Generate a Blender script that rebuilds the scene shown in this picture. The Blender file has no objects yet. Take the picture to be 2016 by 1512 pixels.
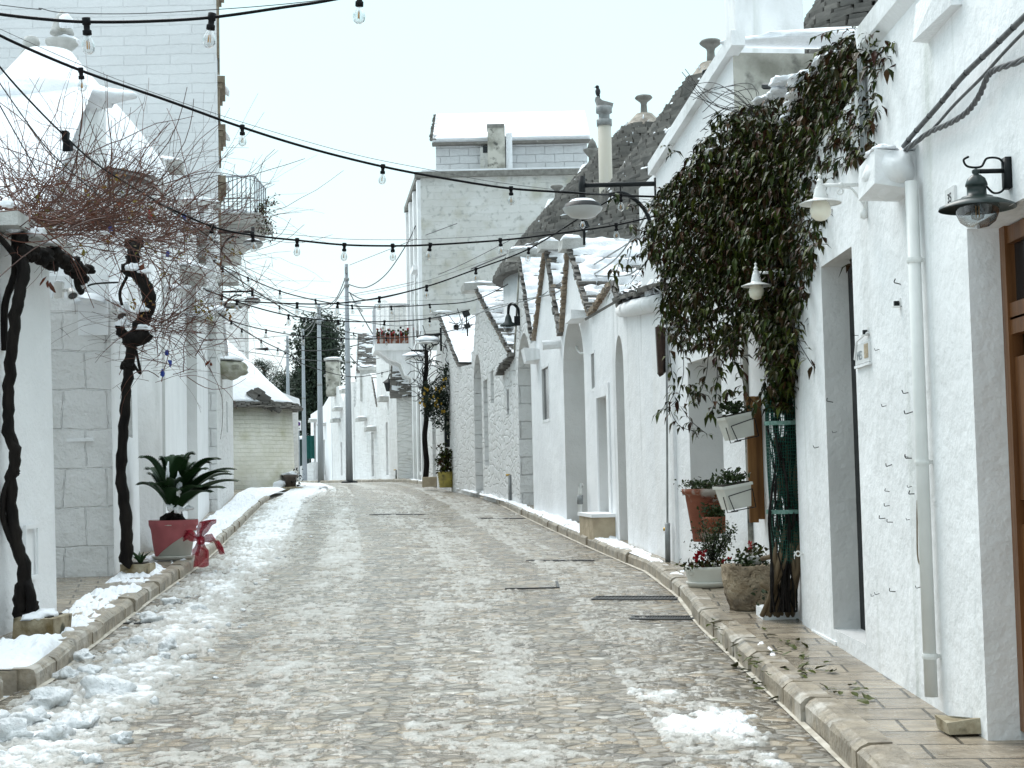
import bpy, bmesh, math, random
import numpy as np
from mathutils import Vector, Matrix, noise as mnoise
random.seed(7); rng = np.random.default_rng(11)
S = bpy.context.scene; COL = S.collection; R = math.radians
# ---------------------------------------------------------------- camera
F = 2900.0; W = 2016; H = 1512; EYE = 1.39; SL = 0.0227; CREST = 55.0
PITCH = math.atan(181 / F); ROLL = R(1.25)
FW = Vector((0, math.cos(PITCH), math.sin(PITCH))); U0 = Vector((0, -math.sin(PITCH), math.cos(PITCH))); R0 = Vector((1, 0, 0))
RT = R0 * math.cos(ROLL) - U0 * math.sin(ROLL); UP = R0 * math.sin(ROLL) + U0 * math.cos(ROLL)
cam = bpy.data.objects.new("camera", bpy.data.cameras.new("camera")); COL.objects.link(cam)
cam.data.sensor_width = 36; cam.data.lens = F * 36 / W; cam.data.clip_start = 0.1; cam.data.clip_end = 3000
M = Matrix.Identity(4)
for i in range(3):
    M[i][0] = RT[i]; M[i][1] = UP[i]; M[i][2] = -FW[i]
M[2][3] = EYE; cam.matrix_world = M; S.camera = cam
# ---------------------------------------------------------------- light: overcast winter sky
SUN_EL, SUN_AZ = R(52), R(-28)        # azimuth measured from +Y (down the street) to +X
w = bpy.data.worlds.new("World"); S.world = w; w.use_nodes = True
nt = w.node_tree; N = nt.nodes; L = nt.links; bg = N["Background"]
sky = N.new("ShaderNodeTexSky"); sky.sky_type = 'NISHITA'; sky.sun_disc = False
sky.sun_elevation = SUN_EL; sky.sun_rotation = SUN_AZ; sky.dust_density = 3; sky.air_density = 1.0
tc = N.new("ShaderNodeTexCoord"); sp = N.new("ShaderNodeSeparateXYZ"); L.new(tc.outputs["Generated"], sp.inputs[0])
rp = N.new("ShaderNodeValToRGB"); L.new(sp.outputs["Z"], rp.inputs[0])
rp.color_ramp.elements[0].position = 0.0; rp.color_ramp.elements[0].color = (7.4, 7.75, 7.9, 1)
rp.color_ramp.elements[1].position = 1.0; rp.color_ramp.elements[1].color = (20.5, 22.4, 23.6, 1)
e = rp.color_ramp.elements.new(0.34); e.color = (5.35, 7.7, 8.0, 1)
e = rp.color_ramp.elements.new(0.15); e.color = (6.1, 7.7, 7.95, 1)
cn = N.new("ShaderNodeTexNoise"); cn.inputs["Scale"].default_value = 3.0; cn.inputs["Detail"].default_value = 4
L.new(tc.outputs["Generated"], cn.inputs["Vector"])
cm = N.new("ShaderNodeMixRGB"); cm.blend_type = 'MULTIPLY'; cm.inputs[0].default_value = 0.12
L.new(rp.outputs[0], cm.inputs[1]); L.new(cn.outputs["Fac"], cm.inputs[2])
mx = N.new("ShaderNodeMixRGB"); mx.inputs[0].default_value = 0.90      # thick cloud over the clear sky
yr = N.new("ShaderNodeMapRange"); L.new(sp.outputs["Y"], yr.inputs[0]); yr.inputs[1].default_value = -1; yr.inputs[2].default_value = .9; yr.inputs[3].default_value = .52; yr.inputs[4].default_value = 1.0   # cloud is thinner down the street, where the sun stands
cy_ = N.new("ShaderNodeMixRGB"); cy_.blend_type = 'MULTIPLY'; cy_.inputs[0].default_value = 1; L.new(cm.outputs[0], cy_.inputs[1]); L.new(yr.outputs[0], cy_.inputs[2])
L.new(sky.outputs[0], mx.inputs[1]); L.new(cy_.outputs[0], mx.inputs[2])
L.new(mx.outputs[0], bg.inputs[0]); bg.inputs[1].default_value = 0.115
sun = bpy.data.objects.new("sun", bpy.data.lights.new("sun", 'SUN')); COL.objects.link(sun)
sun.data.energy = 1.3; sun.data.angle = R(35); sun.data.color = (1, 0.97, 0.93)
sd = Vector((math.sin(SUN_AZ) * math.cos(SUN_EL), math.cos(SUN_AZ) * math.cos(SUN_EL), math.sin(SUN_EL)))
sun.rotation_euler = sd.to_track_quat('Z', 'Y').to_euler()
S.view_settings.view_transform = 'Standard'; S.view_settings.look = 'None'; S.view_settings.gamma = 1; S.view_settings.exposure = 0.56
S.render.engine = 'CYCLES'
# ---------------------------------------------------------------- picture point -> place in the world
def ray(px, py):
    return FW + RT * ((px - W / 2) / F) + UP * ((H / 2 - py) / F)
def gz(y):
    return SL * min(y, CREST)
def at(px, py, Y):
    r = ray(px, py); t = Y / r.y; return Vector((r.x * t, Y, EYE + r.z * t))
def ground(px, py, h=0.0):
    r = ray(px, py); k = SL * r.y - r.z
    t = (EYE - h) / k if k > 1e-6 else 1e9
    if t < 0 or t * r.y > CREST: t = (EYE - SL * CREST - h) / max(-r.z, 1e-5)
    return Vector((r.x * t, r.y * t, EYE + r.z * t))
def interp(tab):
    xs = [a for a, b in tab]; ys = [b for a, b in tab]
    return lambda y: float(np.interp(y, xs, ys)) if np.isscalar(y) else np.interp(y, xs, ys)
XRc = interp([(0, 1.4), (6.3, 1.38), (11, 1.36), (13.1, 1.43), (15.5, 1.37), (19.3, .96), (23, .6), (27, .22), (34.2, -.42), (41.7, -1.33), (47, -2.3), (54.3, -3.97), (62, -6.3), (72, -10), (90, -18), (120, -32)])
XRw = interp([(0, 1.95), (10, 1.95), (12.5, 2.0), (13.7, 1.92), (15.3, 1.63), (19, 1.31), (22.7, .9), (27.6, .33), (30.8, .05), (36.8, -.79), (44.8, -1.95), (51.5, -3.3), (57, -4.7), (65, -7.3), (75, -11.2), (90, -18), (120, -32)])
XLc = interp([(0, -2.6), (9, -2.85), (10.2, -3.0), (13.8, -3.4), (17.2, -3.73), (20.6, -4.14), (25.8, -4.81), (37.4, -6.33), (45, -6.9), (52, -7.6), (57, -9.4), (63, -12.8), (72, -18), (90, -27), (120, -43)])
XLw = interp([(0, -3.25), (9.9, -3.42), (11.9, -3.66), (15, -4.1), (16.5, -4.32), (20, -4.72), (26, -5.5), (30, -6.03), (35.7, -6.88), (39.8, -7.56), (48, -8.6)])
GZ = lambda y: SL * np.minimum(y, CREST)
# ---------------------------------------------------------------- numpy noise
def vnoise(x, y, seed=0):
    xi = np.floor(x).astype(np.int64); yi = np.floor(y).astype(np.int64); fx = x - xi; fy = y - yi
    fx = fx * fx * (3 - 2 * fx); fy = fy * fy * (3 - 2 * fy)
    def h(a, b):
        n = (a * 374761393 + b * 668265263 + seed * 974711) & 0x7fffffff
        n = ((n ^ (n >> 13)) * 1274126177) & 0x7fffffff
        return ((n ^ (n >> 16)) & 0xffff) / 65535.0
    return (h(xi, yi) * (1 - fx) + h(xi + 1, yi) * fx) * (1 - fy) + (h(xi, yi + 1) * (1 - fx) + h(xi + 1, yi + 1) * fx) * fy
def fbm(x, y, o=4, seed=0):
    a = 0.5; s = 0; t = 0
    for k in range(o):
        s = s + a * vnoise(x, y, seed + k); t += a; x = x * 2.03 + 7.1; y = y * 2.03 + 3.3; a *= .5
    return s / t
# ---------------------------------------------------------------- mesh builder and objects
class MB:
    def __init__(s): s.v = []; s.f = []; s.m = []
    def add(s, vs, fs, mi=0):
        o = len(s.v); s.v += [tuple(v) for v in vs]; s.f += [tuple(i + o for i in f) for f in fs]; s.m += [mi] * len(fs); return s
    def hexa(s, c, mi=0):   # 8 corners: bottom 4 ccw, top 4 ccw
        return s.add(c, [(3, 2, 1, 0), (4, 5, 6, 7), (0, 1, 5, 4), (1, 2, 6, 5), (2, 3, 7, 6), (3, 0, 4, 7)], mi)
    def box(s, c, d, X=None, Y=None, mi=0, jit=0, Z=None):
        X = Vector(X or (1, 0, 0)); Y = Vector(Y or (0, 1, 0)); Z = Vector(Z) if Z else X.cross(Y); c = Vector(c); a, b, h = d[0] / 2, d[1] / 2, d[2] / 2
        q = []
        for z in (-h, h):
            for x, y in ((-a, -b), (a, -b), (a, b), (-a, b)):
                p = c + X * x + Y * y + Z * z
                if jit: p = p + Vector((random.uniform(-jit, jit), random.uniform(-jit, jit), random.uniform(-jit, jit)))
                q.append(p)
        return s.hexa(q, mi)
    def tube(s, pts, r, n=6, mi=0, cap=True):
        pts = [Vector(p) for p in pts]; k = len(pts)
        if not hasattr(r, '__len__'): r = [r] * k
        o = len(s.v); ref = Vector((0.31, 0.52, 0.8)).normalized(); prev = None
        for i, p in enumerate(pts):
            t = pts[min(i + 1, k - 1)] - pts[max(i - 1, 0)]
            t = t.normalized() if t.length > 1e-9 else Vector((0, 0, 1))
            if prev is None:
                a = t.cross(ref)
                if a.length < .1: a = t.cross(Vector((1, 0, 0)))
            else:
                a = prev - t * prev.dot(t)
                if a.length < 1e-6: a = t.cross(ref)
            a.normalize(); prev = a; b = t.cross(a)
            for j in range(n):
                th = 2 * math.pi * j / n
                s.v.append(tuple(p + (a * math.cos(th) + b * math.sin(th)) * r[i]))
        for i in range(k - 1):
            for j in range(n):
                s.f.append((o + i * n + j, o + i * n + (j + 1) % n, o + (i + 1) * n + (j + 1) % n, o + (i + 1) * n + j)); s.m.append(mi)
        if cap:
            s.f.append(tuple(o + j for j in range(n))[::-1]); s.f.append(tuple(o + (k - 1) * n + j for j in range(n))); s.m += [mi, mi]
        return s
    def lathe(s, prof, c, n=20, mi=0, axis=None, cap=True, sx=1, sy=1, arc=None):
        c = Vector(c); Z = Vector(axis).normalized() if axis else Vector((0, 0, 1))
        X = Vector((1, 0, 0)) if abs(Z.x) < .9 else Vector((0, 1, 0)); X = (X - Z * X.dot(Z)).normalized(); Y = Z.cross(X)
        o = len(s.v)
        for r, z in prof:
            for j in range(n):
                th = 2 * math.pi * j / n
                s.v.append(tuple(c + Z * z + X * (r * sx * math.cos(th)) + Y * (r * sy * math.sin(th))))
        for i in range(len(prof) - 1):
            for j in range(n):
                s.f.append((o + i * n + j, o + i * n + (j + 1) % n, o + (i + 1) * n + (j + 1) % n, o + (i + 1) * n + j)); s.m.append(mi)
        if cap:
            s.f.append(tuple(o + j for j in range(n))[::-1]); s.f.append(tuple(o + (len(prof) - 1) * n + j for j in range(n))); s.m += [mi, mi]
        return s
    def prism(s, poly, d, mi=0):   # polygon of 3d points pushed along d
        d = Vector(d); n = len(poly); vs = [Vector(p) for p in poly] + [Vector(p) + d for p in poly]
        return s.add(vs, [tuple(range(n)), tuple(range(2 * n - 1, n - 1, -1))] + [(i, i + n, (i + 1) % n + n, (i + 1) % n) for i in range(n)], mi)
    def blob(s, c, d, seed=0, n=3, amp=.25, mi=0, flat=False):
        bm = bmesh.new(); bmesh.ops.create_icosphere(bm, subdivisions=n, radius=1)
        o = Vector((seed * 3.7, seed * 1.3, seed * 2.1)); c = Vector(c); vs = []
        for v in bm.verts:
            k = 1 + amp * 2 * mnoise.noise(v.co * 1.6 + o) + amp * .7 * mnoise.noise(v.co * 4 + o)
            z = v.co.z
            if flat and z < 0: z *= .25
            vs.append(c + Vector((v.co.x * d[0] * k, v.co.y * d[1] * k, z * d[2] * k)))
        fs = [tuple(v.index for v in f.verts) for f in bm.faces]; bm.free()
        return s.add(vs, fs, mi)
    def mesh(s, name, mats, smooth=False):
        me = bpy.data.meshes.new(name); me.from_pydata(s.v, [], s.f)
        if not isinstance(mats, (list, tuple)): mats = [mats]
        for m in mats: me.materials.append(m)
        if any(s.m): me.polygons.foreach_set("material_index", s.m)
        if smooth: me.polygons.foreach_set("use_smooth", [True] * len(me.polygons))
        me.update(); return me
    def build(s, name, mats, parent=None, smooth=False, recalc=True):
        me = s.mesh(name, mats, smooth)
        if recalc:
            bm = bmesh.new(); bm.from_mesh(me); bmesh.ops.recalc_face_normals(bm, faces=bm.faces); bm.to_mesh(me); bm.free()
        o = bpy.data.objects.new(name, me); COL.objects.link(o)
        if parent: put(o, parent)
        return o
WORLD = {}
def put(o, parent):            # world-space mesh made a child without moving it
    o.parent = parent; o.matrix_parent_inverse = Matrix.Translation(-WORLD.get(parent.name, Vector((0, 0, 0))))
def tag(o, label=None, cat=None, group=None, kind=None):
    for k, v in (("label", label), ("category", cat), ("group", group), ("kind", kind)):
        if v: o[k] = v
    return o
def thing(name, label, cat, loc, group=None):
    o = bpy.data.objects.new(name, None); COL.objects.link(o); o.location = loc; o.empty_display_size = .2
    WORLD[o.name] = Vector(loc)
    return tag(o, label, cat, group)
def rawmesh(name, V, Fq, mats, parent=None, smooth=True, attr=None):
    me = bpy.data.meshes.new(name); me.from_pydata(V.tolist() if hasattr(V, 'tolist') else V, [], Fq.tolist() if hasattr(Fq, 'tolist') else Fq)
    for m in (mats if isinstance(mats, (list, tuple)) else [mats]): me.materials.append(m)
    if smooth: me.polygons.foreach_set("use_smooth", [True] * len(me.polygons))
    if attr is not None:
        a = me.attributes.new("amount", 'FLOAT', 'POINT'); a.data.foreach_set("value", np.asarray(attr, dtype=np.float32))
    me.update(); o = bpy.data.objects.new(name, me); COL.objects.link(o)
    if parent: put(o, parent)
    return o
def field(name, P, hgt, mats, parent=None, nrm=(0, 0, 1), sink=.012, attr=None):
    """height field: P (nu,nv,3) base points, hgt (nu,nv); only where there is something"""
    nu, nv = hgt.shape; keep = hgt > 0
    q = keep[:-1, :-1] | keep[1:, :-1] | keep[:-1, 1:] | keep[1:, 1:]
    idx = np.arange(nu * nv).reshape(nu, nv)
    f = np.stack([idx[:-1, :-1], idx[1:, :-1], idx[1:, 1:], idx[:-1, 1:]], -1)[q]
    if len(f) == 0: return None
    V = (P + np.asarray(nrm) * np.maximum(hgt, -sink)[..., None]).reshape(-1, 3)
    u, inv = np.unique(f.ravel(), return_inverse=True)
    return rawmesh(name, V[u], inv.reshape(-1, 4), mats, parent, attr=None if attr is None else attr.ravel()[u])
# ---------------------------------------------------------------- materials
def ramp(nt, src, stops):
    r = nt.nodes.new("ShaderNodeValToRGB"); el = r.color_ramp.elements
    for i, (p, c) in enumerate(stops):
        x = el[i] if i < 2 else el.new(p)
        x.position = p; x.color = (*c, 1) if len(c) == 3 else c
    nt.links.new(src, r.inputs[0]); return r.outputs[0]
def gray(v): return (v, v, v)
def mat(name, c1, c2=None, scale=4.0, rough=.8, bump=(), voro=None, brick=None, spec=.3, metal=0, island=None, stain=None, stretch=(1, 1, 1), trans=0, alpha=1, ior=1.45, lo=.35, hi=.65, flow=None, sss=0):
    m = bpy.data.materials.new(name); m.use_nodes = True; t = m.node_tree; n = t.nodes; l = t.links
    b = n["Principled BSDF"]; b.inputs["Roughness"].default_value = rough; b.inputs["Metallic"].default_value = metal
    b.inputs["Specular IOR Level"].default_value = spec; b.inputs["IOR"].default_value = ior
    b.inputs["Transmission Weight"].default_value = trans; b.inputs["Alpha"].default_value = alpha
    if sss: b.inputs["Subsurface Weight"].default_value = sss; b.inputs["Subsurface Radius"].default_value = (.03, .04, .05)
    g = n.new("ShaderNodeNewGeometry"); mp = n.new("ShaderNodeMapping"); l.new(g.outputs["Position"], mp.inputs[0]); mp.inputs["Scale"].default_value = stretch
    pos = mp.outputs[0]
    def nz(sc, det=4, p=None):
        x = n.new("ShaderNodeTexNoise"); x.inputs["Scale"].default_value = sc; x.inputs["Detail"].default_value = det; l.new(p or pos, x.inputs["Vector"]); return x.outputs["Fac"]
    def mixc(f, a, bb, kind='MIX'):
        x = n.new("ShaderNodeMixRGB"); x.blend_type = kind
        for i, s_ in ((0, f), (1, a), (2, bb)):
            if hasattr(s_, 'is_linked'): l.new(s_, x.inputs[i])
            else: x.inputs[i].default_value = s_ if i == 0 else (*s_, 1)
        return x.outputs[0]
    col = None
    if c2 is not None:
        col = ramp(t, nz(scale, 5), [(lo, c1), (hi, c2)])
    if island:
        col2 = ramp(t, g.outputs["Random Per Island"], [(i / (len(island) - 1), c) for i, c in enumerate(island)])
        col = col2 if col is None else mixc(.35, col2, col)
    hs = []
    if voro:            # rubble stones under limewash: (scale, joint depth, mortar darkening)
        wn = n.new("ShaderNodeTexNoise"); wn.inputs["Scale"].default_value = 3; l.new(pos, wn.inputs["Vector"])
        wv = n.new("ShaderNodeVectorMath"); wv.operation = 'MULTIPLY_ADD'; l.new(wn.outputs["Color"], wv.inputs[0]); wv.inputs[1].default_value = (.12, .12, .12); l.new(pos, wv.inputs[2])
        mp2 = n.new("ShaderNodeMapping"); l.new(wv.outputs[0], mp2.inputs[0]); mp2.inputs["Scale"].default_value = (.8, .8, 2.3)
        v = n.new("ShaderNodeTexVoronoi"); v.feature = 'DISTANCE_TO_EDGE'; v.inputs["Scale"].default_value = voro[0]; l.new(mp2.outputs[0], v.inputs["Vector"])
        e_ = ramp(t, v.outputs["Distance"], [(0, gray(0)), (.12, gray(1))]); hs.append((e_, voro[1]))
        if len(voro) > 2 and voro[2]:
            d = ramp(t, v.outputs["Distance"], [(0, gray(1 - voro[2])), (.07, gray(1))]); col = mixc(1.0, col or c1, d, 'MULTIPLY')
    if brick:           # (row height, brick width, joint depth, darkening, axis)
        sx = n.new("ShaderNodeSeparateXYZ"); l.new(pos, sx.inputs[0]); cb = n.new("ShaderNodeCombineXYZ")
        ad = n.new("ShaderNodeMath"); ad.operation = 'ADD'; l.new(sx.outputs["X"], ad.inputs[0]); l.new(sx.outputs["Y"], ad.inputs[1])
        l.new(ad.outputs[0], cb.inputs[0]); l.new(sx.outputs["Z"], cb.inputs[1])
        wn = n.new("ShaderNodeTexNoise"); wn.inputs["Scale"].default_value = 2.2; l.new(pos, wn.inputs["Vector"])
        wv = n.new("ShaderNodeVectorMath"); wv.operation = 'MULTIPLY_ADD'; l.new(wn.outputs["Color"], wv.inputs[0]); wv.inputs[1].default_value = (.10, .07, .05); l.new(cb.outputs[0], wv.inputs[2])
        bk = n.new("ShaderNodeTexBrick"); l.new(wv.outputs[0], bk.inputs["Vector"]); bk.inputs["Scale"].default_value = 1
        bk.inputs["Brick Width"].default_value = brick[1]; bk.inputs["Row Height"].default_value = brick[0]; bk.inputs["Mortar Size"].default_value = .012; bk.inputs["Mortar Smooth"].default_value = .8
        bk.inputs["Color1"].default_value = (1, 1, 1, 1); bk.inputs["Color2"].default_value = (.96, .96, .96, 1); bk.inputs["Mortar"].default_value = (*gray(1 - brick[3]), 1)
        inv = n.new("ShaderNodeMath"); inv.operation = 'SUBTRACT'; inv.inputs[0].default_value = 1; l.new(bk.outputs["Fac"], inv.inputs[1])
        hs.append((inv.outputs[0], brick[2])); col = mixc(1.0, col or c1, bk.outputs["Color"], 'MULTIPLY')
    if stain:           # (colour, scale, threshold, softness, stretch)
        mp3 = n.new("ShaderNodeMapping"); l.new(g.outputs["Position"], mp3.inputs[0]); mp3.inputs["Scale"].default_value = stain[4] if len(stain) > 4 else (1, 1, 1)
        f = ramp(t, nz(stain[1], 6, mp3.outputs[0]), [(stain[2], gray(0)), (stain[2] + stain[3], gray(1))]); col = mixc(f, col or c1, stain[0])
    if flow:            # second stain
        mp4 = n.new("ShaderNodeMapping"); l.new(g.outputs["Position"], mp4.inputs[0]); mp4.inputs["Scale"].default_value = flow[4]; mp4.inputs["Location"].default_value = (3.3, 1.7, 9.1)
        f = ramp(t, nz(flow[1], 5, mp4.outputs[0]), [(flow[2], gray(0)), (flow[2] + flow[3], gray(1))]); col = mixc(f, col or c1, flow[0])
    if col is None: b.inputs["Base Color"].default_value = (*c1, 1)
    else: l.new(col, b.inputs["Base Color"])
    for sc, dist in bump: hs.append((nz(sc, 6), dist))
    prev = None
    for h, dist in hs:
        bp = n.new("ShaderNodeBump"); bp.inputs["Distance"].default_value = dist; bp.inputs["Strength"].default_value = 1; l.new(h, bp.inputs["Height"])
        if prev: l.new(prev, bp.inputs["Normal"])
        prev = bp.outputs[0]
    if prev: l.new(prev, b.inputs["Normal"])
    return m
WH = (.85, .86, .868)
m_plaster = mat("limewash_lumpy", WH, (.76, .77, .775), 1.4, .85, bump=((4, .022), (18, .008), (70, .002)), stain=((.63, .64, .635), 2.2, .58, .16, (1, 1, .35)), flow=((.62, .64, .62), 1.6, .60, .14, (3, 3, .22)))
m_smooth = mat("limewash_smooth", WH, (.79, .80, .81), 1.2, .85, bump=((5, .02), (40, .004)), stain=((.62, .635, .64), 1.1, .62, .22, (3, 3, .18)))
m_shade_grey = mat("limewash_shade_grey", (.62, .62, .61), (.69, .69, .68), 2, .85, bump=((5, .015), (35, .005)))  # darker limewash; shade of reveals, niches and end walls put into the colour
m_rubble = mat("limewash_rubble", (.78, .785, .78), (.70, .70, .69), 2.5, .85, bump=((9, .02), (40, .008)), voro=(2.5, .02, .02), stain=((.58, .57, .53), 1.8, .60, .2))
m_rubble_c = mat("limewash_rubble_cream", (.84, .82, .73), (.74, .72, .61), 2.5, .85, bump=((9, .02), (40, .008)), brick=(.13, .5, .010, .012), stain=((.55, .53, .38), 1.3, .55, .2))
m_bigrubble = mat("limewash_big_rubble", (.76, .76, .755), (.71, .71, .70), 2.5, .85, bump=((5, .04), (16, .015), (40, .005)), brick=(.40, .50, .010, .008))
m_block = mat("limewash_blocks", (.74, .745, .74), (.67, .67, .66), 3, .85, bump=((8, .03), (30, .012)), brick=(.36, .62, .03, .06))
m_tall = mat("whitewashed_ashlar", (.74, .755, .765), (.69, .705, .715), .8, .85, bump=((5, .03), (30, .006)), brick=(.24, 1.1, .010, .010))
m_tall2 = mat("weathered_ashlar", (.66, .665, .645), (.58, .58, .55), 1.0, .85, bump=((5, .03), (30, .006)), brick=(.26, .75, .008, .012), stain=((.44, .43, .36), 1.4, .53, .22), flow=((.40, .41, .39), 5, .55, .14, (1, 1, 1)))
m_aged = mat("lichen_plaster", (.50, .49, .44), (.24, .235, .20), 2.2, .9, bump=((6, .03), (30, .01)), stain=((.10, .10, .09), 3.5, .55, .10), lo=.4, hi=.6)
m_tan = mat("tan_tuff", (.50, .42, .30), (.38, .31, .22), 5, .85, bump=((8, .03), (40, .01)))
m_trim = mat("brown_cornice", (.30, .25, .19), (.22, .18, .13), 6, .8, bump=((20, .01),))
m_slate = mat("roof_slates", (.12, .114, .105), (.22, .208, .188), 6, .75, bump=((14, .012), (60, .004)), island=[(.07, .068, .063), (.18, .17, .155), (.115, .11, .103), (.235, .222, .20), (.08, .08, .076)], stain=((.34, .33, .31), 5, .68, .08))
m_verge = mat("verge_rubble", (.20, .16, .12), (.34, .27, .2), 8, .8, bump=((14, .015),), island=[(.13, .11, .09), (.33, .25, .18), (.20, .17, .14), (.28, .23, .18)])
m_cap = mat("cap_stone", (.55, .55, .53), (.42, .42, .40), 6, .85, bump=((10, .02), (40, .006)), stain=((.28, .27, .22), 4, .62, .12))
m_darkcap = mat("grey_cap_stone", (.25, .245, .225), (.16, .155, .14), 7, .85, bump=((12, .02),))
m_snow = mat("snow", (.90, .92, .945), (.86, .885, .92), 3, .7, bump=((9, .03), (45, .006)), spec=.25)
m_wetsnow = mat("wet_snow", (.66, .675, .68), (.80, .82, .83), 9, .42, bump=((14, .03), (50, .012)), spec=.4)
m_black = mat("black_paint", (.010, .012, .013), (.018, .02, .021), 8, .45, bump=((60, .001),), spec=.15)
m_green_iron = mat("dark_green_iron", (.010, .020, .018), (.014, .026, .024), 8, .3, spec=.5)
m_rubber = mat("black_cable", (.005, .005, .006), (.009, .009, .01), 30, .5, spec=.12)
m_wire = mat("grey_wire", (.07, .07, .075), (.12, .12, .12), 30, .5)
m_whitemetal = mat("white_enamel", (.76, .765, .75), (.70, .70, .68), 10, .3, spec=.5)
m_globe = mat("opal_glass", (.78, .74, .62), (.72, .68, .56), 3, .2, spec=.5, sss=.2)
m_lampgrey = mat("lamp_shell", (.52, .53, .52), (.46, .47, .46), 5, .3, spec=.5)
m_pole = mat("grey_pole", (.33, .36, .385), (.26, .285, .31), 3, .55, bump=((20, .005),), stretch=(1, 1, .2))
m_wood = mat("varnished_wood", (.20, .085, .028), (.10, .038, .012), 14, .38, bump=((30, .004),), stretch=(1, 1, .08), spec=.5)
m_plank = mat("rough_plank", (.26, .125, .040), (.14, .06, .018), 18, .5, bump=((30, .006),), stretch=(1, 1, .07))
m_frame = mat("dark_wood", (.035, .02, .014), (.06, .035, .024), 18, .45)
m_bark = mat("wet_vine_bark", (.006, .005, .005), (.016, .013, .011), 14, .6, spec=.12, bump=((18, .02), (60, .008)), stretch=(1, 1, .25))
m_twig = mat("vine_twigs", (.085, .036, .026), (.05, .026, .02), 5, .6, island=[(.13, .042, .028), (.06, .026, .02), (.17, .058, .034), (.035, .020, .016), (.19, .085, .045)])
m_stem = mat("vine_stems", (.15, .11, .065), (.09, .065, .04), 12, .7, bump=((20, .01),), stretch=(1, 1, .4))
m_leaf = mat("vine_leaves", (.02, .03, .01), None, 5, .38, island=[(.012, .022, .005), (.045, .062, .008), (.018, .022, .007), (.075, .034, .016), (.014, .030, .007), (.075, .088, .014), (.012, .013, .006), (.045, .016, .011), (.030, .050, .008), (.007, .008, .004)], spec=.14)
m_palm = mat("cycad_leaves", (.012, .034, .012), (.020, .048, .016), 4, .45, spec=.22)
m_shrub = mat("shrub_leaves", (.02, .04, .012), None, 4, .45, island=[(.018, .040, .012), (.035, .060, .016), (.022, .035, .014), (.05, .065, .02)])
m_pine = mat("conifer_needles", (.015, .028, .016), None, 4, .7, island=[(.016, .030, .018), (.028, .044, .024), (.012, .022, .016), (.036, .05, .03)])
m_dryleaf = mat("dry_leaves", (.2, .09, .02), None, 4, .6, island=[(.25, .10, .02), (.22, .17, .03), (.13, .14, .03), (.20, .05, .02)])
m_blue = mat("blue_ribbon", (.02, .05, .28), (.03, .07, .35), 9, .4)
m_redpot = mat("rose_cloth_wrap", (.44, .13, .14), (.38, .11, .12), 6, .7, bump=((80, .001),))
m_bow = mat("red_tulle", (.50, .010, .045), (.42, .006, .03), 6, .7, alpha=.6)
m_potwhite = mat("white_plastic", (.66, .66, .61), (.58, .58, .53), 5, .4, spec=.45)
m_terra = mat("terracotta", (.24, .082, .046), (.18, .06, .036), 7, .7, bump=((20, .004),), flow=((.42, .38, .34), 3.2, .56, .06, (1, 1, 1)))
m_terra2 = mat("terracotta_plain", (.24, .075, .038), (.18, .055, .03), 7, .6)
m_soil = mat("wet_soil", (.02, .015, .011), (.035, .028, .02), 20, .8, bump=((40, .02),))
m_trough = mat("rough_limestone", (.42, .34, .24), (.24, .185, .125), 5, .8, bump=((5, .10), (14, .05), (40, .012)), stain=((.13, .10, .07), 3, .58, .12))
m_plantstone = mat("mossy_stone", (.42, .37, .27), (.17, .125, .06), 7, .75, bump=((12, .02), (40, .008)), stain=((.06, .055, .03), 6, .56, .08))
m_net = mat("green_plastic_mesh", (.008, .055, .038), (.010, .07, .05), 9, .5)
m_grate = mat("cast_iron", (.035, .036, .037), (.06, .06, .06), 12, .4, metal=.3, spec=.5, bump=((40, .003),))
m_pipegrey = mat("zinc_pipe", (.30, .31, .31), (.20, .21, .21), 8, .5, metal=.3)
m_pipe = mat("white_downpipe", (.72, .73, .71), (.66, .67, .65), 6, .45)
m_brass = mat("brass_valve", (.5, .32, .05), (.45, .27, .04), 6, .35, metal=.6)
m_glassdark = mat("dark_window", (.012, .014, .016), (.02, .022, .024), 3, .12, spec=.6)
m_red = mat("red_petals", (.32, .005, .012), None, 5, .55, island=[(.36, .006, .012), (.22, .004, .014), (.42, .015, .02)])
m_white = mat("white_petals", (.78, .78, .74), (.70, .70, .67), 5, .5)
m_yellow = mat("yellow_ribbon", (.40, .27, .03), (.30, .18, .02), 6, .45)
m_yellowpot = mat("yellow_glaze", (.42, .34, .07), (.22, .18, .05), 5, .35, spec=.5, stain=((.05, .05, .03), 4, .58, .1))
m_signblue = mat("sign_blue", (.05, .04, .22), (.05, .045, .24), 5, .4)
m_signred = mat("sign_red", (.20, .03, .10), (.18, .03, .09), 5, .4)
m_signwhite = mat("sign_white", (.80, .81, .83), (.78, .79, .8), 5, .4)
m_tile = mat("glazed_tile", (.74, .745, .74), (.68, .685, .68), 20, .25, spec=.5)
m_ink = mat("black_ink", (.015, .015, .015), (.03, .03, .03), 20, .6)
m_inkgrey = mat("grey_ink", (.22, .25, .26), (.3, .33, .34), 40, .6)
m_gilt = mat("pale_letters", (.55, .53, .45), (.48, .46, .38), 10, .5)
m_tarp = mat("teal_tarpaulin", (.008, .075, .065), (.012, .09, .08), 6, .5)
m_bird = mat("dark_feathers", (.015, .015, .017), (.04, .04, .045), 20, .6)
m_cowl = mat("weathered_cowl", (.30, .29, .28), (.22, .21, .20), 8, .5, metal=.3)
m_filament = mat("filament", (.62, .36, .16), None, 1, .4)
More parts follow.
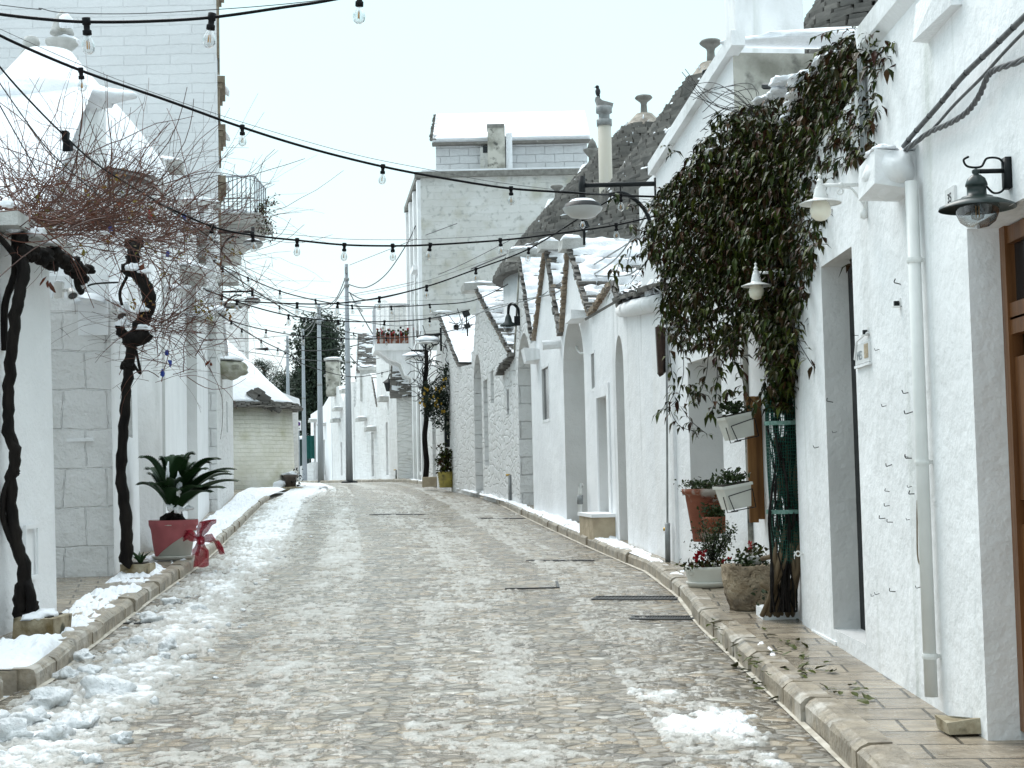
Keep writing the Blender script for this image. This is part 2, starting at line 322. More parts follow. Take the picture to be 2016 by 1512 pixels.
def glass(name, tint, k):
    m = bpy.data.materials.new(name); m.use_nodes = True; t = m.node_tree; n = t.nodes; l = t.links; n.remove(n["Principled BSDF"])
    a = n.new("ShaderNodeBsdfTransparent"); a.inputs[0].default_value = (*tint, 1); g = n.new("ShaderNodeBsdfGlossy"); g.inputs["Roughness"].default_value = .04
    lw = n.new("ShaderNodeLayerWeight"); lw.inputs[0].default_value = k; mxs = n.new("ShaderNodeMixShader"); l.new(lw.outputs["Facing"], mxs.inputs[0]); l.new(a.outputs[0], mxs.inputs[1]); l.new(g.outputs[0], mxs.inputs[2])
    l.new(mxs.outputs[0], n["Material Output"].inputs[0]); return m
m_bulb = glass("bulb_glass", (.90, .91, .91), .55); m_shade = glass("lamp_glass", (.62, .65, .66), .4)
def amount_mat(name, stops, rough, bump, rstops=None):
    m = bpy.data.materials.new(name); m.use_nodes = True; t = m.node_tree; n = t.nodes; l = t.links; b = n["Principled BSDF"]
    a = n.new("ShaderNodeAttribute"); a.attribute_name = "amount"; g = n.new("ShaderNodeNewGeometry")
    nz = n.new("ShaderNodeTexNoise"); nz.inputs["Scale"].default_value = 16; nz.inputs["Detail"].default_value = 5; l.new(g.outputs["Position"], nz.inputs["Vector"])
    ma = n.new("ShaderNodeMath"); ma.operation = 'MULTIPLY_ADD'; l.new(nz.outputs["Fac"], ma.inputs[0]); ma.inputs[1].default_value = .5; l.new(a.outputs["Fac"], ma.inputs[2])
    c = ramp(t, ma.outputs[0], stops); l.new(c, b.inputs["Base Color"]); b.inputs["Roughness"].default_value = rough; b.inputs["Specular IOR Level"].default_value = .45
    prev = None
    for sc, d in bump:
        z = n.new("ShaderNodeTexNoise"); z.inputs["Scale"].default_value = sc; z.inputs["Detail"].default_value = 5; l.new(g.outputs["Position"], z.inputs["Vector"])
        bp = n.new("ShaderNodeBump"); bp.inputs["Distance"].default_value = d; l.new(z.outputs["Fac"], bp.inputs["Height"])
        if prev: l.new(prev, bp.inputs["Normal"])
        prev = bp.outputs[0]
    l.new(prev, b.inputs["Normal"]); return m
m_slush = amount_mat("slush", [(.20, (.25, .225, .185)), (.46, (.36, .34, .30)), (.78, (.50, .49, .46)), (1.0, (.84, .86, .87))], .34, ((14, .03), (60, .01)))
# ================================================================ GROUND
def ground_mat(name, kind):
    m = bpy.data.materials.new(name); m.use_nodes = True; t = m.node_tree; n = t.nodes; l = t.links; b = n["Principled BSDF"]
    g = n.new("ShaderNodeNewGeometry"); mp = n.new("ShaderNodeMapping"); l.new(g.outputs["Position"], mp.inputs[0])
    def nz(sc, det=5, st=None):
        x = n.new("ShaderNodeTexNoise"); x.inputs["Scale"].default_value = sc; x.inputs["Detail"].default_value = det
        if st:
            q = n.new("ShaderNodeMapping"); q.inputs["Scale"].default_value = st; l.new(g.outputs["Position"], q.inputs[0]); l.new(q.outputs[0], x.inputs["Vector"])
        else: l.new(g.outputs["Position"], x.inputs["Vector"])
        return x.outputs["Fac"]
    def mul(a_, b_):
        x = n.new("ShaderNodeMixRGB"); x.blend_type = 'MULTIPLY'; x.inputs[0].default_value = 1; l.new(a_, x.inputs[1]); l.new(b_, x.inputs[2]); return x.outputs[0]
    hs = []
    if kind == 'cobble':
        mp.inputs["Scale"].default_value = (9, 11, 0)
        v = n.new("ShaderNodeTexVoronoi"); v.inputs["Scale"].default_value = 1; v.inputs["Randomness"].default_value = .75; l.new(mp.outputs[0], v.inputs["Vector"])
        d = n.new("ShaderNodeTexVoronoi"); d.feature = 'DISTANCE_TO_EDGE'; d.inputs["Scale"].default_value = 1; d.inputs["Randomness"].default_value = .75; l.new(mp.outputs[0], d.inputs["Vector"])
        sx = n.new("ShaderNodeSeparateXYZ"); l.new(v.outputs["Color"], sx.inputs[0])
        c = ramp(t, sx.outputs[0], [(0, (.16, .14, .11)), (.35, (.30, .26, .20)), (.6, (.39, .315, .22)), (.8, (.27, .25, .22)), (.92, (.38, .35, .29)), (1, (.62, .59, .53))])
        c = mul(c, ramp(t, nz(3), [(.3, gray(.72)), (.7, gray(1.12))]))
        ed = ramp(t, d.outputs["Distance"], [(0, gray(.62)), (.10, gray(1))]); c = mul(c, ed)
        hs = [(ramp(t, d.outputs["Distance"], [(0, gray(0)), (.22, gray(1))]), .02), (nz(30), .012), (nz(110), .004)]
        rr = ramp(t, nz(2.2), [(.35, gray(.12)), (.65, gray(.42))])
    else:
        mp.inputs["Rotation"].default_value = (0, 0, R(4 if kind == 'slab_r' else -14))
        bk = n.new("ShaderNodeTexBrick"); l.new(mp.outputs[0], bk.inputs["Vector"]); bk.inputs["Scale"].default_value = 1; bk.offset = .37
        bk.inputs["Brick Width"].default_value = .46; bk.inputs["Row Height"].default_value = .27; bk.inputs["Mortar Size"].default_value = .008; bk.inputs["Mortar Smooth"].default_value = .5
        bk.inputs["Color1"].default_value = (.40, .335, .25, 1); bk.inputs["Color2"].default_value = (.31, .26, .20, 1); bk.inputs["Mortar"].default_value = (.10, .085, .065, 1)
        c = mul(bk.outputs["Color"], ramp(t, nz(6, 6, (1, 2, 1)), [(.3, gray(.62)), (.7, gray(1.15))]))
        iv = n.new("ShaderNodeMath"); iv.operation = 'SUBTRACT'; iv.inputs[0].default_value = 1; l.new(bk.outputs["Fac"], iv.inputs[1])
        hs = [(iv.outputs[0], .012), (nz(14), .014), (nz(70), .004)]
        rr = ramp(t, nz(2.5), [(.35, gray(.10)), (.65, gray(.38))])
    l.new(c, b.inputs["Base Color"]); l.new(rr, b.inputs["Roughness"]); b.inputs["Specular IOR Level"].default_value = .5
    prev = None
    for h, dd in hs:
        bp = n.new("ShaderNodeBump"); bp.inputs["Distance"].default_value = dd; l.new(h, bp.inputs["Height"])
        if prev: l.new(prev, bp.inputs["Normal"])
        prev = bp.outputs[0]
    l.new(prev, b.inputs["Normal"]); return m
m_road = ground_mat("wet_cobbles", 'cobble'); m_slab = ground_mat("wet_pavers", 'slab_r'); m_slabl = ground_mat("wet_pavers_turned", 'slab_l')
m_kerb = mat("kerb_limestone", (.38, .32, .24), (.22, .185, .14), 7, .35, bump=((9, .03), (35, .012)), spec=.5, stain=((.50, .46, .40), 4, .55, .12), flow=((.10, .09, .07), 5, .62, .1, (1, 1, 1)))
m_line = mat("pale_joint", (.62, .58, .50), (.42, .38, .31), 9, .6)
m_field = mat("snowy_ground", (.72, .74, .76), (.30, .28, .25), .4, .8, bump=((2, .1),), lo=.5, hi=.7)
# terrain to the horizon
mb = MB(); ys = [-60, 0, 20, 40, CREST, 120, 300, 900]; xs = [-900, -200, -40, 0, 40, 200, 900]
for y in ys:
    for x in xs: mb.v.append((x, y, SL * min(y, CREST) - .03 - (.0 if abs(x) < 50 else .3)))
for i in range(len(ys) - 1):
    for j in range(len(xs) - 1):
        a = i * len(xs) + j; mb.f.append((a, a + 1, a + 1 + len(xs), a + len(xs))); mb.m.append(0)
tag(mb.build("ground", m_field), kind='structure')
# perspective-spaced rows
rowsY = [2.5, 3.2, 3.9, 4.5, 5.0, 5.4, 5.75, 6.0]
for py in np.arange(1522, 951, -1.35):
    y = ground(1008, py).y
    if y > rowsY[-1] + .012: rowsY.append(y)
rowsY = np.array([y for y in rowsY if y < 54] + list(np.arange(54.5, 110, 1.2)))
NU = 460; us = np.linspace(0, 1, NU)
xl = XLc(rowsY) ; xr = XRc(rowsY)
PX = xl[:, None] * (1 - us) + xr[:, None] * us; PY = np.repeat(rowsY[:, None], NU, 1); UU = np.repeat(us[None, :], len(rowsY), 0)
PZ = GZ(PY)
def strip(name, m, xa, xb, h, ya, yb, n=90, zadd=0):
    mbx = MB(); yy = np.linspace(ya, yb, n)
    for y in yy: mbx.v += [(xa(y), y, gz(y) + h), (xb(y), y, gz(y) + h)]
    for i in range(n - 1): mbx.f.append((2 * i, 2 * i + 1, 2 * i + 3, 2 * i + 2)); mbx.m.append(0)
    return tag(mbx.build(name, m), kind='structure')
strip("road", m_road, lambda y: XLc(y) - .08, lambda y: XRc(y) + .05, 0, 1.5, 112, 160)
strip("pavement", m_slab, lambda y: XRc(y) + .05, lambda y: XRw(y) + .45, .118, 1.5, 100, 140)
strip("pavement", m_slabl, lambda y: XLw(y) - .6, lambda y: XLc(y) - .05, .118, 8.75, 46, 90)
strip("pavement", m_slabl, lambda y: XLw(y) - .6, lambda y: XLc(y) - .12, .118, 2, 8.45, 20)
for yq in (8.40, 8.80): tag(MB().box((XLw(yq) - .1 + (XLc(yq) - XLw(yq)) / 2 - .08, yq, gz(yq) + .03), (abs(XLc(yq) - XLw(yq)) + .15, .12, .17), jit=.01).build('kerb', m_kerb), kind='structure')
def kerb(name, fx, ya, yb, sgn, wid=.15, hh=.128, skip=None):
    mb = MB(); y = ya
    while y < yb:
        ln = random.uniform(.42, .75) * (1 if y < 25 else 1.6); y2 = min(y + ln, yb)
        if skip and skip[0] < (y + y2) / 2 < skip[1]: y = y2; continue
        a0 = fx(y + .006); a1 = fx(y2 - .006); o = random.uniform(-.012, .012); hz = hh + random.uniform(-.01, .008); bv = .035
        prof = [(0, -.1), (0, hz - bv), (bv * .5, hz - bv * .35), (bv * 1.4, hz), (wid, hz), (wid, -.1)]
        vs = []
        for yy, aa in ((y + .006, a0), (y2 - .006, a1)):
            for px_, pz_ in prof: vs.append((aa + sgn * (px_ + o + random.uniform(-.005, .005)), yy, gz(yy) + pz_ + random.uniform(-.005, .005)))
        k = len(prof); mb.add(vs, [(i, (i + 1) % k, k + (i + 1) % k, k + i) for i in range(k)] + [tuple(range(k))[::-1], tuple(range(k, 2 * k))])
        y = y2
    if sgn > 0 or True:
        yy = np.linspace(max(ya, 2), min(yb, 54), 120)
        for i in range(len(yy) - 1):
            if skip and skip[0] - .3 < yy[i] < skip[1] + .3: continue
            a, b_ = fx(yy[i]), fx(yy[i + 1]); wv = .018 * (.6 + .8 * random.random()); z0, z1 = gz(yy[i]) + .006, gz(yy[i + 1]) + .006
            mb.add([(a - sgn * .03, yy[i], z0), (a + sgn * .002, yy[i], z0 + .004), (b_ + sgn * .002, yy[i + 1], z1 + .004), (b_ - sgn * .03, yy[i + 1], z1)], [(0, 1, 2, 3)], 1)
    return tag(mb.build(name, [m_kerb, m_line]), kind='structure')
kerb("kerb", XRc, 2, 75, 1); kerb("kerb", XLc, 8.75, 39, -1); kerb("kerb", lambda y: XLc(y) - .1, 3, 8.45, -1)
# slush on the road
cu = np.interp(UU, [0, .03, .07, .15, .2, .235, .275, .33, .42, .455, .50, .54, .6, .68, .735, .78, .82, .9, .95, 1], [-.22, -.02, .24, .36, .14, -.20, -.18, .10, .10, -.16, -.15, .09, .02, .04, -.17, -.14, .06, -.05, -.26, -.42])
heavy = np.interp(UU, [0, .04, .1, .17, .23, .3, .4, .5, 1], [.2, .42, .62, .4, 0, .06, .04, 0, 0])
far = np.clip((PY - 16) / 14, 0, 1); heavy = heavy * (.75 + .5 * far) + far * .22 * np.exp(-((UU - .36) / .07) ** 2) * np.clip(1.6 - PY / 40, 0, 1)
lane_fix = .05 * far; cu = cu + lane_fix + .30 * far * (UU < .18)
P1 = np.exp(-(((PX - .98) / .34) ** 2 + ((PY - 7.25) / .42) ** 2)); P2 = np.exp(-(((PX - .70) / .25) ** 2 + ((PY - 8.1) / .18) ** 2)); P3 = np.exp(-(((PX - 1.0) / .5) ** 2 + ((PY - 6.3) / .3) ** 2))
cu = cu + .62 * (fbm(UU * 26 + .15 * np.sin(PY * .5), PY * .10, 3, 33) - .5) * (UU > .2)
for tu, tw in ((.52 - .10 * np.clip((PY - 6) / 8, 0, 1), .016), (.545 - .10 * np.clip((PY - 6) / 8, 0, 1), .008), (.80 - .05 * np.clip((PY - 6) / 8, 0, 1), .016), (.825 - .05 * np.clip((PY - 6) / 8, 0, 1), .008)): cu = cu - .62 * np.exp(-((UU - tu) / tw) ** 2)
cu = cu + .45 * P1 + .45 * P2 + .35 * P3; heavy = heavy + .30 * P1 + .2 * P2 + .12 * P3
farleft = np.clip((PY - 40) / 6, 0, 1) * (UU < .30); cu = cu + .5 * farleft; heavy = heavy + .6 * farleft
n1 = fbm(PX * 2.3 + 5, PY * 1.8, 5, 1); n2 = fbm(PX * 13, PY * 12, 4, 9); n3 = fbm(PX * 30, PY * 34, 3, 21)
A = cu + .95 * (n1 - .5) + 1.15 * (n2 - .5) + .75 * (n3 - .5) - .02
hgt = np.where(A > 0, .003 + np.clip(A, 0, .6) * (.013 + .10 * heavy) + (n3 - .5) * (.005 + .016 * heavy) * (A > .03) + heavy * .03 * (n2 - .4), -.02)
P = np.stack([PX, PY, PZ], -1)
attr = np.clip(A * .55 + heavy * .62 + .35 * (n2 - .5) + .05 + .55 * P1 + .35 * P2 + .2 * P3, 0, 1)
o = field("slush", P, hgt, m_slush, attr=attr); tag(o, "grey melting slush and snow spread over the cobbled road", "slush", kind='stuff')
# clods of snow along the left gutter
mb = MB()
for k in range(150):
    y = 6.2 + 34 * random.random() ** 2.2; u = abs(random.gauss(.11, .07)); x = XLc(y) * (1 - u) + XRc(y) * u
    s = random.uniform(.012, .035) * (1.5 if random.random() < .15 else 1)
    mb.blob((x, y, gz(y) + s * .25), (s * random.uniform(.8, 1.8), s, s * random.uniform(.5, 1.1)), k, 2, .3)
for px, py, s in [(95, 1395, .10), (60, 1430, .09), (215, 1372, .12), (150, 1440, .09), (330, 1470 - 190, .07), (265, 1270, .06), (20, 1462, .1), (110, 1460, .08), (175, 1330, .06), (240, 1462, .05)]:
    p = ground(px, py); mb.blob((p.x, p.y, p.z + s * .2), (s * 1.1, s * .8, s * .75), px, 3, .4)
for px, py, s in [(160, 1300, .06), (130, 1335, .055), (230, 1290, .05), (300, 1225, .07), (340, 1190, .06), (390, 1205, .05), (420, 1160, .06), (185, 1350, .05), (270, 1330, .05), (320, 1300, .045)]:
    p = ground(px, py); mb.blob((p.x, p.y, p.z + s * .2), (s * 1.4, s, s * .8), px + 1, 3, .4)
tag(mb.build("snow_clods", m_wetsnow, smooth=True), "loose clods of dirty snow along the left gutter", "snow", kind='stuff')
# snow lying on pavements and kerbs
def pav_snow(name, label, xa, xb, h, ya, yb, cover, nu, ny, thick, seed, fx=2.2, fy=1.5):
    yy = np.linspace(ya, yb, ny); uu = np.linspace(0, 1, nu); a = xa(yy)[:, None]; b = xb(yy)[:, None]
    X = a * (1 - uu) + b * uu; Y = np.repeat(yy[:, None], nu, 1); c = np.interp(Y, *zip(*cover))
    if callable(thick): pass
    n1 = fbm(X * fx, Y * fy, 4, seed); n2 = fbm(X * 14, Y * 11, 3, seed + 5)
    fy_ = np.linspace(0, 1, ny); edge = np.minimum(np.minimum(uu, 1 - uu) * 6, 1)[None, :] * np.minimum(np.minimum(fy_, 1 - fy_) * ny / 7, 1)[:, None]; edge = edge * (2 - edge)
    A = (c + 1.1 * (n1 - .5) + .5 * (n2 - .5)); hh = np.where(A > 0, np.minimum(A, .5) * thick * edge + .05 * (n2 - .4) * edge * min(1, thick * 9) + .006 * (n2 - .3) * edge - .002 * (edge < .05), -.02)
    o = field(name, np.stack([X, Y, GZ(Y) + h], -1), hh, m_snow)
    if o: tag(o, label, "snow", kind='stuff')
pav_snow("pavement_snow", "snow lying on the left pavement", lambda y: XLw(y) + .03, lambda y: XLc(y) - .06, .12, 8.8, 45, [(8.8, .55), (9.6, .5), (9.95, -.15), (12, -.12), (18, -.06), (20, .1), (24, .3), (45, .6)], 60, 520, .14, 40)
pav_snow("pavement_snow", "snow on the low step at the left frame edge", lambda y: XLw(y), lambda y: XLc(y) - .2, .12, 6.5, 8.42, [(6, .6), (9, .6)], 40, 90, .16, 44)
pav_snow("pavement_snow", "thin snow patches on the right pavement", lambda y: XRc(y) + .05, lambda y: XRw(y) - .02, .12, 5, 50, [(5, -.45), (6, -.4), (7.6, -.4), (8.4, -.45), (16, -.3), (18.5, .02), (24, -.02), (28, -.25), (50, -.1)], 30, 500, .05, 47, 3, 1.2)
pav_snow("kerb_snow", "broken line of snow on the right kerb top", lambda y: XRc(y) + .03, lambda y: XRc(y) + .15, .125, 5.5, 54, [(5, -.6), (7, -.5), (9, -.5), (13, -.4), (18, .08), (27, .3), (54, .4)], 8, 900, .05, 51, 2, 1.5)
pav_snow("wall_foot_snow", "white line of snow at the foot of the right walls", lambda y: XRw(y) - .10, lambda y: XRw(y) + .02, .12, 18.9, 50, [(18, .3), (25, .35), (32, .1), (50, .1)], 8, 400, .09, 55, 2, 1.2)
# drains
def grate(px0, px1, py, dep, label, group, bars=24, name="drain_grate"):
    a = ground(px0, py); b = ground(px1, py); c = (a + b) / 2; L_ = (b - a).length; z = gz(c.y) + .006
    t = thing(name, label, "drain", (c.x, c.y, z), group); d = (b - a).normalized(); e_ = Vector((-d.y, d.x, 0)); fz = Vector((0, 0, SL))
    mb = MB()
    for s_ in (-1, 1): mb.box(c + e_ * s_ * dep / 2 + fz * s_ * dep / 2 + Vector((0, 0, .002)), (L_ + .03, .03, .012), d, e_); mb.box(c + d * s_ * L_ / 2 + Vector((0, 0, .002)), (.03, dep, .012), d, e_)
    mb.build("frame", m_grate, t); mb = MB()
    for i in range(bars): mb.box(c + d * (L_ * ((i + .5) / bars - .5)) + Vector((0, 0, .001)), (L_ / bars * .55, dep - .03, .010), d, e_)
    mb.build("bars", m_grate, t); MB().box(c + Vector((0, 0, .001)), (L_, dep - .02, .004), d, e_).build("pit_shade", m_black, t)  # flat black sheet; the dark under the bars is put into its colour
grate(1172, 1332, 1178, .26, "long cast iron drain grate across the road by the kerb, opposite the flower bowl", "road drains")
grate(1245, 1366, 1217, .20, "shorter cast iron drain grate nearest the camera beside the right kerb", "road drains")
grate(255, 296, 1226, .16, "small iron gully grate against the left kerb", "road drains", 10)
grate(1040, 1166, 1104, .10, "narrow slot drain half buried in slush, third from the right kerb corner", "road drains", 20)
grate(940, 1032, 1021, .18, "distant slot drain by the right kerb where the road starts to bend", "road drains", 14)
grate(733, 834, 1013, .18, "distant slot drain in the middle of the road under snow", "road drains", 14)
a = ground(925, 1160); b = ground(1100, 1160); c = (a + b) / 2
t = thing("manhole_cover", "square manhole cover showing one dark edge through the slush", "manhole cover", (c.x, c.y, c.z))
mb = MB(); Lw = (b - a).length
mb.box((c.x + .2 * Lw, c.y, c.z + .006), (Lw * .6, .025, .012)); mb.box((b.x, c.y + .3, c.z + .012), (.025, .62, .012), (1, 0, 0), (0, 1, SL)); mb.build("frame", m_grate, t)
MB().box((c.x, c.y + .3, c.z + .3 * SL - .002), (Lw, .58, .008), (1, 0, 0), (0, 1, SL)).build("lid", m_road, t)
# ================================================================ HOUSES
class Plane:
    def __init__(s, A, B, side):
        s.A = Vector((A[0], A[1], 0)); s.B = Vector((B[0], B[1], 0)); s.L = (s.B - s.A).length; s.d = (s.B - s.A) / s.L
        s.n = Vector((-s.d.y, s.d.x, 0)) if side == 'R' else Vector((s.d.y, -s.d.x, 0)) if side == 'L' else Vector((s.d.y, -s.d.x, 0))
    def pl(s, px, py, off=0):
        r = ray(px, py); a = s.A + s.n * off - Vector((0, 0, EYE)); t = a.dot(s.n) / r.dot(s.n); p = r * t + Vector((0, 0, EYE))
        return ((p - s.A).dot(s.d), p.z)
    def P(s, a, z, off=0): return s.A + s.d * a + s.n * off + Vector((0, 0, z))
    def px(s, px, py, off=0):
        a, z = s.pl(px, py, off); return s.P(a, z, off)
def house(name, label, A, B, side, top, mats, opens=(), depth=3.5, batter=0.0, cat="house", rough=0.0, top_sz=False, base=None, group=None):
    """extruded facade with real recesses. opens: dict(near, far, top, bot(px) ; arch, d, mat, part)"""
    pn = Plane(A, B, side); t = thing(name, label, cat, (A[0], A[1], gz(A[1])), group)
    tp = sorted(top if top_sz else [pn.pl(*q) for q in top]); ts = [q[0] for q in tp]; tz = [q[1] for q in tp]
    topz = lambda a: float(np.interp(a, ts, tz))
    bz = (lambda a: gz((pn.A + pn.d * a).y) - .15) if base is None else (lambda a: base)
    ops = []; cuts = {0.0, pn.L}
    for q in ts:
        if 0 < q < pn.L: cuts.add(q)
    for o in opens:
        py = (o['top'] + o['bot']) / 2
        s0, z1 = pn.pl(o['near'], o['top']); s1, _ = pn.pl(o['far'], py); _, z0 = pn.pl(o['near'], o['bot']); s0 = pn.pl(o['near'], py)[0]
        s0, s1 = max(.02, min(s0, s1)), min(pn.L - .02, max(s0, s1)); hw = (s1 - s0) / 2; c = (s0 + s1) / 2
        if 'ztop' in o: z1 = o['ztop']
        if o.get('floor'): z0 = gz((pn.A + pn.d * c).y) - .1
        if o.get('arch'):
            ks = [s0 + (s1 - s0) * (1 - math.cos(math.pi * k / 12)) / 2 for k in range(13)]; r = min(o['arch'], hw * 1.4) if o['arch'] is not True else hw
            f = lambda a, c=c, hw=hw, z1=z1, r=r: z1 - r + r * math.sqrt(max(0, 1 - ((a - c) / hw) ** 2))
        else: ks = [s0, s1]; f = lambda a, z1=z1: z1
        cuts.update(ks); ops.append((s0, s1, z0, f, o))
    k = 1
    while k * .3 < pn.L: cuts.add(k * .3); k += 1
    cs = sorted(cuts); cc = [cs[0]]
    for x in cs[1:]:
        if x - cc[-1] > 1e-4: cc.append(x)
    cs = cc; mb = MB(); nb = {}
    zg = lambda a: gz((pn.A + pn.d * a).y)
    Pt = lambda a, z, off=0: pn.P(a, z, off - batter * max(0, z - zg(a)))
    for i in range(len(cs) - 1):
        a, b = cs[i], cs[i + 1]; m = (a + b) / 2; act = sorted([o for o in ops if o[0] < m < o[1]], key=lambda o: o[2]); lo = (bz(a), bz(b))
        segs = []
        for o in act:
            segs.append((lo, (o[2], o[2]))); lo = (o[3](a), o[3](b)); d = o[4].get('d', .25)
            z0, za, zb = o[2], o[3](a), o[3](b)
            tgt = nb.setdefault(id(o[4]), (MB(), o[4]))[0]
            tgt.add([Pt(a, z0, -d), Pt(b, z0, -d), Pt(b, zb, -d), Pt(a, za, -d)], [(0, 1, 2, 3)])
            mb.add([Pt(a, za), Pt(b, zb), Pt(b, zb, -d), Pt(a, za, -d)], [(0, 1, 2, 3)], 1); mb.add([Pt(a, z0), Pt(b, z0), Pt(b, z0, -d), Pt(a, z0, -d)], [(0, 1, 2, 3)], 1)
        segs.append((lo, (topz(a), topz(b))))
        for l0, l1 in segs:
            h = max(l1[0] - l0[0], l1[1] - l0[1]); nn = max(1, int(h / .45)) if batter else 1
            for j in range(nn):
                f0, f1 = j / nn, (j + 1) / nn
                mb.add([Pt(a, l0[0] + (l1[0] - l0[0]) * f0), Pt(b, l0[1] + (l1[1] - l0[1]) * f0), Pt(b, l0[1] + (l1[1] - l0[1]) * f1), Pt(a, l0[0] + (l1[0] - l0[0]) * f1)], [(0, 1, 2, 3)])
        mb.add([Pt(a, topz(a)), Pt(b, topz(b)), pn.P(b, topz(b), -depth), pn.P(a, topz(a), -depth)], [(0, 1, 2, 3)])
    for s0, s1, z0, f, o in ops:
        d = o.get('d', .25)
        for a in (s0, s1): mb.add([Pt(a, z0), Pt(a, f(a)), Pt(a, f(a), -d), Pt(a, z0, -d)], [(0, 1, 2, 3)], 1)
    for a in (0, pn.L):
        nn = 6; z0, z1 = bz(a), topz(a)
        for j in range(nn):
            q0, q1 = z0 + (z1 - z0) * j / nn, z0 + (z1 - z0) * (j + 1) / nn
            mb.add([Pt(a, q0), Pt(a, q1), pn.P(a, q1, -depth), pn.P(a, q0, -depth)], [(0, 1, 2, 3)], 2)
    mb.build("wall", mats if isinstance(mats, (list, tuple)) else [mats] * 3, t)
    for k, (mbx, o) in nb.items(): mbx.build(o.get('part', 'niche'), o.get('mat', mats[0] if isinstance(mats, (list, tuple)) else mats), t)
    return t, pn, topz
def slates(mb, P0, U, lu, V, lv, course=.10, wid=.34, thick=.045, over=.05):
    U = U.normalized(); V = V.normalized(); Nn = U.cross(V)
    if Nn.z < 0: Nn = -Nn
    v = 0.0
    while v < lv:
        u = -over - random.random() * .03
        while u < lu:
            w_ = wid * random.uniform(.5, 1.5); o = random.uniform(-.03, .035)
            c = P0 + U * (u + w_ / 2) + V * (v + course * .35 + o) + Nn * (.02 + random.uniform(-.012, .03))
            mb.box(c, (w_ * .96, course * 1.55, thick * random.uniform(.7, 1.3)), U, (V - Nn * -.16 * 1).normalized() if False else (V + Nn * -.22).normalized(), jit=.009); u += w_
        v += course
def snow_slope(parent, P0, U, lu, V, lv, cover, thick=.07, res=.035, seed=3, streak=(1.3, 9)):
    U = U.normalized(); V = V.normalized(); Nn = U.cross(V)
    if Nn.z < 0: Nn = -Nn
    nu, nv = max(8, min(220, int(lu / res))), max(8, min(220, int(lv / res))); a = np.linspace(0, lu, nu); b = np.linspace(0, lv, nv)
    Uu, Vv = np.meshgrid(a, b, indexing='ij'); n1 = fbm(Uu * streak[0] + seed, Vv * streak[1], 4, seed); n2 = fbm(Uu * 4, Vv * 13, 3, seed + 2); c = cover(Uu / lu, Vv / lv) if callable(cover) else cover
    Ah = c + 1.2 * (n1 - .5) + .6 * (n2 - .5); hh = np.where(Ah > 0, .03 + np.minimum(Ah, .5) * thick * 2 + .02 * n2, -.05)
    Pp = np.array(P0)[None, None] + Uu[..., None] * np.array(U) + Vv[..., None] * np.array(V)
    return field("snow", Pp, hh, m_snow, parent, nrm=np.array(Nn), sink=.03)
def roof_on(t, pn, lo, hi, depth, cover, seed, verge=True, mname="roof", snow=True, course=.1, over=.03):
    (s0, z0), (s1, z1) = (pn.pl(*lo) if len(lo) == 2 else lo[:2]), (pn.pl(*hi) if len(hi) == 2 else hi[:2])
    P0 = pn.P(s0, z0, over); P1 = pn.P(s1, z1, over); V = P1 - P0; U = -pn.n; mb = MB()
    slates(mb, P0, U, depth, V, V.length, course); mb.build(mname, m_slate, t)
    if verge: vergestones(t, pn, (s0, z0), (s1, z1))
    if snow: snow_slope(t, P0 + (U.cross(V).normalized() * (.03 if U.cross(V).z > 0 else -.03)), U, depth, V, V.length, cover, seed=seed)
def vergestones(t, pn, a, b, sz=.07, off=.03):
    P0 = pn.P(a[0], a[1], off); P1 = pn.P(b[0], b[1], off); d = (P1 - P0); n = max(3, int(d.length / .055)); mb = MB()
    for k in range(n):
        c = P0 + d * ((k + .5) / n); s_ = sz * random.uniform(.75, 1.2)
        mb.box(c + Vector((0, 0, -.02)), (s_ * 1.15, s_ * 1.7, .05), pn.n, pn.d, jit=.013)
    mb.build("roof_verge", m_verge, t)
def gcap(t, pn, px, py, w=.45, h=.16, out=.22, dep=.35, snow=True, m=None, seed=1):
    s, z = pn.pl(px, py); c = pn.P(s, z + h / 2, out / 2 - dep / 2 + .0); mb = MB(); mb.box(c, (out + dep, w, h), pn.n, pn.d, jit=.015); mb.build("gable_cap", m or m_cap, t)
    if snow: MB().blob(c + Vector((0, 0, h * .55)), ((out + dep) * .5, w * .52, .09), seed, 3, .12, flat=True).build("snow", m_snow, t, True)
def finial(t, c, kind="mushroom", sc=1.0, m=None, snow=True):
    m = m or m_darkcap
    if kind == "mushroom":
        MB().lathe([(r_ * sc, z_ * sc) for r_, z_ in [(.34, -.75), (.17, -.35), (.14, .1), (.17, .2), (.37, .36), (.42, .42), (.36, .50), (.0, .52)]], c, 20).build("pinnacle", m, t, True)
    elif kind == "spike":
        MB().lathe([(r_ * sc * 1.6, z_ * sc * 1.6) for r_, z_ in [(.26, -.5), (.14, -.2), (.14, 0), (.30, .20), (.34, .28), (.12, .30), (.19, .33), (.12, .55), (.0, .72)]], c, 18).build("pinnacle", m, t, True)
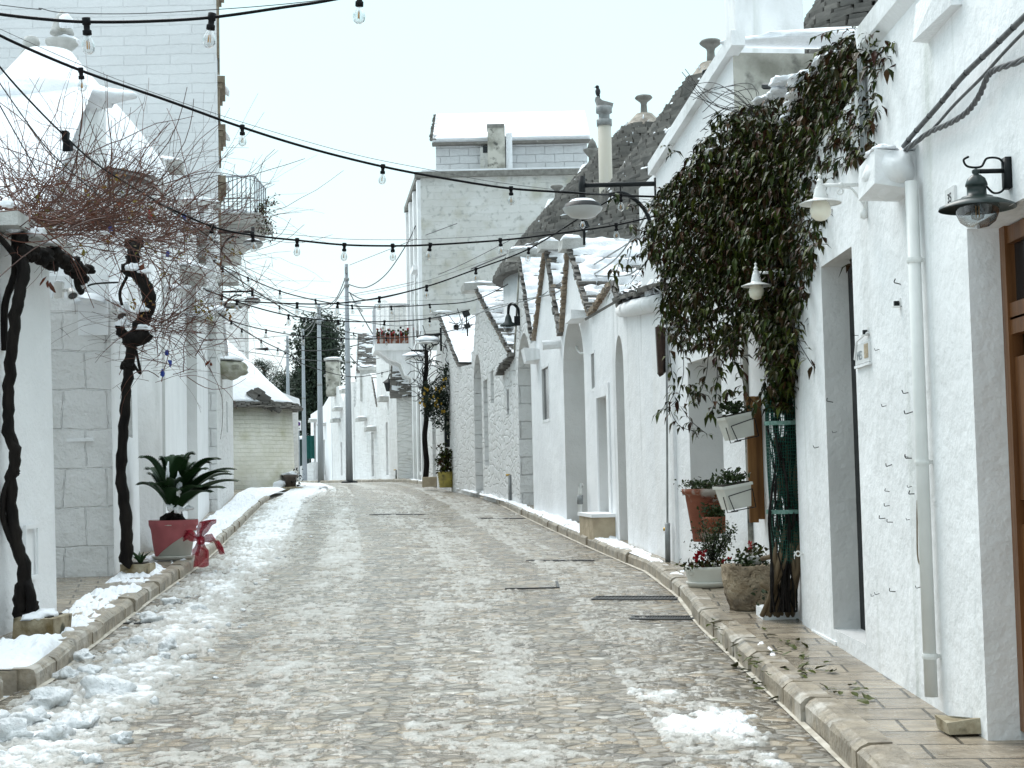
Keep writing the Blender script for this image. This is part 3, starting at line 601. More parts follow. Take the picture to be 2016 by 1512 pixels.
def trullo_cone(name, label, px, py, Y, z0, r0, m_top=True, cover=None, kind="mushroom", course=.085, curve=.08, seed=1, drum=True, group="conical trullo roofs", fm=None, plaster=.08):
    a = at(px, py, Y); t = thing(name, label, "trullo roof", (a.x, a.y, z0), group); hgt = a.z - z0; mb = MB(); k = 0; z = 0.0
    rad = lambda f: r0 * (1 - f) * (1 + curve * 4 * f * (1 - f)) + .17 * f
    lim = hgt * (1 - (plaster if m_top else .02))
    if cover is None or cover < .75:
        while z < lim:
            r = rad(z / hgt); nst = max(8, int(2 * math.pi * r / .27)); ph = random.random() * 6
            for j in range(nst):
                wd = random.uniform(.75, 1.15); th = ph + 2 * math.pi * j / nst
                if math.sin(th) > .45: continue      # the side away from the street is plain core
                e_ = Vector((math.cos(th), math.sin(th), 0)); tn = Vector((-e_.y, e_.x, 0)); rr = r + random.uniform(-.012, .018)
                mb.box((a.x + e_.x * (rr - .09), a.y + e_.y * (rr - .09), z0 + z + course * .5 + random.uniform(-.008, .008)), (2 * math.pi * r / nst * wd, .24, course * random.uniform(.78, .97)), tn, -e_, jit=.009)
            z += course
    prof = [(max(.02, rad(f) - .10), f * hgt) for f in np.linspace(0, 1, 24)]; mb.lathe(prof, (a.x, a.y, z0), 40)
    mb.build("roof", m_slate, t)
    if m_top:
        f0 = 1 - plaster; MB().lathe([(rad(f) + .03, f * hgt) for f in np.linspace(f0 - .015, 1, 10)], (a.x, a.y, z0), 28).build("plaster_tip", fm or mat("lime_tip", (.46, .41, .35), (.24, .21, .18), 5, .85, bump=((9, .04),)), t, True)
    if drum: MB().lathe([(r0 - .22, .6), (r0 - .22, z0 + .1)], (a.x, a.y, 0), 40).build("drum", m_plaster, t, True)
    if kind: finial(t, Vector((a.x, a.y, a.z + .18)), kind, .5)
    if cover:
        nu, nv = 200, 110; th = np.linspace(math.pi, 2 * math.pi, nu); f = np.linspace(0, .97, nv); T, Fh = np.meshgrid(th, f, indexing='ij')
        rr = r0 * (1 - Fh) * (1 + curve * 4 * Fh * (1 - Fh)) + .17 * Fh; n1 = fbm(T * r0 * 1.2 + seed, Fh * hgt * 5, 4, seed); n2 = fbm(T * 9, Fh * hgt * 12, 3, seed + 3)
        c = cover if cover >= .75 else cover - .5
        Ah = c + 1.2 * (n1 - .5) + .5 * (n2 - .5); hh = np.where(Ah > 0, .05 + np.minimum(Ah, .5) * .12, -.05)
        nx, ny = np.cos(T), np.sin(T); Pp = np.stack([a.x + rr * nx, a.y + rr * ny, z0 + Fh * hgt], -1)
        field("snow", Pp, hh, m_snow, t, nrm=np.stack([nx * .8, ny * .8, np.full_like(nx, .6)], -1), sink=.04)
    return t
XR = lambda y: (XRw(y), y)
# --- trullo house A (window, single pointed gable)
tA, pA, zA = house("trullo_house", "smooth white house with one tall dark window under a thin pointed gable with stone verges", XR(23.9), XR(27.35), 'R',
    [(1107, 655), (1078, 482), (1054, 670)], [m_smooth, m_shade_grey, m_smooth],
    [dict(near=1081, far=1068, top=720, bot=824, d=.03, mat=m_glassdark, part="window")], 3.2)
roof_on(tA, pA, (1107, 657), (1079, 484), 2.6, .2, 31); vergestones(tA, pA, pA.pl(1054, 668), pA.pl(1077, 484)); gcap(tA, pA, 1082, 494, .5, .13, .18, .16, seed=4)
s_, z_ = pA.pl(1102, 678); MB().tube([pA.P(s_ - .1, z_, -.1), pA.P(s_ - .1, z_ - .02, .30)], [.075, .08], 10).build("water_spout", m_plaster, tA)
s_, z_ = pA.pl(1056, 700); MB().box(pA.P(s_ - .2, z_, .10), (.30, .45, .24), pA.n, pA.d, jit=.04).build("corbel", m_plaster, tA)
def frame_round(t, pn, near, far, top, bot, w=.05, out=.008, name="window_frame", m=None):
    py = (top + bot) / 2; s0 = pn.pl(near, py)[0]; s1 = pn.pl(far, py)[0]; z1 = pn.pl(near, top)[1]; z0 = pn.pl(near, bot)[1]; s0, s1 = min(s0, s1), max(s0, s1); mb = MB()
    for a, b, c, d in ((s0 - w, s1 + w, z1, z1 + w), (s0 - w, s1 + w, z0 - w, z0), (s0 - w, s0, z0, z1), (s1, s1 + w, z0, z1)):
        mb.box(pn.P((a + b) / 2, (c + d) / 2, out / 2), (out, b - a, d - c), pn.n, pn.d)
    mb.build(name, m or m_plaster, t)
frame_round(tA, pA, 1081, 1068, 720, 824, .05)
# --- trullo house B (arched alcove, tiny window, door)
tB, pB, zB = house("trullo_house", "smooth white house with a tall arched alcove, recessed white door and a snowy slate slope", XR(19.05), XR(23.9), 'R',
    [(1107, 655), (1122, 480), (1166, 614), (1206, 553), (1216, 580)], [m_smooth, m_shade_grey, m_smooth],
    [dict(near=1152, far=1111, top=604, bot=1020, arch=.8, d=.6, mat=m_shade_grey, part="alcove", floor=1),
     dict(near=1171, far=1165, top=694, bot=764, d=.03, mat=m_glassdark, part="window"),
     dict(near=1199, far=1179, top=777, bot=1014, d=.30, mat=m_smooth, part="door")], 3.2)
roof_on(tB, pB, (1166, 616), (1124, 482), 2.8, lambda u, v: -.02 + .34 * v, 33); vergestones(tB, pB, pB.pl(1109, 650), pB.pl(1121, 484))
vergestones(tB, pB, pB.pl(1167, 616), pB.pl(1205, 556)); gcap(tB, pB, 1126, 494, .45, .15, .18, .16, seed=6)
s_, z_ = pB.pl(1150, 624); MB().box(pB.P(s_, z_, .05), (.36, .8, .11), pB.n, pB.d, jit=.02).build("eave_slab", m_plaster, tB)
frame_round(tB, pB, 1171, 1165, 694, 764, .04); frame_round(tB, pB, 1199, 1179, 777, 1012, .16, .02, "door_surround", m_smooth)
s0, z0 = pB.pl(1216, 1016); s1 = pB.pl(1154, 1016)[0]; c = pB.P(s0 + .75, z0 - .22, .12); s1 = s0 + 1.2; mb = MB(); mb.box(c, (.34, abs(s1 - s0) * .95, .42), pB.n, pB.d); mb.build("step", m_tan, tB)
MB().box(c + Vector((0, 0, .225)), (.38, abs(s1 - s0), .045), pB.n, pB.d).build("step_slab", m_smooth, tB)
mb = MB()
for px, py, r in [(1143, 955, .03)]:
    p = pB.px(1141, 985, .10); mb.tube([pB.px(1146, 955, .0), pB.px(1143, 955, .12), pB.px(1142, 965, .12), pB.px(1142, 1015, .12)], .028, 8)
mb.build("waste_pipe", m_pipe, tB, True)
MB().tube([pB.px(1142, 975, .12), pB.px(1142, 992, .12)], .045, 10).build("pipe_valve", m_pipegrey, tB, True)
# --- house with the eave slab
tC, pC, zC = house("trullo_house", "plain white plaster house with thick eave slab, narrow arched recess and grey wall streaks", XR(15.2), XR(19.05), 'R',
    [(1216, 578), (1224, 614), (1297, 594), (1335, 585)], [mat("limewash_streaked", WH, (.77, .775, .775), 1.2, .85, bump=((5, .02), (40, .004)), stain=((.55, .56, .56), 1.6, .56, .2, (2.5, 2.5, .14))), m_shade_grey, m_smooth],
    [dict(near=1231, far=1215, top=652, bot=1062, arch=.9, d=.5, mat=m_shade_grey, part="alcove", floor=1)], 3.2)
roof_on(tC, pC, (1228, 614), (1217, 560), 1.6, .3, 36, verge=False)
s0, z0 = pC.pl(1226, 612); s1, z1 = pC.pl(1299, 596); mb = MB(); mb.tube([pC.P(s0, z0, .02), pC.P((s0 + s1) / 2, (z0 + z1) / 2, .05), pC.P(s1, z1, .02)], [.08, .10, .095], 10); mb.build("eave_slab", m_plaster, tC, True)
# slate slope facing the street above the eave slab
P0 = pC.P(s1 - .1, z1 + .12, .05); P1 = pC.P(s0, z0 + .12, .05); V = (-pC.n * 1.2 + Vector((0, 0, .75))); mb = MB(); slates(mb, P0, (P1 - P0), (P1 - P0).length, V, 1.7, .13); mb.build("roof", m_slate, tC)
snow_slope(tC, P0, (P1 - P0), (P1 - P0).length, V, 1.7, .22, seed=38)
s_, z_ = pC.pl(1196, 600); mb = MB(); mb.box(pC.px(1205, 598, .2), (.75, .10, .03), (pC.n * .8 + Vector((0, 0, -.45))).normalized(), pC.d); mb.build("gutter_stone", m_slate, tC)
# gas riser pipe on its near edge
mb = MB(); mb.tube([pC.px(1312, 600, .05), pC.px(1314, 1000, .05), pC.px(1314, 1100, .05)], .012, 6); mb.build("riser_pipe", m_pipegrey, tC)
mb = MB(); mb.tube([pC.px(1314, 1030, .06), pC.px(1315, 1108, .06)], .03, 8); mb.build("pipe_sleeve", m_pipegrey, tC, True)
MB().tube([pC.px(1314, 1042, .06), pC.px(1306, 1042, .10)], .018, 8).build("brass_tap", m_brass, tC, True)
# tilted wooden frame hung on the wall
tF = thing("wall_frame", "narrow dark wooden frame leaning out from the white wall left of the vine", "wall frame", pC.px(1302, 735, .06)); mb = MB()
q = [pC.px(1295, 644, .10), pC.px(1309, 650, .02), pC.px(1307, 728, .02), pC.px(1300, 736, .10)]
for i in range(4): mb.tube([q[i], q[(i + 1) % 4]], .035, 4)
mb.build("frame", m_frame, tF); MB().add(q, [(0, 1, 2, 3)]).prism(q, pC.n * -.02).build("panel", m_frame, tF)
# --- stone houses C1, C2, D
tD, pD, zD = house("stone_house", "rubble stone house with a tall arched alcove of big whitewashed blocks, lantern on its gable", XR(27.35), XR(31.25), 'R',
    [(1054, 668), (1025, 510), (1013, 700)], [m_rubble, m_block, m_rubble], [dict(near=1047, far=1021, top=640, bot=990, arch=.9, d=.6, mat=m_block, part="alcove", floor=1)], 3.4)
roof_on(tD, pD, (1052, 668), (1027, 514), 2.6, .35, 41, verge=False); gcap(tD, pD, 1024, 510, .6, .16, .25, .4, seed=8)
pts = [(1050, 662), (1026, 516)]; mb = MB()
for a, b in (((1052, 668), (1025, 512)), ((1025, 512), (1014, 695))):
    (sa, za), (sb, zb) = pD.pl(*a), pD.pl(*b); mb.prism([pD.P(sa, za - .02, .03), pD.P(sb, zb - .02, .03), pD.P(sb, zb + .08, .03), pD.P(sa, za + .08, .03)], -pD.n * .12)
mb.build("parapet", m_aged, tD)
tE, pE, zE = house("stone_house", "rough white stone house with slit window, narrow door and snow streaked slate roof", XR(31.25), XR(38.6), 'R',
    [(1013, 702), (1011, 712), (940, 570), (932, 690)], [m_rubble, m_block, m_rubble],
    [dict(near=1002, far=998, top=765, bot=816, d=.05, mat=m_glassdark, part="window"), dict(near=972, far=966, top=728, bot=792, d=.2, mat=m_shade_grey, part="blind_window"),
     dict(near=961, far=953, top=745, bot=916, d=.3, mat=m_shade_grey, part="door"), dict(near=949, far=934, top=690, bot=960, arch=.9, d=.5, mat=m_block, part="alcove", floor=1)], 3.6)
roof_on(tE, pE, (1012, 704), (941, 572), 3.0, lambda u, v: -.05 + .25 * v, 43, course=.13); gcap(tE, pE, 934, 574, .9, .16, .3, .6, seed=9)
P0 = pE.px(1012, 700, .06); P1 = pE.px(985, 735, .06)
mb = MB()
for k in range(16):
    c = P0.lerp(P1, (k + .5) / 16); mb.box(c + Vector((0, 0, random.uniform(0, .05))), (.22, .3, .06), pE.n, pE.d, jit=.03)
mb.build("eave_stones", m_slate, tE)
tG, pG, zG = house("stone_house", "far rubble house behind the vines with two pointed snowy gables", XR(38.6), XR(50.2), 'R',
    [(933, 716), (906, 722), (868, 626), (856, 722), (838, 690)], [m_rubble, m_block, m_rubble],
    [dict(near=884, far=874, top=790, bot=942, d=.3, mat=m_shade_grey, part="door"), dict(near=858, far=851, top=780, bot=940, arch=.7, d=.4, mat=m_block, part="alcove", floor=1)], 3.6)
roof_on(tG, pG, (906, 722), (869, 628), 3.0, .45, 45, verge=False); gcap(tG, pG, 866, 628, .9, .16, .3, .5, seed=10)
# --- conical roofs
trullo_cone("trullo_roof", "large dark slate cone with mushroom pinnacle, partly hidden by the white parapet", 1400, 125, 27.0, 5.3, 2.95, seed=3, cover=.22, curve=.02)
trullo_cone("trullo_roof", "dark slate cone with flat round pinnacle beside the chimney with the bird", 1268, 225, 34.0, 5.9, 3.6, seed=5, cover=.18, curve=.07)
trullo_cone("trullo_roof", "snow covered cone with a spiked pinnacle left of the metal chimney", 1167, 322, 42.0, 6.6, 2.25, cover=.95, curve=0, kind="spike", seed=7, m_top=False)
trullo_cone("trullo_roof", "far snowy cone with a shallow bowl pinnacle in front of the tall weathered building", 1097, 392, 46.0, 7.2, 1.4, cover=.95, curve=0, seed=9, m_top=False)
trullo_cone("trullo_roof", "brown slate dome cut off by the top of the frame above the vine", 1715, -150, 20.0, 2.6, 3.3, seed=11, curve=.14, kind=None, m_top=False)
# --- vine house (behind the big vine)
tV, pV, zV = house("vine_house", "white house behind the big vine with sloping parapet and stained upper end wall under snow", XR(12.66), (1.50, 16.7), 'R',
    [(1455, 84), (1290, 338), (1285, 345)], [m_smooth, m_shade_grey, m_aged], [dict(near=1424, far=1358, top=692, bot=1068, d=.42, mat=m_shade_grey, part="niche")], 1.9, cat="house")
(sa, za), (sb, zb) = pV.pl(1456, 82), pV.pl(1288, 340)
MB().prism([pV.P(sa, za - .03, .07), pV.P(sb, zb - .03, .07), pV.P(sb, zb + .10, .07), pV.P(sa, za + .10, .07)], -pV.n * .12).build("parapet", m_plaster, tV)
MB().blob(pV.P(sa + .12, za + .06, -.95), (1.0, .22, .10), 3, 4, .12, flat=True).build("snow", m_snow, tV, True)
mb = MB(); mb.hexa([(1.95, 10.1, 0), (2.05, 13.0, 0), (4.2, 13.0, 0), (4.2, 10.1, 0), (1.95, 10.1, 2.9), (2.05, 13.0, 2.9), (4.2, 13.0, 2.9), (4.2, 10.1, 2.9)]); mb.build("side_wing", m_smooth, tV)
c = at(1502, 40, 17.5); t = thing("chimney_stack", "broad white plastered chimney stack above the vine house, cut by the frame top", "chimney", (c.x, c.y, 3))
MB().box((c.x, c.y, 5.2), (.80, .8, 5.0), jit=.02).build("stack", m_plaster, t); MB().box((c.x, c.y, 7.77), (.95, .95, .14)).build("cap", m_cap, t)
# --- house 2 (deep doorway) and house 35
t2, p2, z2 = house("doorway_house", "lumpy white house with a deep grey doorway beside the vine trunk", (1.93, 7.72), (1.93, 10.05), 'R',
    [(1740, 100), (1585, 325)], [m_plaster, m_shade_grey, m_plaster], [dict(near=1690, far=1628, top=462, ztop=2.64, bot=1262, d=.165, mat=m_black, part="door")], 2.5)
p_ = p2.px(1660, 1258, -.12); MB().box((2.02, p_.y, p_.z - .0), (.2, .74, .05)).build("door_sill", m_plaster, t2)
t1, p1, z1 = house("corner_house", "nearest rough white house number 35 with downpipe, stone corbel and brown wooden door", (1.93, 3.2), (1.93, 7.72), 'R',
    [(0, 4.8), (3.42, 4.8), (3.46, 3.78), (4.52, 3.72)], [m_plaster, m_plaster, m_plaster], [dict(near=2050, far=1922, top=366, ztop=2.386, bot=1440, floor=1, d=.2, mat=m_wood, part="door")], 3.0, top_sz=True)
s0, z0 = p1.pl(2050, 1000); s1 = p1.pl(1923, 945)[0]
# door joinery
za = 2.386; zb = gz(6) + .16
mb = MB()
for z in (za - .04, za - .42, za - .36, zb + .10): mb.box(p1.P((s0 + s1) / 2, z, -.17), (.05, abs(s1 - s0), .07), p1.n, p1.d)
for q in (s1 - .035, s0 + .03, (s0 + s1) / 2): mb.box(p1.P(q, (za + zb) / 2, -.165), (.06, .07, za - zb), p1.n, p1.d)
mb.build("door_frame", m_wood, t1); MB().box(p1.P((s0 + s1) / 2, za - .22, -.185), (.02, abs(s1 - s0) - .1, .30), p1.n, p1.d).build("transom_pane", m_glassdark, t1)
mb = MB()
for z0_, z1_ in ((zb + .2, zb + .85), (zb + .95, za - .55)): mb.box(p1.P((s0 + s1) / 2 + (s1 - s0) / 4, (z0_ + z1_) / 2, -.18), (.05, abs(s1 - s0) / 2 - .12, z1_ - z0_), p1.n, p1.d)
mb.build("door_panel", m_wood, t1)
MB().box(p1.P(p1.pl(1925, 1445)[0] - .35, zb - .10, .06), (.16, .8, .08), p1.n, p1.d, jit=.01).build("door_step", m_tan, t1)
# corbel stone with snow and the downpipe
c = Vector((1.85, 7.05, at(1770, 345, 7.05).z)); mb = MB(); mb.blob(c, (.115, .24, .115), 5, 3, .10); mb.build("corbel", m_plaster, t1, True)
MB().box(c + Vector((.0, 0, .0)), (.2, .34, .185), jit=.022).build("corbel_block", m_plaster, t1)
mb = MB(); mb.blob(c + Vector((-.05, -.05, .10)), (.07, .12, .03), 2, 3, .2, flat=True); mb.blob(c + Vector((.07, -.12, .10)), (.04, .1, .03), 6, 3, .2, flat=True); mb.build("snow", m_snow, t1, True)
MB().tube([(1.882, 6.80, c.z - .08), (1.882, 6.80, gz(6.8) + .19)], .030, 14).build("downpipe", m_pipe, t1, True)
mb = MB()
for py in (512, 910, 1292):
    z = at(1815, py, 6.8).z; mb.lathe([(.034, -.012), (.036, 0), (.034, .012)], (1.882, 6.80, z), 14); mb.box((1.91, 6.80, z), (.06, .012, .018))
mb.build("pipe_clip", m_pipe, t1)
mb = MB(); mb.box((1.95, 6.35, at(1845, 35, 6.4).z + .03), (.16, .5, .16), jit=.015); mb.build("cornice", m_smooth, t1)
mb = MB(); zt = at(1790, 28, 7.4).z
mb.prism([(1.93, 6.66, zt - .13), (1.88, 6.66, zt - .08), (1.87, 6.66, zt + .02), (1.93, 6.66, zt + .05), (2.3, 6.66, zt + .05), (2.3, 6.66, zt - .13)], (0, 1.08, 0))
mb.build("cornice_moulding", m_plaster, t1)
MB().box((1.86, 6.32, gz(6.3) + .15), (.15, .15, .065), jit=.012).build("doorstop_stone", m_plantstone, t1)
# conduits at the crease between the two houses
mb = MB()
for o, r in ((0, .012), (.03, .008), (.055, .010)): mb.tube([(1.915 - o * .2, 7.75 + o, at(1742, 108, 7.75).z), (1.915 - o * .2, 7.75 + o, at(1742, 300, 7.75).z)], r, 6)
t = thing("wall_conduit", "grey conduits running down the crease beside the vine top", "cable", (1.91, 7.75, 2.4)); mb.build("conduit", m_pipegrey, t)
# ================================================================ LEFT SIDE
XL = lambda y: (XLw(y), y)
tl1, pl1, zl1 = house("street_house", "nearest plain white house on the left, painted meter door behind the first vine trunk", XL(5.5), (-3.67, 11.85), 'L', [(112, 512), (40, 470), (-300, 300)], [m_smooth, m_shade_grey, m_smooth], [], .45, batter=.02)
mb = MB(); mb.box(pl1.P(pl1.L - .75, zl1(5) + .07, -.25), (.75, 1.6, .12), pl1.n, pl1.d, jit=.01); mb.build("eave_slab", m_cap, tl1)
frame_round(tl1, pl1, 48, 70, 1042, 1136, .03, .02, "meter_door_frame", m_smooth)
tl2, pl2, zl2 = house("trullo_house", "white gable set back behind the first vine, snow loaded cap stone at its peak", (-4.75, 11.9), (-4.75, 17.25), 'L', [(60, 520), (95, 440), (183, 200), (195, 200)], [m_smooth, m_shade_grey, m_smooth], [], 4.5)
P0 = pl2.px(90, 450, .1); P1 = pl2.px(186, 200, .1); V = P1 - P0
snow_slope(tl2, P0, -pl2.n, 4.6, V, V.length + .1, .85, .10, .05, seed=61); gcap(tl2, pl2, 184, 205, .38, .13, .16, .22, seed=12)
MB().blob(P1 + Vector((-1.4, .2, .12)), (1.6, .35, .22), 8, 4, .15).build("ridge_snow", m_snow, tl2, True)
tl3, pl3, zl3 = house("stone_house", "white house end of big rough limewashed blocks between the two vine trunks", (-4.10, 15.13), (-4.94, 19.98), 'L', [(213, 565), (225, 590), (250, 640), (262, 560), (300, 500)], [m_smooth, m_bigrubble, m_bigrubble], [dict(near=252, far=264, top=770, bot=858, d=.25, mat=m_shade_grey, part="window_niche")], .75, batter=.012)
p = pl3.P(0, 0); zt = at(160, 640, 15.1).z
MB().box((-4.46, 15.09, zt + .2), (.64, .04, .62)).build("plaster_band", m_smooth, tl3)
MB().box((-4.50, 15.08, at(160, 866, 15.1).z), (.42, .06, .035)).build("ledge", m_smooth, tl3)
P0 = pl3.px(222, 592, .05); P1 = pl3.px(262, 660, .05)
MB().blob((P0 + P1) / 2 + Vector((-.15, 0, .1)), (.2, .9, .12), 9, 3, .25, flat=True).build("snow", m_snow, tl3, True)
tl4, pl4, zl4 = house("street_house", "white house behind the potted cycad with tan side wall and snow capped end pillar", (-4.72, 20.0), (-5.57, 25.18), 'L', [(331, 338), (338, 345), (343, 500), (373, 560), (390, 600)], [m_smooth, m_shade_grey, m_shade_grey], [], 1.1)
c = at(262, 540, 19.96); MB().box((c.x - .05, 19.97, c.z + .25), (.62, .05, 1.1)).build("tan_wall_patch", m_tan, tl4)
gcap(tl4, pl4, 333, 338, .45, .12, .2, .3, seed=13)
s_, z_ = pl4.pl(360, 545); MB().box(pl4.P(s_, z_, .0), (.7, 1.6, .12), pl4.n, pl4.d).build("roof_slab", m_cap, tl4); MB().blob(pl4.P(s_, z_ + .1, 0), (.38, .85, .14), 3, 3, .15, flat=True).build("snow", m_snow, tl4, True)
tl5, pl5, zl5 = house("street_house", "white house beyond the cycad with stepped snowy slates and two lamp-like roof slabs", (-5.40, 25.2), (-6.2, 29.98), 'L', [(390, 478), (398, 478), (404, 560), (430, 622)], [m_smooth, m_shade_grey, m_shade_grey], [], 2.2)
mb = MB(); sn = MB()
for k, (px, py) in enumerate([(352, 520), (362, 500), (375, 478), (385, 462), (395, 452), (348, 550), (370, 535), (388, 515)]):
    c = at(px, py, 25.4 + .15 * k); mb.box(c, (.42, .5, .10), jit=.03); sn.blob(c + Vector((0, 0, .09)), (.24, .28, .09), k, 3, .2, flat=True)
mb.build("roof_steps", m_darkcap, tl5); sn.build("snow", m_snow, tl5, True)
for px, py, Y in ((397, 630, 25.1), (425, 618, 29.8)):
    c = at(px, py, Y); MB().lathe([(.03, -.02), (.20, -.04), (.24, 0), (.20, .03)], c, 20).build("roof_slab", m_cap, tl5, True); MB().blob(c + Vector((0, 0, .05)), (.23, .23, .13), px, 3, .1, flat=True).build("snow", m_snow, tl5, True)
c = at(393, 405, 26.5); t = thing("chimney_pot", "flat slab chimney top on short posts heavy with snow, left of the iron balcony", "chimney", (c.x, c.y, c.z - .6)); mb = MB(); mb.box(c, (.66, .5, .09), jit=.01); mb.build("slab", m_cap, t)
for dx in (-.25, .0, .24): MB().box(c + Vector((dx, 0, -.28)), (.08, .4, .48)).build("post", m_plaster, t)
MB().box(c + Vector((0, 0, -.9)), (.62, .55, .8)).build("stack", m_plaster, t); MB().blob(c + Vector((0, 0, .05)), (.36, .28, .10), 5, 3, .1, flat=True).build("snow", m_snow, t, True)
tl6, pl6, zl6 = house("stone_house", "last rubble white house of the left row with a slit and mossy corbel stone", (-6.03, 30.0), (-7.56, 39.8), 'L', [(430, 562), (437, 566), (442, 690), (461, 742)], [m_rubble, m_block, m_block], [dict(near=446, far=448, top=790, bot=850, d=.15, mat=m_glassdark, part="slit_window")], 3.0)
gcap(tl6, pl6, 433, 560, .7, .2, .4, .5, seed=15)
P0 = pl6.px(441, 700, .08); P1 = pl6.px(436, 575, .08); V = P1 - P0
snow_slope(tl6, pl6.px(452, 730, .05), -pl6.n, 2.5, pl6.px(437, 585, .05) - pl6.px(452, 730, .05), 3.2, .6, .1, .05, seed=66)
s_, z_ = pl6.pl(436, 728); MB().blob(pl6.P(s_, z_, .15), (.42, .6, .22), 7, 3, .15).build("corbel", mat("mossy_corbel", (.42, .41, .36), (.25, .25, .18), 5, .85, bump=((9, .04),)), tl6, True)
MB().blob(pl6.P(s_, z_ + .2, .15), (.3, .5, .1), 3, 3, .2, flat=True).build("snow", m_snow, tl6, True)
# snow cone and pinnacles behind
tcs = trullo_cone("trullo_roof", "rounded cone buried in smooth snow behind the first vine", 96, 105, 19.0, 5.2, 1.55, cover=1.3, seed=17, kind=None, m_top=False, curve=.10, drum=False); ca = at(96, 105, 19.0); MB().lathe([(1.42, .3), (1.42, 5.3)], (ca.x, 19.0, 0), 40).build("drum", m_plaster, tcs, True)
for px, py, Y, kind, lab in ((62, 100, 22, "ball", "weathered round pinnacle under the top string of bulbs"), (122, 62, 22, "cone", "pointed white pinnacle over a bowl, beside the first bulb")):
    c = at(px, py, Y); t = thing("pinnacle", lab, "pinnacle", (c.x, c.y, c.z - .4), "roof pinnacles in front of the tall wall")
    if kind == "ball": MB().lathe([(.10, -.55), (.10, -.32), (.14, -.28), (.18, -.16), (.17, -.05), (.11, .02), (.10, .05), (.13, .12), (.10, .2), (.02, .23)], c, 18).build("stone", m_cap, t, True)
    else:
        MB().lathe([(.14, -.62), (.09, -.45), (.10, -.34), (.24, -.20), (.25, -.15), (.10, -.12), (.10, -.06), (.18, -.04), (.17, 0), (.10, .2), (.02, .32)], c, 18).build("stone", m_cap, t, True)
        MB().blob(c + Vector((.06, -.02, .1)), (.11, .14, .17), 3, 3, .15).blob(c + Vector((.08, 0, -.15)), (.18, .18, .08), 4, 3, .15).build("snow", m_snow, t, True)
# tall left building
tT = thing("tall_building", "tall whitewashed block on the left with brown window cornices and an iron balcony", "building", (-7.05, 35, .8))
c0 = Vector((at(432, 700, 35).x, 35, 0)); c1 = Vector((-9.15, 46.5, 0))
MB().hexa([(-18, 35, 0), (c0.x, 35, 0), c1, (-18, 46.5, 0), (-18, 35, 17), (c0.x, 35, 17), (c1.x, c1.y, 17), (-18, 46.5, 17)]).build("wall", m_tall, tT)
dS = (c1 - c0).normalized(); nS = Vector((dS.y, -dS.x, 0))
for k, (py0, py1, off) in enumerate(((-60, 98, .5), (124, 190, 1.6), (196, 250, 3.0), (345, 520, .6))):
    z1 = at(415, py0, 35).z; z0 = at(415, py1, 35).z; a = c0 + dS * off; f = MB()
    for w0 in (.0, 1.5): f.box(a + dS * (w0 + .12) + nS * .03 + Vector((0, 0, (z0 + z1) / 2)), (.06, .24, z1 - z0), nS, dS)
    f.box(a + dS * .87 + nS * .09 + Vector((0, 0, z1 + .02)), (.20, 1.95, .16), nS, dS); f.box(a + dS * .87 + nS * .06 + Vector((0, 0, z1 - .13)), (.12, 1.85, .12), nS, dS)
    wf = f.build("window", m_trim, tT); MB().box(a + dS * .87 + nS * .01 + Vector((0, 0, (z0 + z1) / 2 - .1)), (.02, 1.25, z1 - z0 - .2), nS, dS).build("pane", m_glassdark, wf)
    MB().blob(a + dS * .87 + nS * .09 + Vector((0, 0, z1 + .10)), (.12, 1.0, .10), k, 3, .1, flat=True).build("snow", m_snow, wf, True)
bY = 37.6; zb = at(460, 420, bY).z; xa = at(432, 420, bY).x; xb = at(514, 420, bY).x; mb = MB(); m_bal = mat("balcony_stone", (.60, .59, .565), (.54, .53, .50), 3, .8, bump=((12, .01),))
bal = MB().box(((xa + xb) / 2 - .2, bY + .9, zb - .14), (xb - xa + .4, 1.9, .28)).build("balcony", m_bal, tT)
MB().box(((xa + xb) / 2 - .25, bY + .9, zb - .36), (xb - xa + .1, 1.8, .16)).prism([(xa - .2, bY + .2, zb - .44), (xa + .62, bY + .2, zb - .44), (xa + .62, bY + .2, zb - .68), (xa + .30, bY + .2, zb - .86), (xa + .30, bY + .2, zb - 1.15), (xa - .2, bY + .2, zb - 1.15)], (0, 1.2, 0)).build("bracket", m_bal, bal)
mb = MB(); zr = at(460, 347, bY).z; xe = at(501, 380, bY).x
for k in range(9): x = xa + (xe - xa) * k / 8; mb.tube([(x, bY + .05, zb), (x, bY + .05, zr)], .016, 6)
for z in (zr, zb + .40): mb.tube([(xa, bY + .05, z), (xe, bY + .05, z)], .022, 6)
for k in range(6): y = bY + .05 + k * .33; mb.tube([(xe, y, zb), (xe, y, zr)], .02, 6)
mb.tube([(xe, bY + .05, zr), (xe, bY + 1.75, zr)], .022, 6); mb.build("railing", mat("grey_railing", (.42, .45, .48), (.36, .39, .42), 6, .5), bal)
MB().blob(((xa + xe) / 2, bY + .1, zr + .02), ((xe - xa) * .55, .05, .04), 2, 3, .1, flat=True).blob(((xa + xe) / 2, bY + .3, zb + .0), ((xe - xa) * .5, .3, .16), 5, 3, .2, flat=True).build("snow", m_snow, bal, True)
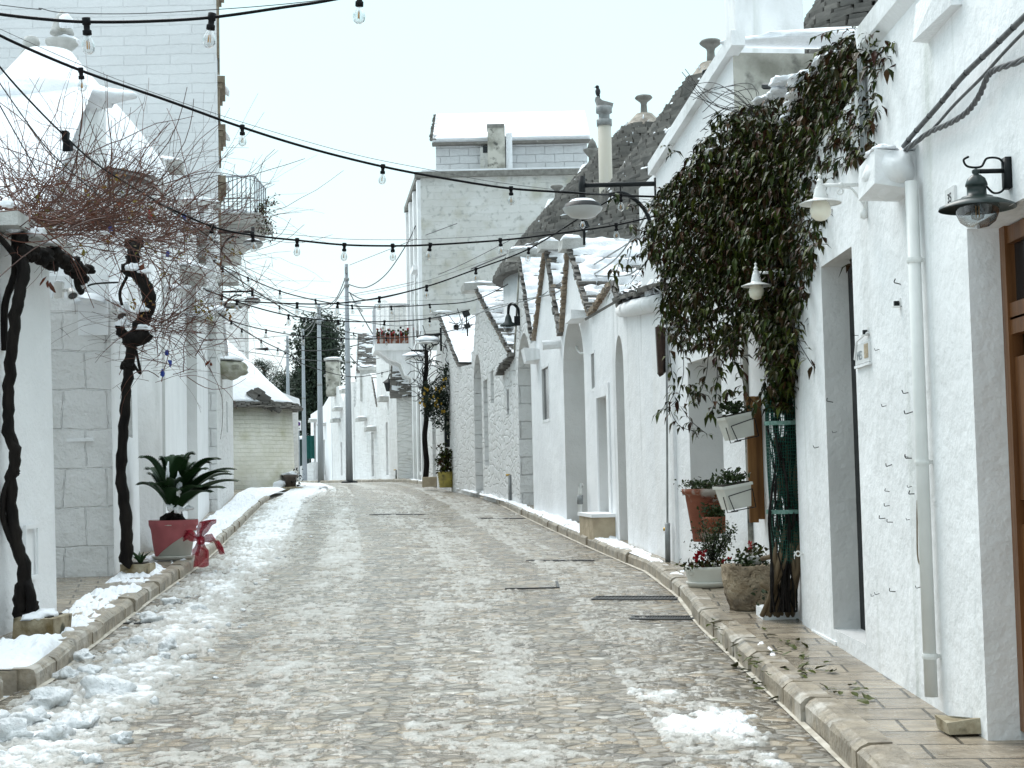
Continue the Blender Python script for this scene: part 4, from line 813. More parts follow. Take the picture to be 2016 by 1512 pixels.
# balcony plant
t = thing("balcony_plant", "straggly shrub hanging from the corner of the iron balcony", "plant", (xb - .05, bY + .2, zb)); st = MB(); lf = MB()
for k in range(26):
    p = Vector((xb - .12 + random.gauss(0, .08), bY + random.uniform(0, .5), zb + random.uniform(-.1, .1))); q = [p]; d = Vector((random.uniform(-.1, .5), random.uniform(-.2, .2), random.uniform(-.6, 1)))
    for j in range(5): p = p + d * .16; d = d + Vector((.05, 0, -.16)); q.append(p)
    st.tube(q, .005, 4)
    for p in q[1:]:
        for r_ in range(2):
            a = Vector((random.gauss(0, 1), random.gauss(0, 1), random.gauss(0, 1))).normalized(); b = a.orthogonal(); s_ = .045; pp = p + a * .03; lf.add([pp, pp + (a + b * .5) * s_, pp + a * s_ * 1.7, pp + (a - b * .5) * s_], [(0, 1, 2, 3)])
st.build("stem", m_bark, t); lf.build("foliage", m_leaf, t)
# far left chimney and the round trullo
c = at(463, 640, 53); t = thing("chimney_stack", "square white chimney with an open slab top beyond the left row", "chimney", (c.x, c.y, 2)); wv = 53 * 46 / F
zc = at(463, 602, 53).z
MB().box((c.x, c.y, zc - 1.65), (wv, .7, 2.9), jit=.02).build("stack", m_rubble, t); MB().box((c.x, c.y, zc), (wv * 1.12, .85, .12)).build("slab", m_darkcap, t)
for dx in (-.3, .3): MB().box((c.x + dx * wv / .7, c.y, zc - .13), (.12, .6, .18)).build("post", m_plaster, t)
cx, cy = -9.95, 48.6; t = thing("round_trullo", "round cream stone trullo with a smooth snow cone and slate eave at the street bend", "trullo", (cx, cy, gz(48)))
zt = at(510, 800, 46.2).z; rad = 2.65
MB().lathe([(rad + .12, .6), (rad + .06, 1.6), (rad, zt), (rad - .2, zt)], (cx, cy, 0), 64).build("wall", m_rubble_c, t, True)
mb = MB()
for ring in range(3):
    n_ = 60
    for k in range(n_):
        th = 2 * math.pi * (k + .5 * ring) / n_; e_ = Vector((math.cos(th), math.sin(th), 0)); r_ = rad + .10 - .06 * ring
        mb.box((cx + e_.x * r_, cy + e_.y * r_, zt + .02 + .06 * ring + random.uniform(-.015, .015)), (.27, .5, .055), Vector((-e_.y, e_.x, 0)), e_, jit=.02)
mb.build("eave_slates", m_slate, t); za = at(405, 648, 48).z
V_ = MB().lathe([(rad + .10, zt + .16), (rad + .03, zt + .26), (rad * .72, zt + (za - zt) * .36), (rad * .40, zt + (za - zt) * .70), (rad * .1, za - .05), (0.01, za)], (cx, cy, 0), 64); V_.build("snow", m_snow, t, True)
mb = MB()
for k, (px, py, s_) in enumerate([(498, 775, .17), (510, 772, .16), (505, 787, .16), (520, 782, .17), (516, 795, .15), (528, 790, .13), (538, 800, .12), (547, 806, .1), (530, 803, .12)]):
    q = at(px, py, 46.7 + .05 * k); mb.box(q, (s_ * 2, s_ * 2, s_ * 1.4), (.8, .3, -.5), (-.3, .95, 0), jit=.05)
mb.build("fallen_slates", m_slate, t)
c = at(535, 770, 58); t = thing("snowy_roof_house", "low house end with snow roof just left of the leftmost pole", "house", (c.x, c.y, 1.2)); MB().hexa([(c.x - 3, 58, 1), (c.x + .45, 58, 1), (c.x + .45, 62, 1), (c.x - 3, 62, 1), (c.x - 3, 58, c.z + .3), (c.x + .45, 58, c.z - .4), (c.x + .45, 62, c.z - .4), (c.x - 3, 62, c.z + .3)]).build("wall", m_rubble, t)
MB().hexa([(c.x - 3, 57.8, c.z + .3), (c.x + .55, 57.8, c.z - .4), (c.x + .55, 62, c.z - .4), (c.x - 3, 62, c.z + .3), (c.x - 3, 57.8, c.z + .75), (c.x + .5, 57.8, c.z - .1), (c.x + .5, 62, c.z - .1), (c.x - 3, 62, c.z + .75)]).build("snow", m_snow, t)
# ================================================================ FAR RIGHT ROW
Ya = 51.3; x0 = at(834, 700, Ya).x; x1 = at(1170, 700, Ya).x; xf = at(808, 700, 58).x
tR = thing("tall_building", "tall weathered white building closing the view, snow roofed attic on top, balcony with red flowers", "building", (x0, Ya, 1.25)); zt = at(1000, 345, Ya).z
MB().hexa([(x0, Ya, 0), (x1 + .5, Ya, 0), (x1 + .5, 66, 0), (xf, 58, 0), (x0, Ya, zt), (x1 + .5, Ya, zt), (x1 + .5, 66, zt), (xf, 58, zt)]).build("wall", [m_tall2], tR)
dF = (Vector((xf, 58, 0)) - Vector((x0, Ya, 0))); LF = dF.length; dF.normalize(); nF = Vector((-dF.y, dF.x, 0))
cF = lambda s, z, o=0: Vector((x0, Ya, 0)) + dF * s + nF * o + Vector((0, 0, z))
MB().box(((x0 + x1) / 2 + .2, Ya - .04, zt + .06), (x1 - x0 + .8, .25, .20)).box(cF(LF / 2, zt + .061, .03), (.25, LF, .20), nF, dF).build("cornice", m_darkcap, tR)
MB().box(((x0 + x1) / 2 + .2, Ya + .3, zt + .2), (x1 - x0 + .3, .7, .09)).build("roof_snow", m_snow, tR)
mb = MB()
for s_ in (.25, 2.3, 4.4, LF - .2): mb.box(cF(s_, zt / 2, .05), (.14, .5, zt - .2), nF, dF)
mb.build("pilaster", m_plaster, tR)
for s_, za_, zb_ in ((1.25, 8.6, 6.2), (3.35, 8.6, 6.2), (1.25, 4.6, 1.5)):
    f = MB().box(cF(s_, (za_ + zb_) / 2, .03), (.10, 1.1, za_ - zb_), nF, dF).build("window", m_plaster, tR); MB().box(cF(s_, (za_ + zb_) / 2, .085), (.02, .8, za_ - zb_ - .25), nF, dF).build("pane", m_glassdark, f)
MB().box(cF(1.25, 8.85, .12), (.3, 1.4, .18), nF, dF).build("window_hood", m_plaster, tR)
# attic
Yt = 53.5; xa = at(858, 300, Yt).x; xb = at(1156, 300, Yt).x; z0 = zt; z1 = at(1000, 280, Yt).z; zr = at(1000, 231, 56.5).z
MB().hexa([(xa, Yt, z0 - .5), (xb, Yt, z0 - .5), (xb, 59.5, z0 - .5), (xa, 59.5, z0 - .5), (xa, Yt, z1), (xb, Yt, z1), (xb, 59.5, z1), (xa, 59.5, z1)]).prism([(xa, Yt, z1), (xa, 59.5, z1), (xa, 56.5, zr)], (xb - xa, 0, 0)).build("attic", mat("attic_wall", (.62, .635, .65), (.56, .57, .58), 2, .85, bump=((6, .03),), brick=(.3, .7, .03, .05)), tR)
V = Vector((0, 3.0, zr - z1)); Nn = Vector((0, -(zr - z1), 3.0)).normalized()
MB().prism([Vector((xa - .1, Yt - .1, z1 - .02)), Vector((xa - .1, 56.5, zr)), Vector((xa - .1, 56.5, zr)) + Nn * .2, Vector((xa - .1, Yt - .1, z1 - .02)) + Nn * .2], (xb - xa + .2, 0, 0)).build("roof_snow", m_snow, tR)
MB().box(((xa + xb) / 2, Yt - .1, z1 - .05), (xb - xa + .25, .3, .10)).build("eave_slates", m_slate, tR)
mb = MB()
for k in range(22):
    f = k / 21; p = Vector((xa - .1, Yt - .1, z1)).lerp(Vector((xa - .1, 56.5, zr)), f); mb.box(p + Vector((random.uniform(-.03, .03), 0, .13)), (.22, .22, .075), jit=.025)
mb.build("roof_verge", m_slate, tR)
c = at(977, 300, Yt - .35); zc = at(977, 252, Yt - .35).z; wv = 34 * Yt / F
MB().box((c.x, Yt - .3, (z0 + zc) / 2), (wv, .6, zc - z0), jit=.02).build("chimney", m_aged, tR); MB().box((c.x, Yt - .3, zc + .02), (wv * 1.02, .62, .14)).build("chimney_cap", m_darkcap, tR)
c2 = at(955, 315, Yt - .2); MB().box((c2.x, Yt - .14, (z0 + z1) / 2 - .1), (.35, .27, (z1 - z0) * .85)).build("vent_block", m_tall2, tR); MB().box((c2.x + .05, Yt - .285, z1 - .32), (.24, .02, .24)).build("vent_opening", m_glassdark, tR); MB().box((c2.x - .05, Yt - .18, z1 - .08), (.6, .4, .07)).build("vent_slab", m_darkcap, tR)
MB().box((c.x + wv * .75, Yt - .25, (z0 + z1) / 2), (.22, .3, (z1 - z0) * 1.3), jit=.02).build("drift", m_snow, tR)
# balcony with flowers on the street face
s0, s1 = 4.6, 7.0; zb = at(800, 682, 57).z
bal = MB().box(cF((s0 + s1) / 2, zb - .12, .75), (1.5, s1 - s0, .26), nF, dF).build("balcony", m_plaster, tR)
MB().prism([cF(s0 + .1, zb - .25, 1.35), cF(s0 + .1, zb - .25, 0), cF(s0 + .1, zb - 1.35, 0), cF(s0 + .1, zb - 1.2, .35), cF(s0 + .1, zb - .75, .5), cF(s0 + .1, zb - .55, .95)], dF * .5).prism([cF(s1 - .6, zb - .25, 1.35), cF(s1 - .6, zb - .25, 0), cF(s1 - .6, zb - 1.35, 0), cF(s1 - .6, zb - 1.2, .35), cF(s1 - .6, zb - .75, .5), cF(s1 - .6, zb - .55, .95)], dF * .5).build("bracket", m_plaster, bal)
mb = MB(); ht = 1.5
for k in range(9): mb.tube([cF(s0 + .05, zb, 1.45 * k / 8), cF(s0 + .05, zb + ht, 1.45 * k / 8)], .011, 5)
for k in range(12): mb.tube([cF(s0 + (s1 - s0) * k / 11, zb, 1.45), cF(s0 + (s1 - s0) * k / 11, zb + ht, 1.45)], .011, 5)
mb.tube([cF(s0 + .05, zb + ht, 0), cF(s0 + .05, zb + ht, 1.45), cF(s1, zb + ht, 1.45)], .022, 5); mb.build("railing", mat("pale_railing", (.5, .52, .54), (.45, .47, .49), 6, .5), bal)
t = thing("flower_box", "terracotta balcony box full of dark red flowers above the street bend", "planter", cF(s0 + .2, zb, .8)); MB().box(cF(s0 + .25, zb + .16, .8), (1.2, .25, .3), nF, dF).build("box", m_terra, t); mb = MB(); m2 = MB()
for k in range(110):
    p = cF(s0 + .25 + random.gauss(0, .1), zb + .32 + abs(random.gauss(0, .14)), .8 + random.uniform(-.6, .6)); (m2 if k % 3 else mb).blob(p, (.05, .05, .05), k, 1, .3)
mb.build("flowers", m_red, t); m2.build("foliage", m_leaf, t)
# chain of small houses round the bend: (px0, px1, Y0, Y1, top points, extra)
def far_house(name, label, pa, Ya_, pb, Yb_, top, m, opens=(), depth=4):
    a = (at(pa, 930, Ya_).x, Ya_); b = (at(pb, 930, Yb_).x, Yb_); return house(name, label, a, b, 'R', top, [m, m_block, m], list(opens), depth, cat="house")
tf, pf, zf = far_house("trullo_house", "small white trullo with snowy slate roof under the flower balcony", 783, 57.5, 768, 61.5, [(783, 782), (768, 770)], m_rubble)
xa = at(784, 800, 57.4).x; xb = at(822, 800, 57.4).x; zt_ = at(800, 782, 57.4).z
MB().box(((xa + xb) / 2, 57.9, zt_ / 2), (xb - xa, .8, zt_)).build("end_wall", m_rubble, tf); mb = MB(); P0 = Vector((xa - .25, 57.3, zt_)); V = Vector((0, 1.6, 2.3)); slates(mb, P0, Vector((1, 0, 0)), xb - xa + .3, V, 2.8, .15); mb.build("roof", m_slate, tf); snow_slope(tf, P0, Vector((1, 0, 0)), xb - xa + .3, V, 2.8, lambda u, v: -.05 + .5 * v, seed=71)
tf2, pf2, zf2 = far_house("narrow_house", "tall narrow white rubble house end with a small lantern, left of the balcony", 771, 62.5, 744, 68, [(771, 602), (757, 588), (745, 604)], m_rubble, [dict(near=764, far=760, top=830, bot=935, d=.3, mat=m_shade_grey, part="door"), dict(near=769, far=766, top=690, bot=735, d=.2, mat=m_shade_grey, part="window")])
tf3, pf3, zf3 = far_house("trullo_house", "white trullo with stepped verge stones and a square chimney right of the nearest pole", 744, 68.2, 699, 76, [(744, 800), (735, 745), (728, 735), (703, 740), (700, 800)], m_rubble, [dict(near=736, far=731, top=850, bot=938, d=.3, mat=m_shade_grey, part="door")])
roof_on(tf3, pf3, (744, 800), (735, 748), 3, .5, 74, course=.2); c = at(716, 735, 73); MB().box((c.x + .2, 73.2, c.z - .6), (.75, .7, 1.6)).build("chimney", m_cap, tf3); MB().box((c.x + .2, 73.2, c.z + .22), (.9, .85, .14)).build("chimney_cap", m_cap, tf3); MB().blob((c.x + .2, 73.2, c.z + .3), (.5, .45, .14), 3, 3, .1, flat=True).build("snow", m_snow, tf3, True)
tf4, pf4, zf4 = far_house("stepped_house", "far white house with stepped parapets behind the nearest pole", 698, 76.5, 655, 86, [(698, 752), (684, 752), (676, 790), (666, 760), (656, 764)], m_rubble, [dict(near=690, far=687, top=860, bot=936, d=.3, mat=m_shade_grey, part="door"), dict(near=674, far=671, top=870, bot=936, d=.3, mat=m_shade_grey, part="door")])
c = at(655, 735, 84); MB().box((c.x, 84.2, c.z - .3), (.75, .8, 2.0)).build("chimney", m_aged, tf4); MB().box((c.x, 84.2, c.z + .8), (.95, .9, .1)).build("chimney_cap", m_cap, tf4); MB().blob((c.x, 84.2, c.z + .86), (.5, .45, .1), 3, 3, .1, flat=True).build("snow", m_snow, tf4, True)
tf5, pf5, zf5 = far_house("low_house", "farthest low white house on the right before the trees", 654, 86.5, 613, 100, [(654, 770), (636, 800), (613, 815)], m_smooth, [dict(near=640, far=636, top=865, bot=934, d=.3, mat=m_shade_grey, part="door"), dict(near=622, far=618, top=830, bot=934, d=.3, mat=m_frame, part="door")])
c = at(728, 680, 76); t = thing("trullo_roof", "narrow steep slate roof with snow streaks right of the nearest pole top", "trullo roof", (c.x, 76, 4)); P0 = Vector((at(706, 735, 76).x, 75.5, at(706, 735, 76).z)); V = Vector((0, 1.2, 2.1)); mb = MB(); slates(mb, P0, Vector((1, 0, 0)), .95, V, 2.4, .16); mb.build("roof", m_slate, t); snow_slope(t, P0, Vector((1, 0, 0)), .95, V, 2.4, .1, seed=77); MB().prism([P0 + Vector((-.1, .0, -1.5)), P0 + Vector((-.1, 0, 0)), P0 + Vector((-.1, 1.2, 2.15)), P0 + Vector((-.1, 1.5, -1.5))], (1.1, 0, 0)).build("gable", m_plaster, t)
for pn_, t_, px, py, w_ in ((pf4, tf4, 668, 828, .8), (pf4, tf4, 672, 806, .9), (pf4, tf4, 688, 770, .7), (pf3, tf3, 720, 826, .7), (pf3, tf3, 738, 845, .6), (pf2, tf2, 765, 786, .8), (pf5, tf5, 640, 836, .9), (pf5, tf5, 622, 828, .9)):
    s_, z_ = pn_.pl(px, py); MB().box(pn_.P(s_, z_, .2), (.5, w_ * 1.6, .16), pn_.n, pn_.d, jit=.03).build("ledge_stone", m_cap, t_); MB().blob(pn_.P(s_, z_ + .09, .2), (.24, w_ * .75, .09), px, 2, .15, flat=True).build("snow", m_snow, t_, True)
# ---------------------------------------------------------------- poles
def pole(px, py_top, Y, r, label, px_base=None):
    a = at(px_base or px, 940, Y); z0 = gz(Y); b = at(px, py_top, Y); t = thing("utility_pole", label, "pole", (a.x, Y, z0), "utility poles"); MB().lathe([(r * 1.25, 0), (r, (b.z - z0) * .4), (r * .62, b.z - z0)], (a.x, Y, z0), 16).build("pole", m_pole, t, True)
    for f in (.90, .93, .55, .42): MB().lathe([(r * .95, -.05), (r * .98, .05)], (a.x, Y, z0 + (b.z - z0) * f), 14).build("band", m_pipegrey, t, True)
    MB().box((a.x, Y - r, z0 + (b.z - z0) * .97), (r * .8, r * .6, .25)).build("bracket", m_pipegrey, t); return a, b
PO = [pole(684, 520, 60, .115, "nearest and tallest grey utility pole, in front of the stepped houses", 688), pole(627, 600, 70, .125, "grey utility pole right of the dark conifer's left edge", 632), pole(594, 648, 80, .11, "slim grey pole beside the no parking sign", 600), pole(564, 662, 84, .115, "leftmost grey pole next to the round trullo", 569)]
a, b = PO[0]; t = thing("pole_lamp", "street lamp head reaching right from the nearest pole", "lamp", at(706, 605, 60)); c = at(706, 606, 60); MB().box(c, (.42, .25, .10), (.7, 0, -.7), (0, 1, 0)).build("head", m_lampgrey, t); MB().tube([Vector((a.x, 60, c.z + .3)), c + Vector((-.1, 0, .2)), c + Vector((.1, 0, .2))], .03, 6).build("arm", m_pole, t)
t = thing("pole_lamp", "thin lamp arm pointing left from the leftmost pole", "lamp", at(505, 687, 84)); q0 = at(566, 692, 84); q1 = at(528, 687, 84); q2 = at(503, 687, 84); MB().tube([q0, q1], .03, 6).build("arm", m_pole, t); MB().tube([q1, q2], [.10, .03], 8).build("head", m_black, t)
MB().lathe([(.124, 0), (.124, .12)], (PO[0][0].x, 60, at(688, 848, 60).z), 16).build("blue_band", mat("blue_tape", (.12, .40, .62), None, 1, .5), bpy.data.objects["utility_pole"], True)
# no parking sign
c = at(587, 838, 78); t = thing("parking_sign", "white no parking sign with blue and red disc reading 0-24", "sign", (c.x, 78, gz(78)))
MB().tube([(c.x + .03, 78.05, gz(78)), (c.x + .03, 78.05, c.z + .3)], .03, 8).build("post", m_pole, t, True)
wv, hv = 11.5 * 78 / F, 19 * 78 / F; pl_ = MB().box((c.x, 78, c.z), (wv * 1.05, .02, hv)).build("plate", m_signwhite, t)
cd = Vector((c.x, 77.985, c.z + hv * .17)); ax = (0, -1, 0)
MB().lathe([(wv * .40, 0), (wv * .40, .006)], cd, 28, axis=ax).build("red_ring", m_signred, pl_); MB().lathe([(wv * .31, .004), (wv * .31, .010)], cd, 28, axis=ax).build("blue_disc", m_signblue, pl_)
MB().box(cd + Vector((0, -.012, 0)), (wv * .66, .004, wv * .10), (.707, 0, -.707), (0, 1, 0)).build("slash", m_signred, pl_)
def text(s_, size, M_, name, m, parent, ext=.004):
    cu = bpy.data.curves.new("t", 'FONT'); cu.body = s_; cu.size = size; cu.extrude = ext; cu.align_x = 'CENTER'; cu.align_y = 'CENTER'; ob = bpy.data.objects.new("t", cu); COL.objects.link(ob)
    bpy.context.view_layer.update(); me = bpy.data.meshes.new_from_object(ob.evaluated_get(bpy.context.evaluated_depsgraph_get())); bpy.data.objects.remove(ob); me.transform(M_); me.materials.clear(); me.materials.append(m)
    o = bpy.data.objects.new(name, me); COL.objects.link(o); put(o, parent); return o
def basis(o, X, Y): 
    X = Vector(X).normalized(); Y = Vector(Y).normalized(); Z = X.cross(Y); m = Matrix.Identity(4)
    for i in range(3): m[i][0] = X[i]; m[i][1] = Y[i]; m[i][2] = Z[i]; m[i][3] = o[i]
    return m
text("0-24", wv * .36, basis((c.x, 77.985, c.z - hv * .31), (1, 0, 0), (0, 0, 1)), "lettering", m_ink, pl_)
c = at(607, 880, 92); t = thing("tarpaulin", "teal tarpaulin hung over a fence behind the poles", "tarpaulin", (c.x, 92, gz(92))); mb = MB()
for k in range(8):
    a_ = c + Vector((-.28 + .08 * k, .06 * math.sin(k * 2.1), 0)); b_ = c + Vector((-.28 + .08 * (k + 1), .06 * math.sin((k + 1) * 2.1), 0)); mb.add([a_ + Vector((0, 0, .7)), b_ + Vector((0, 0, .7)), b_ + Vector((.02, 0, -.75)), a_ + Vector((0, 0, -.7))], [(0, 1, 2, 3)])
sh = mb.build("cloth", m_tarp, t); sm = sh.modifiers.new("thick", 'SOLIDIFY'); sm.thickness = .03
c = at(594, 880, 94); t = thing("garden_shed", "dark green gate panel behind the sign post", "gate", (c.x, 94, gz(94))); MB().box((c.x - .2, 94.3, 2.6), (1.3, .2, 2.9)).build("panel", mat("dark_gate", (.012, .03, .028), (.02, .04, .035), 4, .6), t); MB().blob((c.x - .2, 94.3, 4.05), (.7, .25, .16), 4, 3, .2, flat=True).build("snow", m_snow, t, True)
c = at(606, 915, 90); t = thing("garden_wall", "low rubble garden wall with dead weeds beyond the bend", "wall", (c.x, 90, gz(90))); MB().hexa([(c.x - 1.8, 88, 1.0), (c.x + .6, 88, 1.0), (c.x + .6, 91, 1.0), (c.x - 1.8, 91, 1.0), (c.x - 1.8, 88, 1.7), (c.x + .6, 88, 2.5), (c.x + .6, 91, 2.5), (c.x - 1.8, 91, 1.7)]).build("wall", m_rubble, t)
# ---------------------------------------------------------------- trees
def tree(name, label, px, py_top, py_bot, Y, wpx, n, shape, m, seed, snow=0):
    rg = random.Random(seed); a = at(px, py_bot, Y); b = at(px, py_top, Y); hgt = b.z - a.z; wr = wpx * Y / F / 2; t = thing(name, label, "tree", (a.x, Y, gz(Y)), "trees beyond the street"); tk = MB(); tk.tube([(a.x, Y, gz(Y)), (a.x + .1, Y, a.z + hgt * .5), (a.x, Y, b.z - hgt * .1)], [.35, .22, .05], 8); fo = MB(); sn = MB(); cl = []
    for k in range(n):
        f = rg.random(); r_ = wr * shape(f) * (.35 + .65 * rg.random() ** .5); th = rg.uniform(0, 6.283); cl.append(Vector((a.x + r_ * math.cos(th), Y + r_ * math.sin(th), a.z + f * hgt)))
    for k, c in enumerate(cl):
        if k % 3 == 0: tk.tube([(a.x, Y, max(gz(Y), c.z - hgt * .12)), c], [.06, .015], 4)
        s_ = hgt * .05 * rg.uniform(.7, 1.5)
        for j in range(90):
            d = Vector((rg.gauss(0, 1), rg.gauss(0, 1), rg.gauss(0, .7))) * s_; p = c + d; e_ = Vector((rg.gauss(0, 1), rg.gauss(0, 1), rg.gauss(0, .8))).normalized(); q = e_.orthogonal().normalized(); ls = s_ * rg.uniform(.14, .3)
            fo.add([p, p + (e_ + q * .45) * ls, p + e_ * ls * 2, p + (e_ - q * .45) * ls], [(0, 1, 2, 3)])
        if snow and rg.random() < snow: sn.blob(c + Vector((0, -s_ * .5, s_ * .8)), (s_ * .7, s_ * .7, s_ * .3), k, 2, .3, flat=True)
    tk.build("trunk", m_bark, t); fo.build("crown", m, t, recalc=False)
    if sn.v: sn.build("snow", m_snow, t, True)
tree("conifer_tree", "tall dark conifer between the poles", 632, 634, 935, 112, 92, 330, lambda f: (1 - f) ** .55 * (.75 + .25 * math.sin(f * 9)) + .06, m_pine, 3, .03)
tree("conifer_tree", "second dark evergreen low behind the middle poles", 600, 740, 930, 118, 70, 180, lambda f: (1 - f) ** .5 + .1, m_pine, 8, .05)
tree("pine_tree", "round umbrella pine crown left of the leftmost pole", 520, 712, 800, 125, 75, 130, lambda f: math.sin(min(1, f + .15) * 2.6) ** .7 if f < .9 else .35, m_pine, 5)
tree("pine_tree", "dark pine between the leftmost pole and the round trullo", 567, 735, 930, 120, 56, 150, lambda f: (1 - f) ** .4 * .9 + .1, m_pine, 6, .05)
# ================================================================ LAMPS
def crv(pts, n=8):
    pts = [Vector(p) for p in pts]; out = []
    for i in range(len(pts) - 1):
        p0 = pts[max(i - 1, 0)]; p1_ = pts[i]; p2_ = pts[i + 1]; p3 = pts[min(i + 2, len(pts) - 1)]
        for k in range(n):
            t = k / n; out.append(.5 * ((2 * p1_) + (p2_ - p0) * t + (2 * p0 - 5 * p1_ + 4 * p2_ - p3) * t * t + (3 * p1_ - p0 - 3 * p2_ + p3) * t ** 3))
    return out + [pts[-1]]
def spiral(c, r0, r1, a0, a1, X, Y, n=18):
    return [c + Vector(X) * (math.cos(a0 + (a1 - a0) * k / n) * (r0 + (r1 - r0) * k / n)) + Vector(Y) * (math.sin(a0 + (a1 - a0) * k / n) * (r0 + (r1 - r0) * k / n)) for k in range(n + 1)]
X1, Z1 = Vector((1, 0, 0)), Vector((0, 0, 1))
# black lamp by the door of the corner house
Yl = 5.6; c = at(1924, 405, Yl); wx = 1.93; t = thing("wall_lamp", "dark green iron wall lamp with clear glass dome over the wooden door", "wall lamp", (wx, Yl, c.z))
MB().lathe([(.145, -.012), (.142, -.003), (.09, .020), (.062, .028), (.058, .034), (.037, .036), (.036, .074), (.042, .077), (.041, .085), (.034, .104), (.018, .118), (.010, .121), (.015, .128), (.015, .138), (.0, .145)], c, 40, cap=False).build("shade", m_green_iron, t, True)
MB().lathe([(.082, .005), (.080, -.03), (.066, -.062), (.04, -.082), (.0, -.09)], c, 28, cap=False).build("glass_dome", m_shade, t, True)
b_ = MB().lathe([(.014, .0), (.016, -.02), (.028, -.045), (.022, -.07), (.0, -.078)], c + Vector((0, 0, .02)), 14, cap=False); b_.build("bulb", m_bulb, t, True)
mb = MB()
for dx in (-.006, .006): mb.tube([c + Vector((dx, 0, .0)), c + Vector((dx, 0, -.045))], .0022, 4)
mb.build("filament", m_filament, t)
zb = c.z + .133; mb = MB(); mb.tube([(c.x, Yl, zb), (wx, Yl, zb)], .009, 8); mb.box((wx - .012, Yl, zb - .01), (.024, .05, .12))
mb.tube(crv([(wx - .02, Yl, zb + .0), (wx - .035, Yl, zb + .045), (wx - .085, Yl, zb + .05), (c.x + .02, Yl, zb + .018), (c.x - .03, Yl, zb + .02), (c.x - .045, Yl, zb + .045), (c.x - .025, Yl, zb + .058)]), .0045, 6)
mb.tube(crv([(wx - .02, Yl, zb - .03), (wx - .03, Yl, zb - .075), (wx - .065, Yl, zb - .085), (wx - .095, Yl, zb - .055)]), .0045, 6); mb.build("bracket", m_black, t, True)
# white globe lamps
def globe_lamp(c, wx, Y, k, label):
    t = thing("wall_lamp", label, "wall lamp", (wx, Y, c.z), "white globe lamps"); c = Vector(c)
    MB().lathe([(.112 * k, -.010), (.113 * k, -.006), (.07 * k, .010), (.046 * k, .016), (.038 * k, .022), (.037 * k, .034), (.026 * k, .078), (.022 * k, .082), (.022 * k, .095), (.012 * k, .10), (.017 * k, .115), (.006 * k, .13), (.011 * k, .145), (0, .155)], c, 40, cap=False).build("shade", m_whitemetal, t)
    MB().lathe([(.025 * k, .02), (.045 * k, -.005), (.058 * k, -.045), (.050 * k, -.078), (.028 * k, -.098), (0, -.104)], c, 26, cap=False).build("globe", m_globe, t, True)
    zb = c.z + .09 * k; mb = MB(); mb.tube([(c.x, Y, zb), (wx, Y, zb)], .010 * k, 8); mb.lathe([(.014, -.01), (.014, .01)], (c.x + (wx - c.x) * .45, Y, zb), 10, axis=(1, 0, 0)); mb.box((wx - .008, Y, zb - .07), (.016, .03, .22)); mb.lathe([(.0, -.03), (.018, -.02), (.018, .02), (.0, .03)], (wx - .02, Y, zb - .16), 10)
    x0 = c.x + (wx - c.x) * .42; mb.tube(spiral(Vector((x0, Y, zb - .035)), .022, .006, 1.2, -5.2, X1, Z1), .005, 6); mb.tube(crv([(x0, Y, zb - .012), (x0 + .06, Y, zb - .018), (wx - .05, Y, zb - .06), (wx - .01, Y, zb - .12)]), .006, 6); mb.build("bracket", m_whitemetal, t, True); return t
globe_lamp(at(1615, 398, 7.85), 1.93, 7.85, 1.0, "white enamel wall lamp with opal globe beside the stone corbel")
globe_lamp(at(1489, 561, 10.0), 1.95, 10.0, .92, "second white globe lamp half hidden inside the dark vine")
# modern bracket lamps
def street_lamp(px, py, Y, pxw, label, k, left=False):
    c = at(px, py, Y); s_ = Y / F; t = thing("street_lamp", label, "street lamp", (c.x, Y, c.z - .5), "street lamps on black brackets"); r = .5 * 80 * k * s_
    MB().lathe([(r, 0), (r * .92, -.16 * r * 2 / 2), (r * .62, -.42 * r), (r * .2, -.52 * r), (0, -.53 * r)], c, 32, cap=False).build("bowl", m_lampgrey, t, True)
    MB().lathe([(r, 0), (r * .85, .22 * r), (r * .5, .36 * r), (r * .12, .42 * r), (r * .1, .5 * r), (0, .5 * r)], c, 32, cap=False).build("cover", m_black, t, True)
    MB().lathe([(r * .72, .28 * r), (r * .55, .42 * r), (r * .2, .48 * r), (0, .49 * r)], c, 24, cap=False).build("snow", m_snow, t, True)
    X = 1 if not left else -1; xw = at(pxw, py, Y).x; za = c.z + 1.15 * r; mb = MB(); mb.tube([(c.x, Y, c.z + .45 * r), (c.x, Y, c.z + 1.6 * r)], .17 * r, 10); mb.tube([(c.x, Y, za), (xw, Y, za)], .12 * r, 10)
    mb.tube(crv([(c.x + X * 1.3 * r, Y, za - .5 * r), (c.x + X * 2.2 * r, Y, za - .5 * r), (xw - X * .4 * r, Y, za - 1.6 * r), (xw - X * .05 * r, Y, za - 4.0 * r)]), .10 * r, 8); mb.tube([(xw, Y, za + .3 * r), (xw, Y, za - 4.2 * r)], .06 * r, 8); mb.box((c.x + X * 1.9 * r, Y, za - .25 * r), (.06 * r, .06 * r, .5 * r)); mb.build("bracket", m_black, t, True)
street_lamp(1147, 410, 14.6, 1291, "large black bracket street lamp with grey bowl over the slate roofs left of the vine", 1.0)
street_lamp(498, 480, 27.5, 428, "black bracket street lamp hanging under the iron balcony", .52, True)
street_lamp(497, 592, 36, 436, "smaller black bracket street lamp below and beyond the balcony", .41, True)
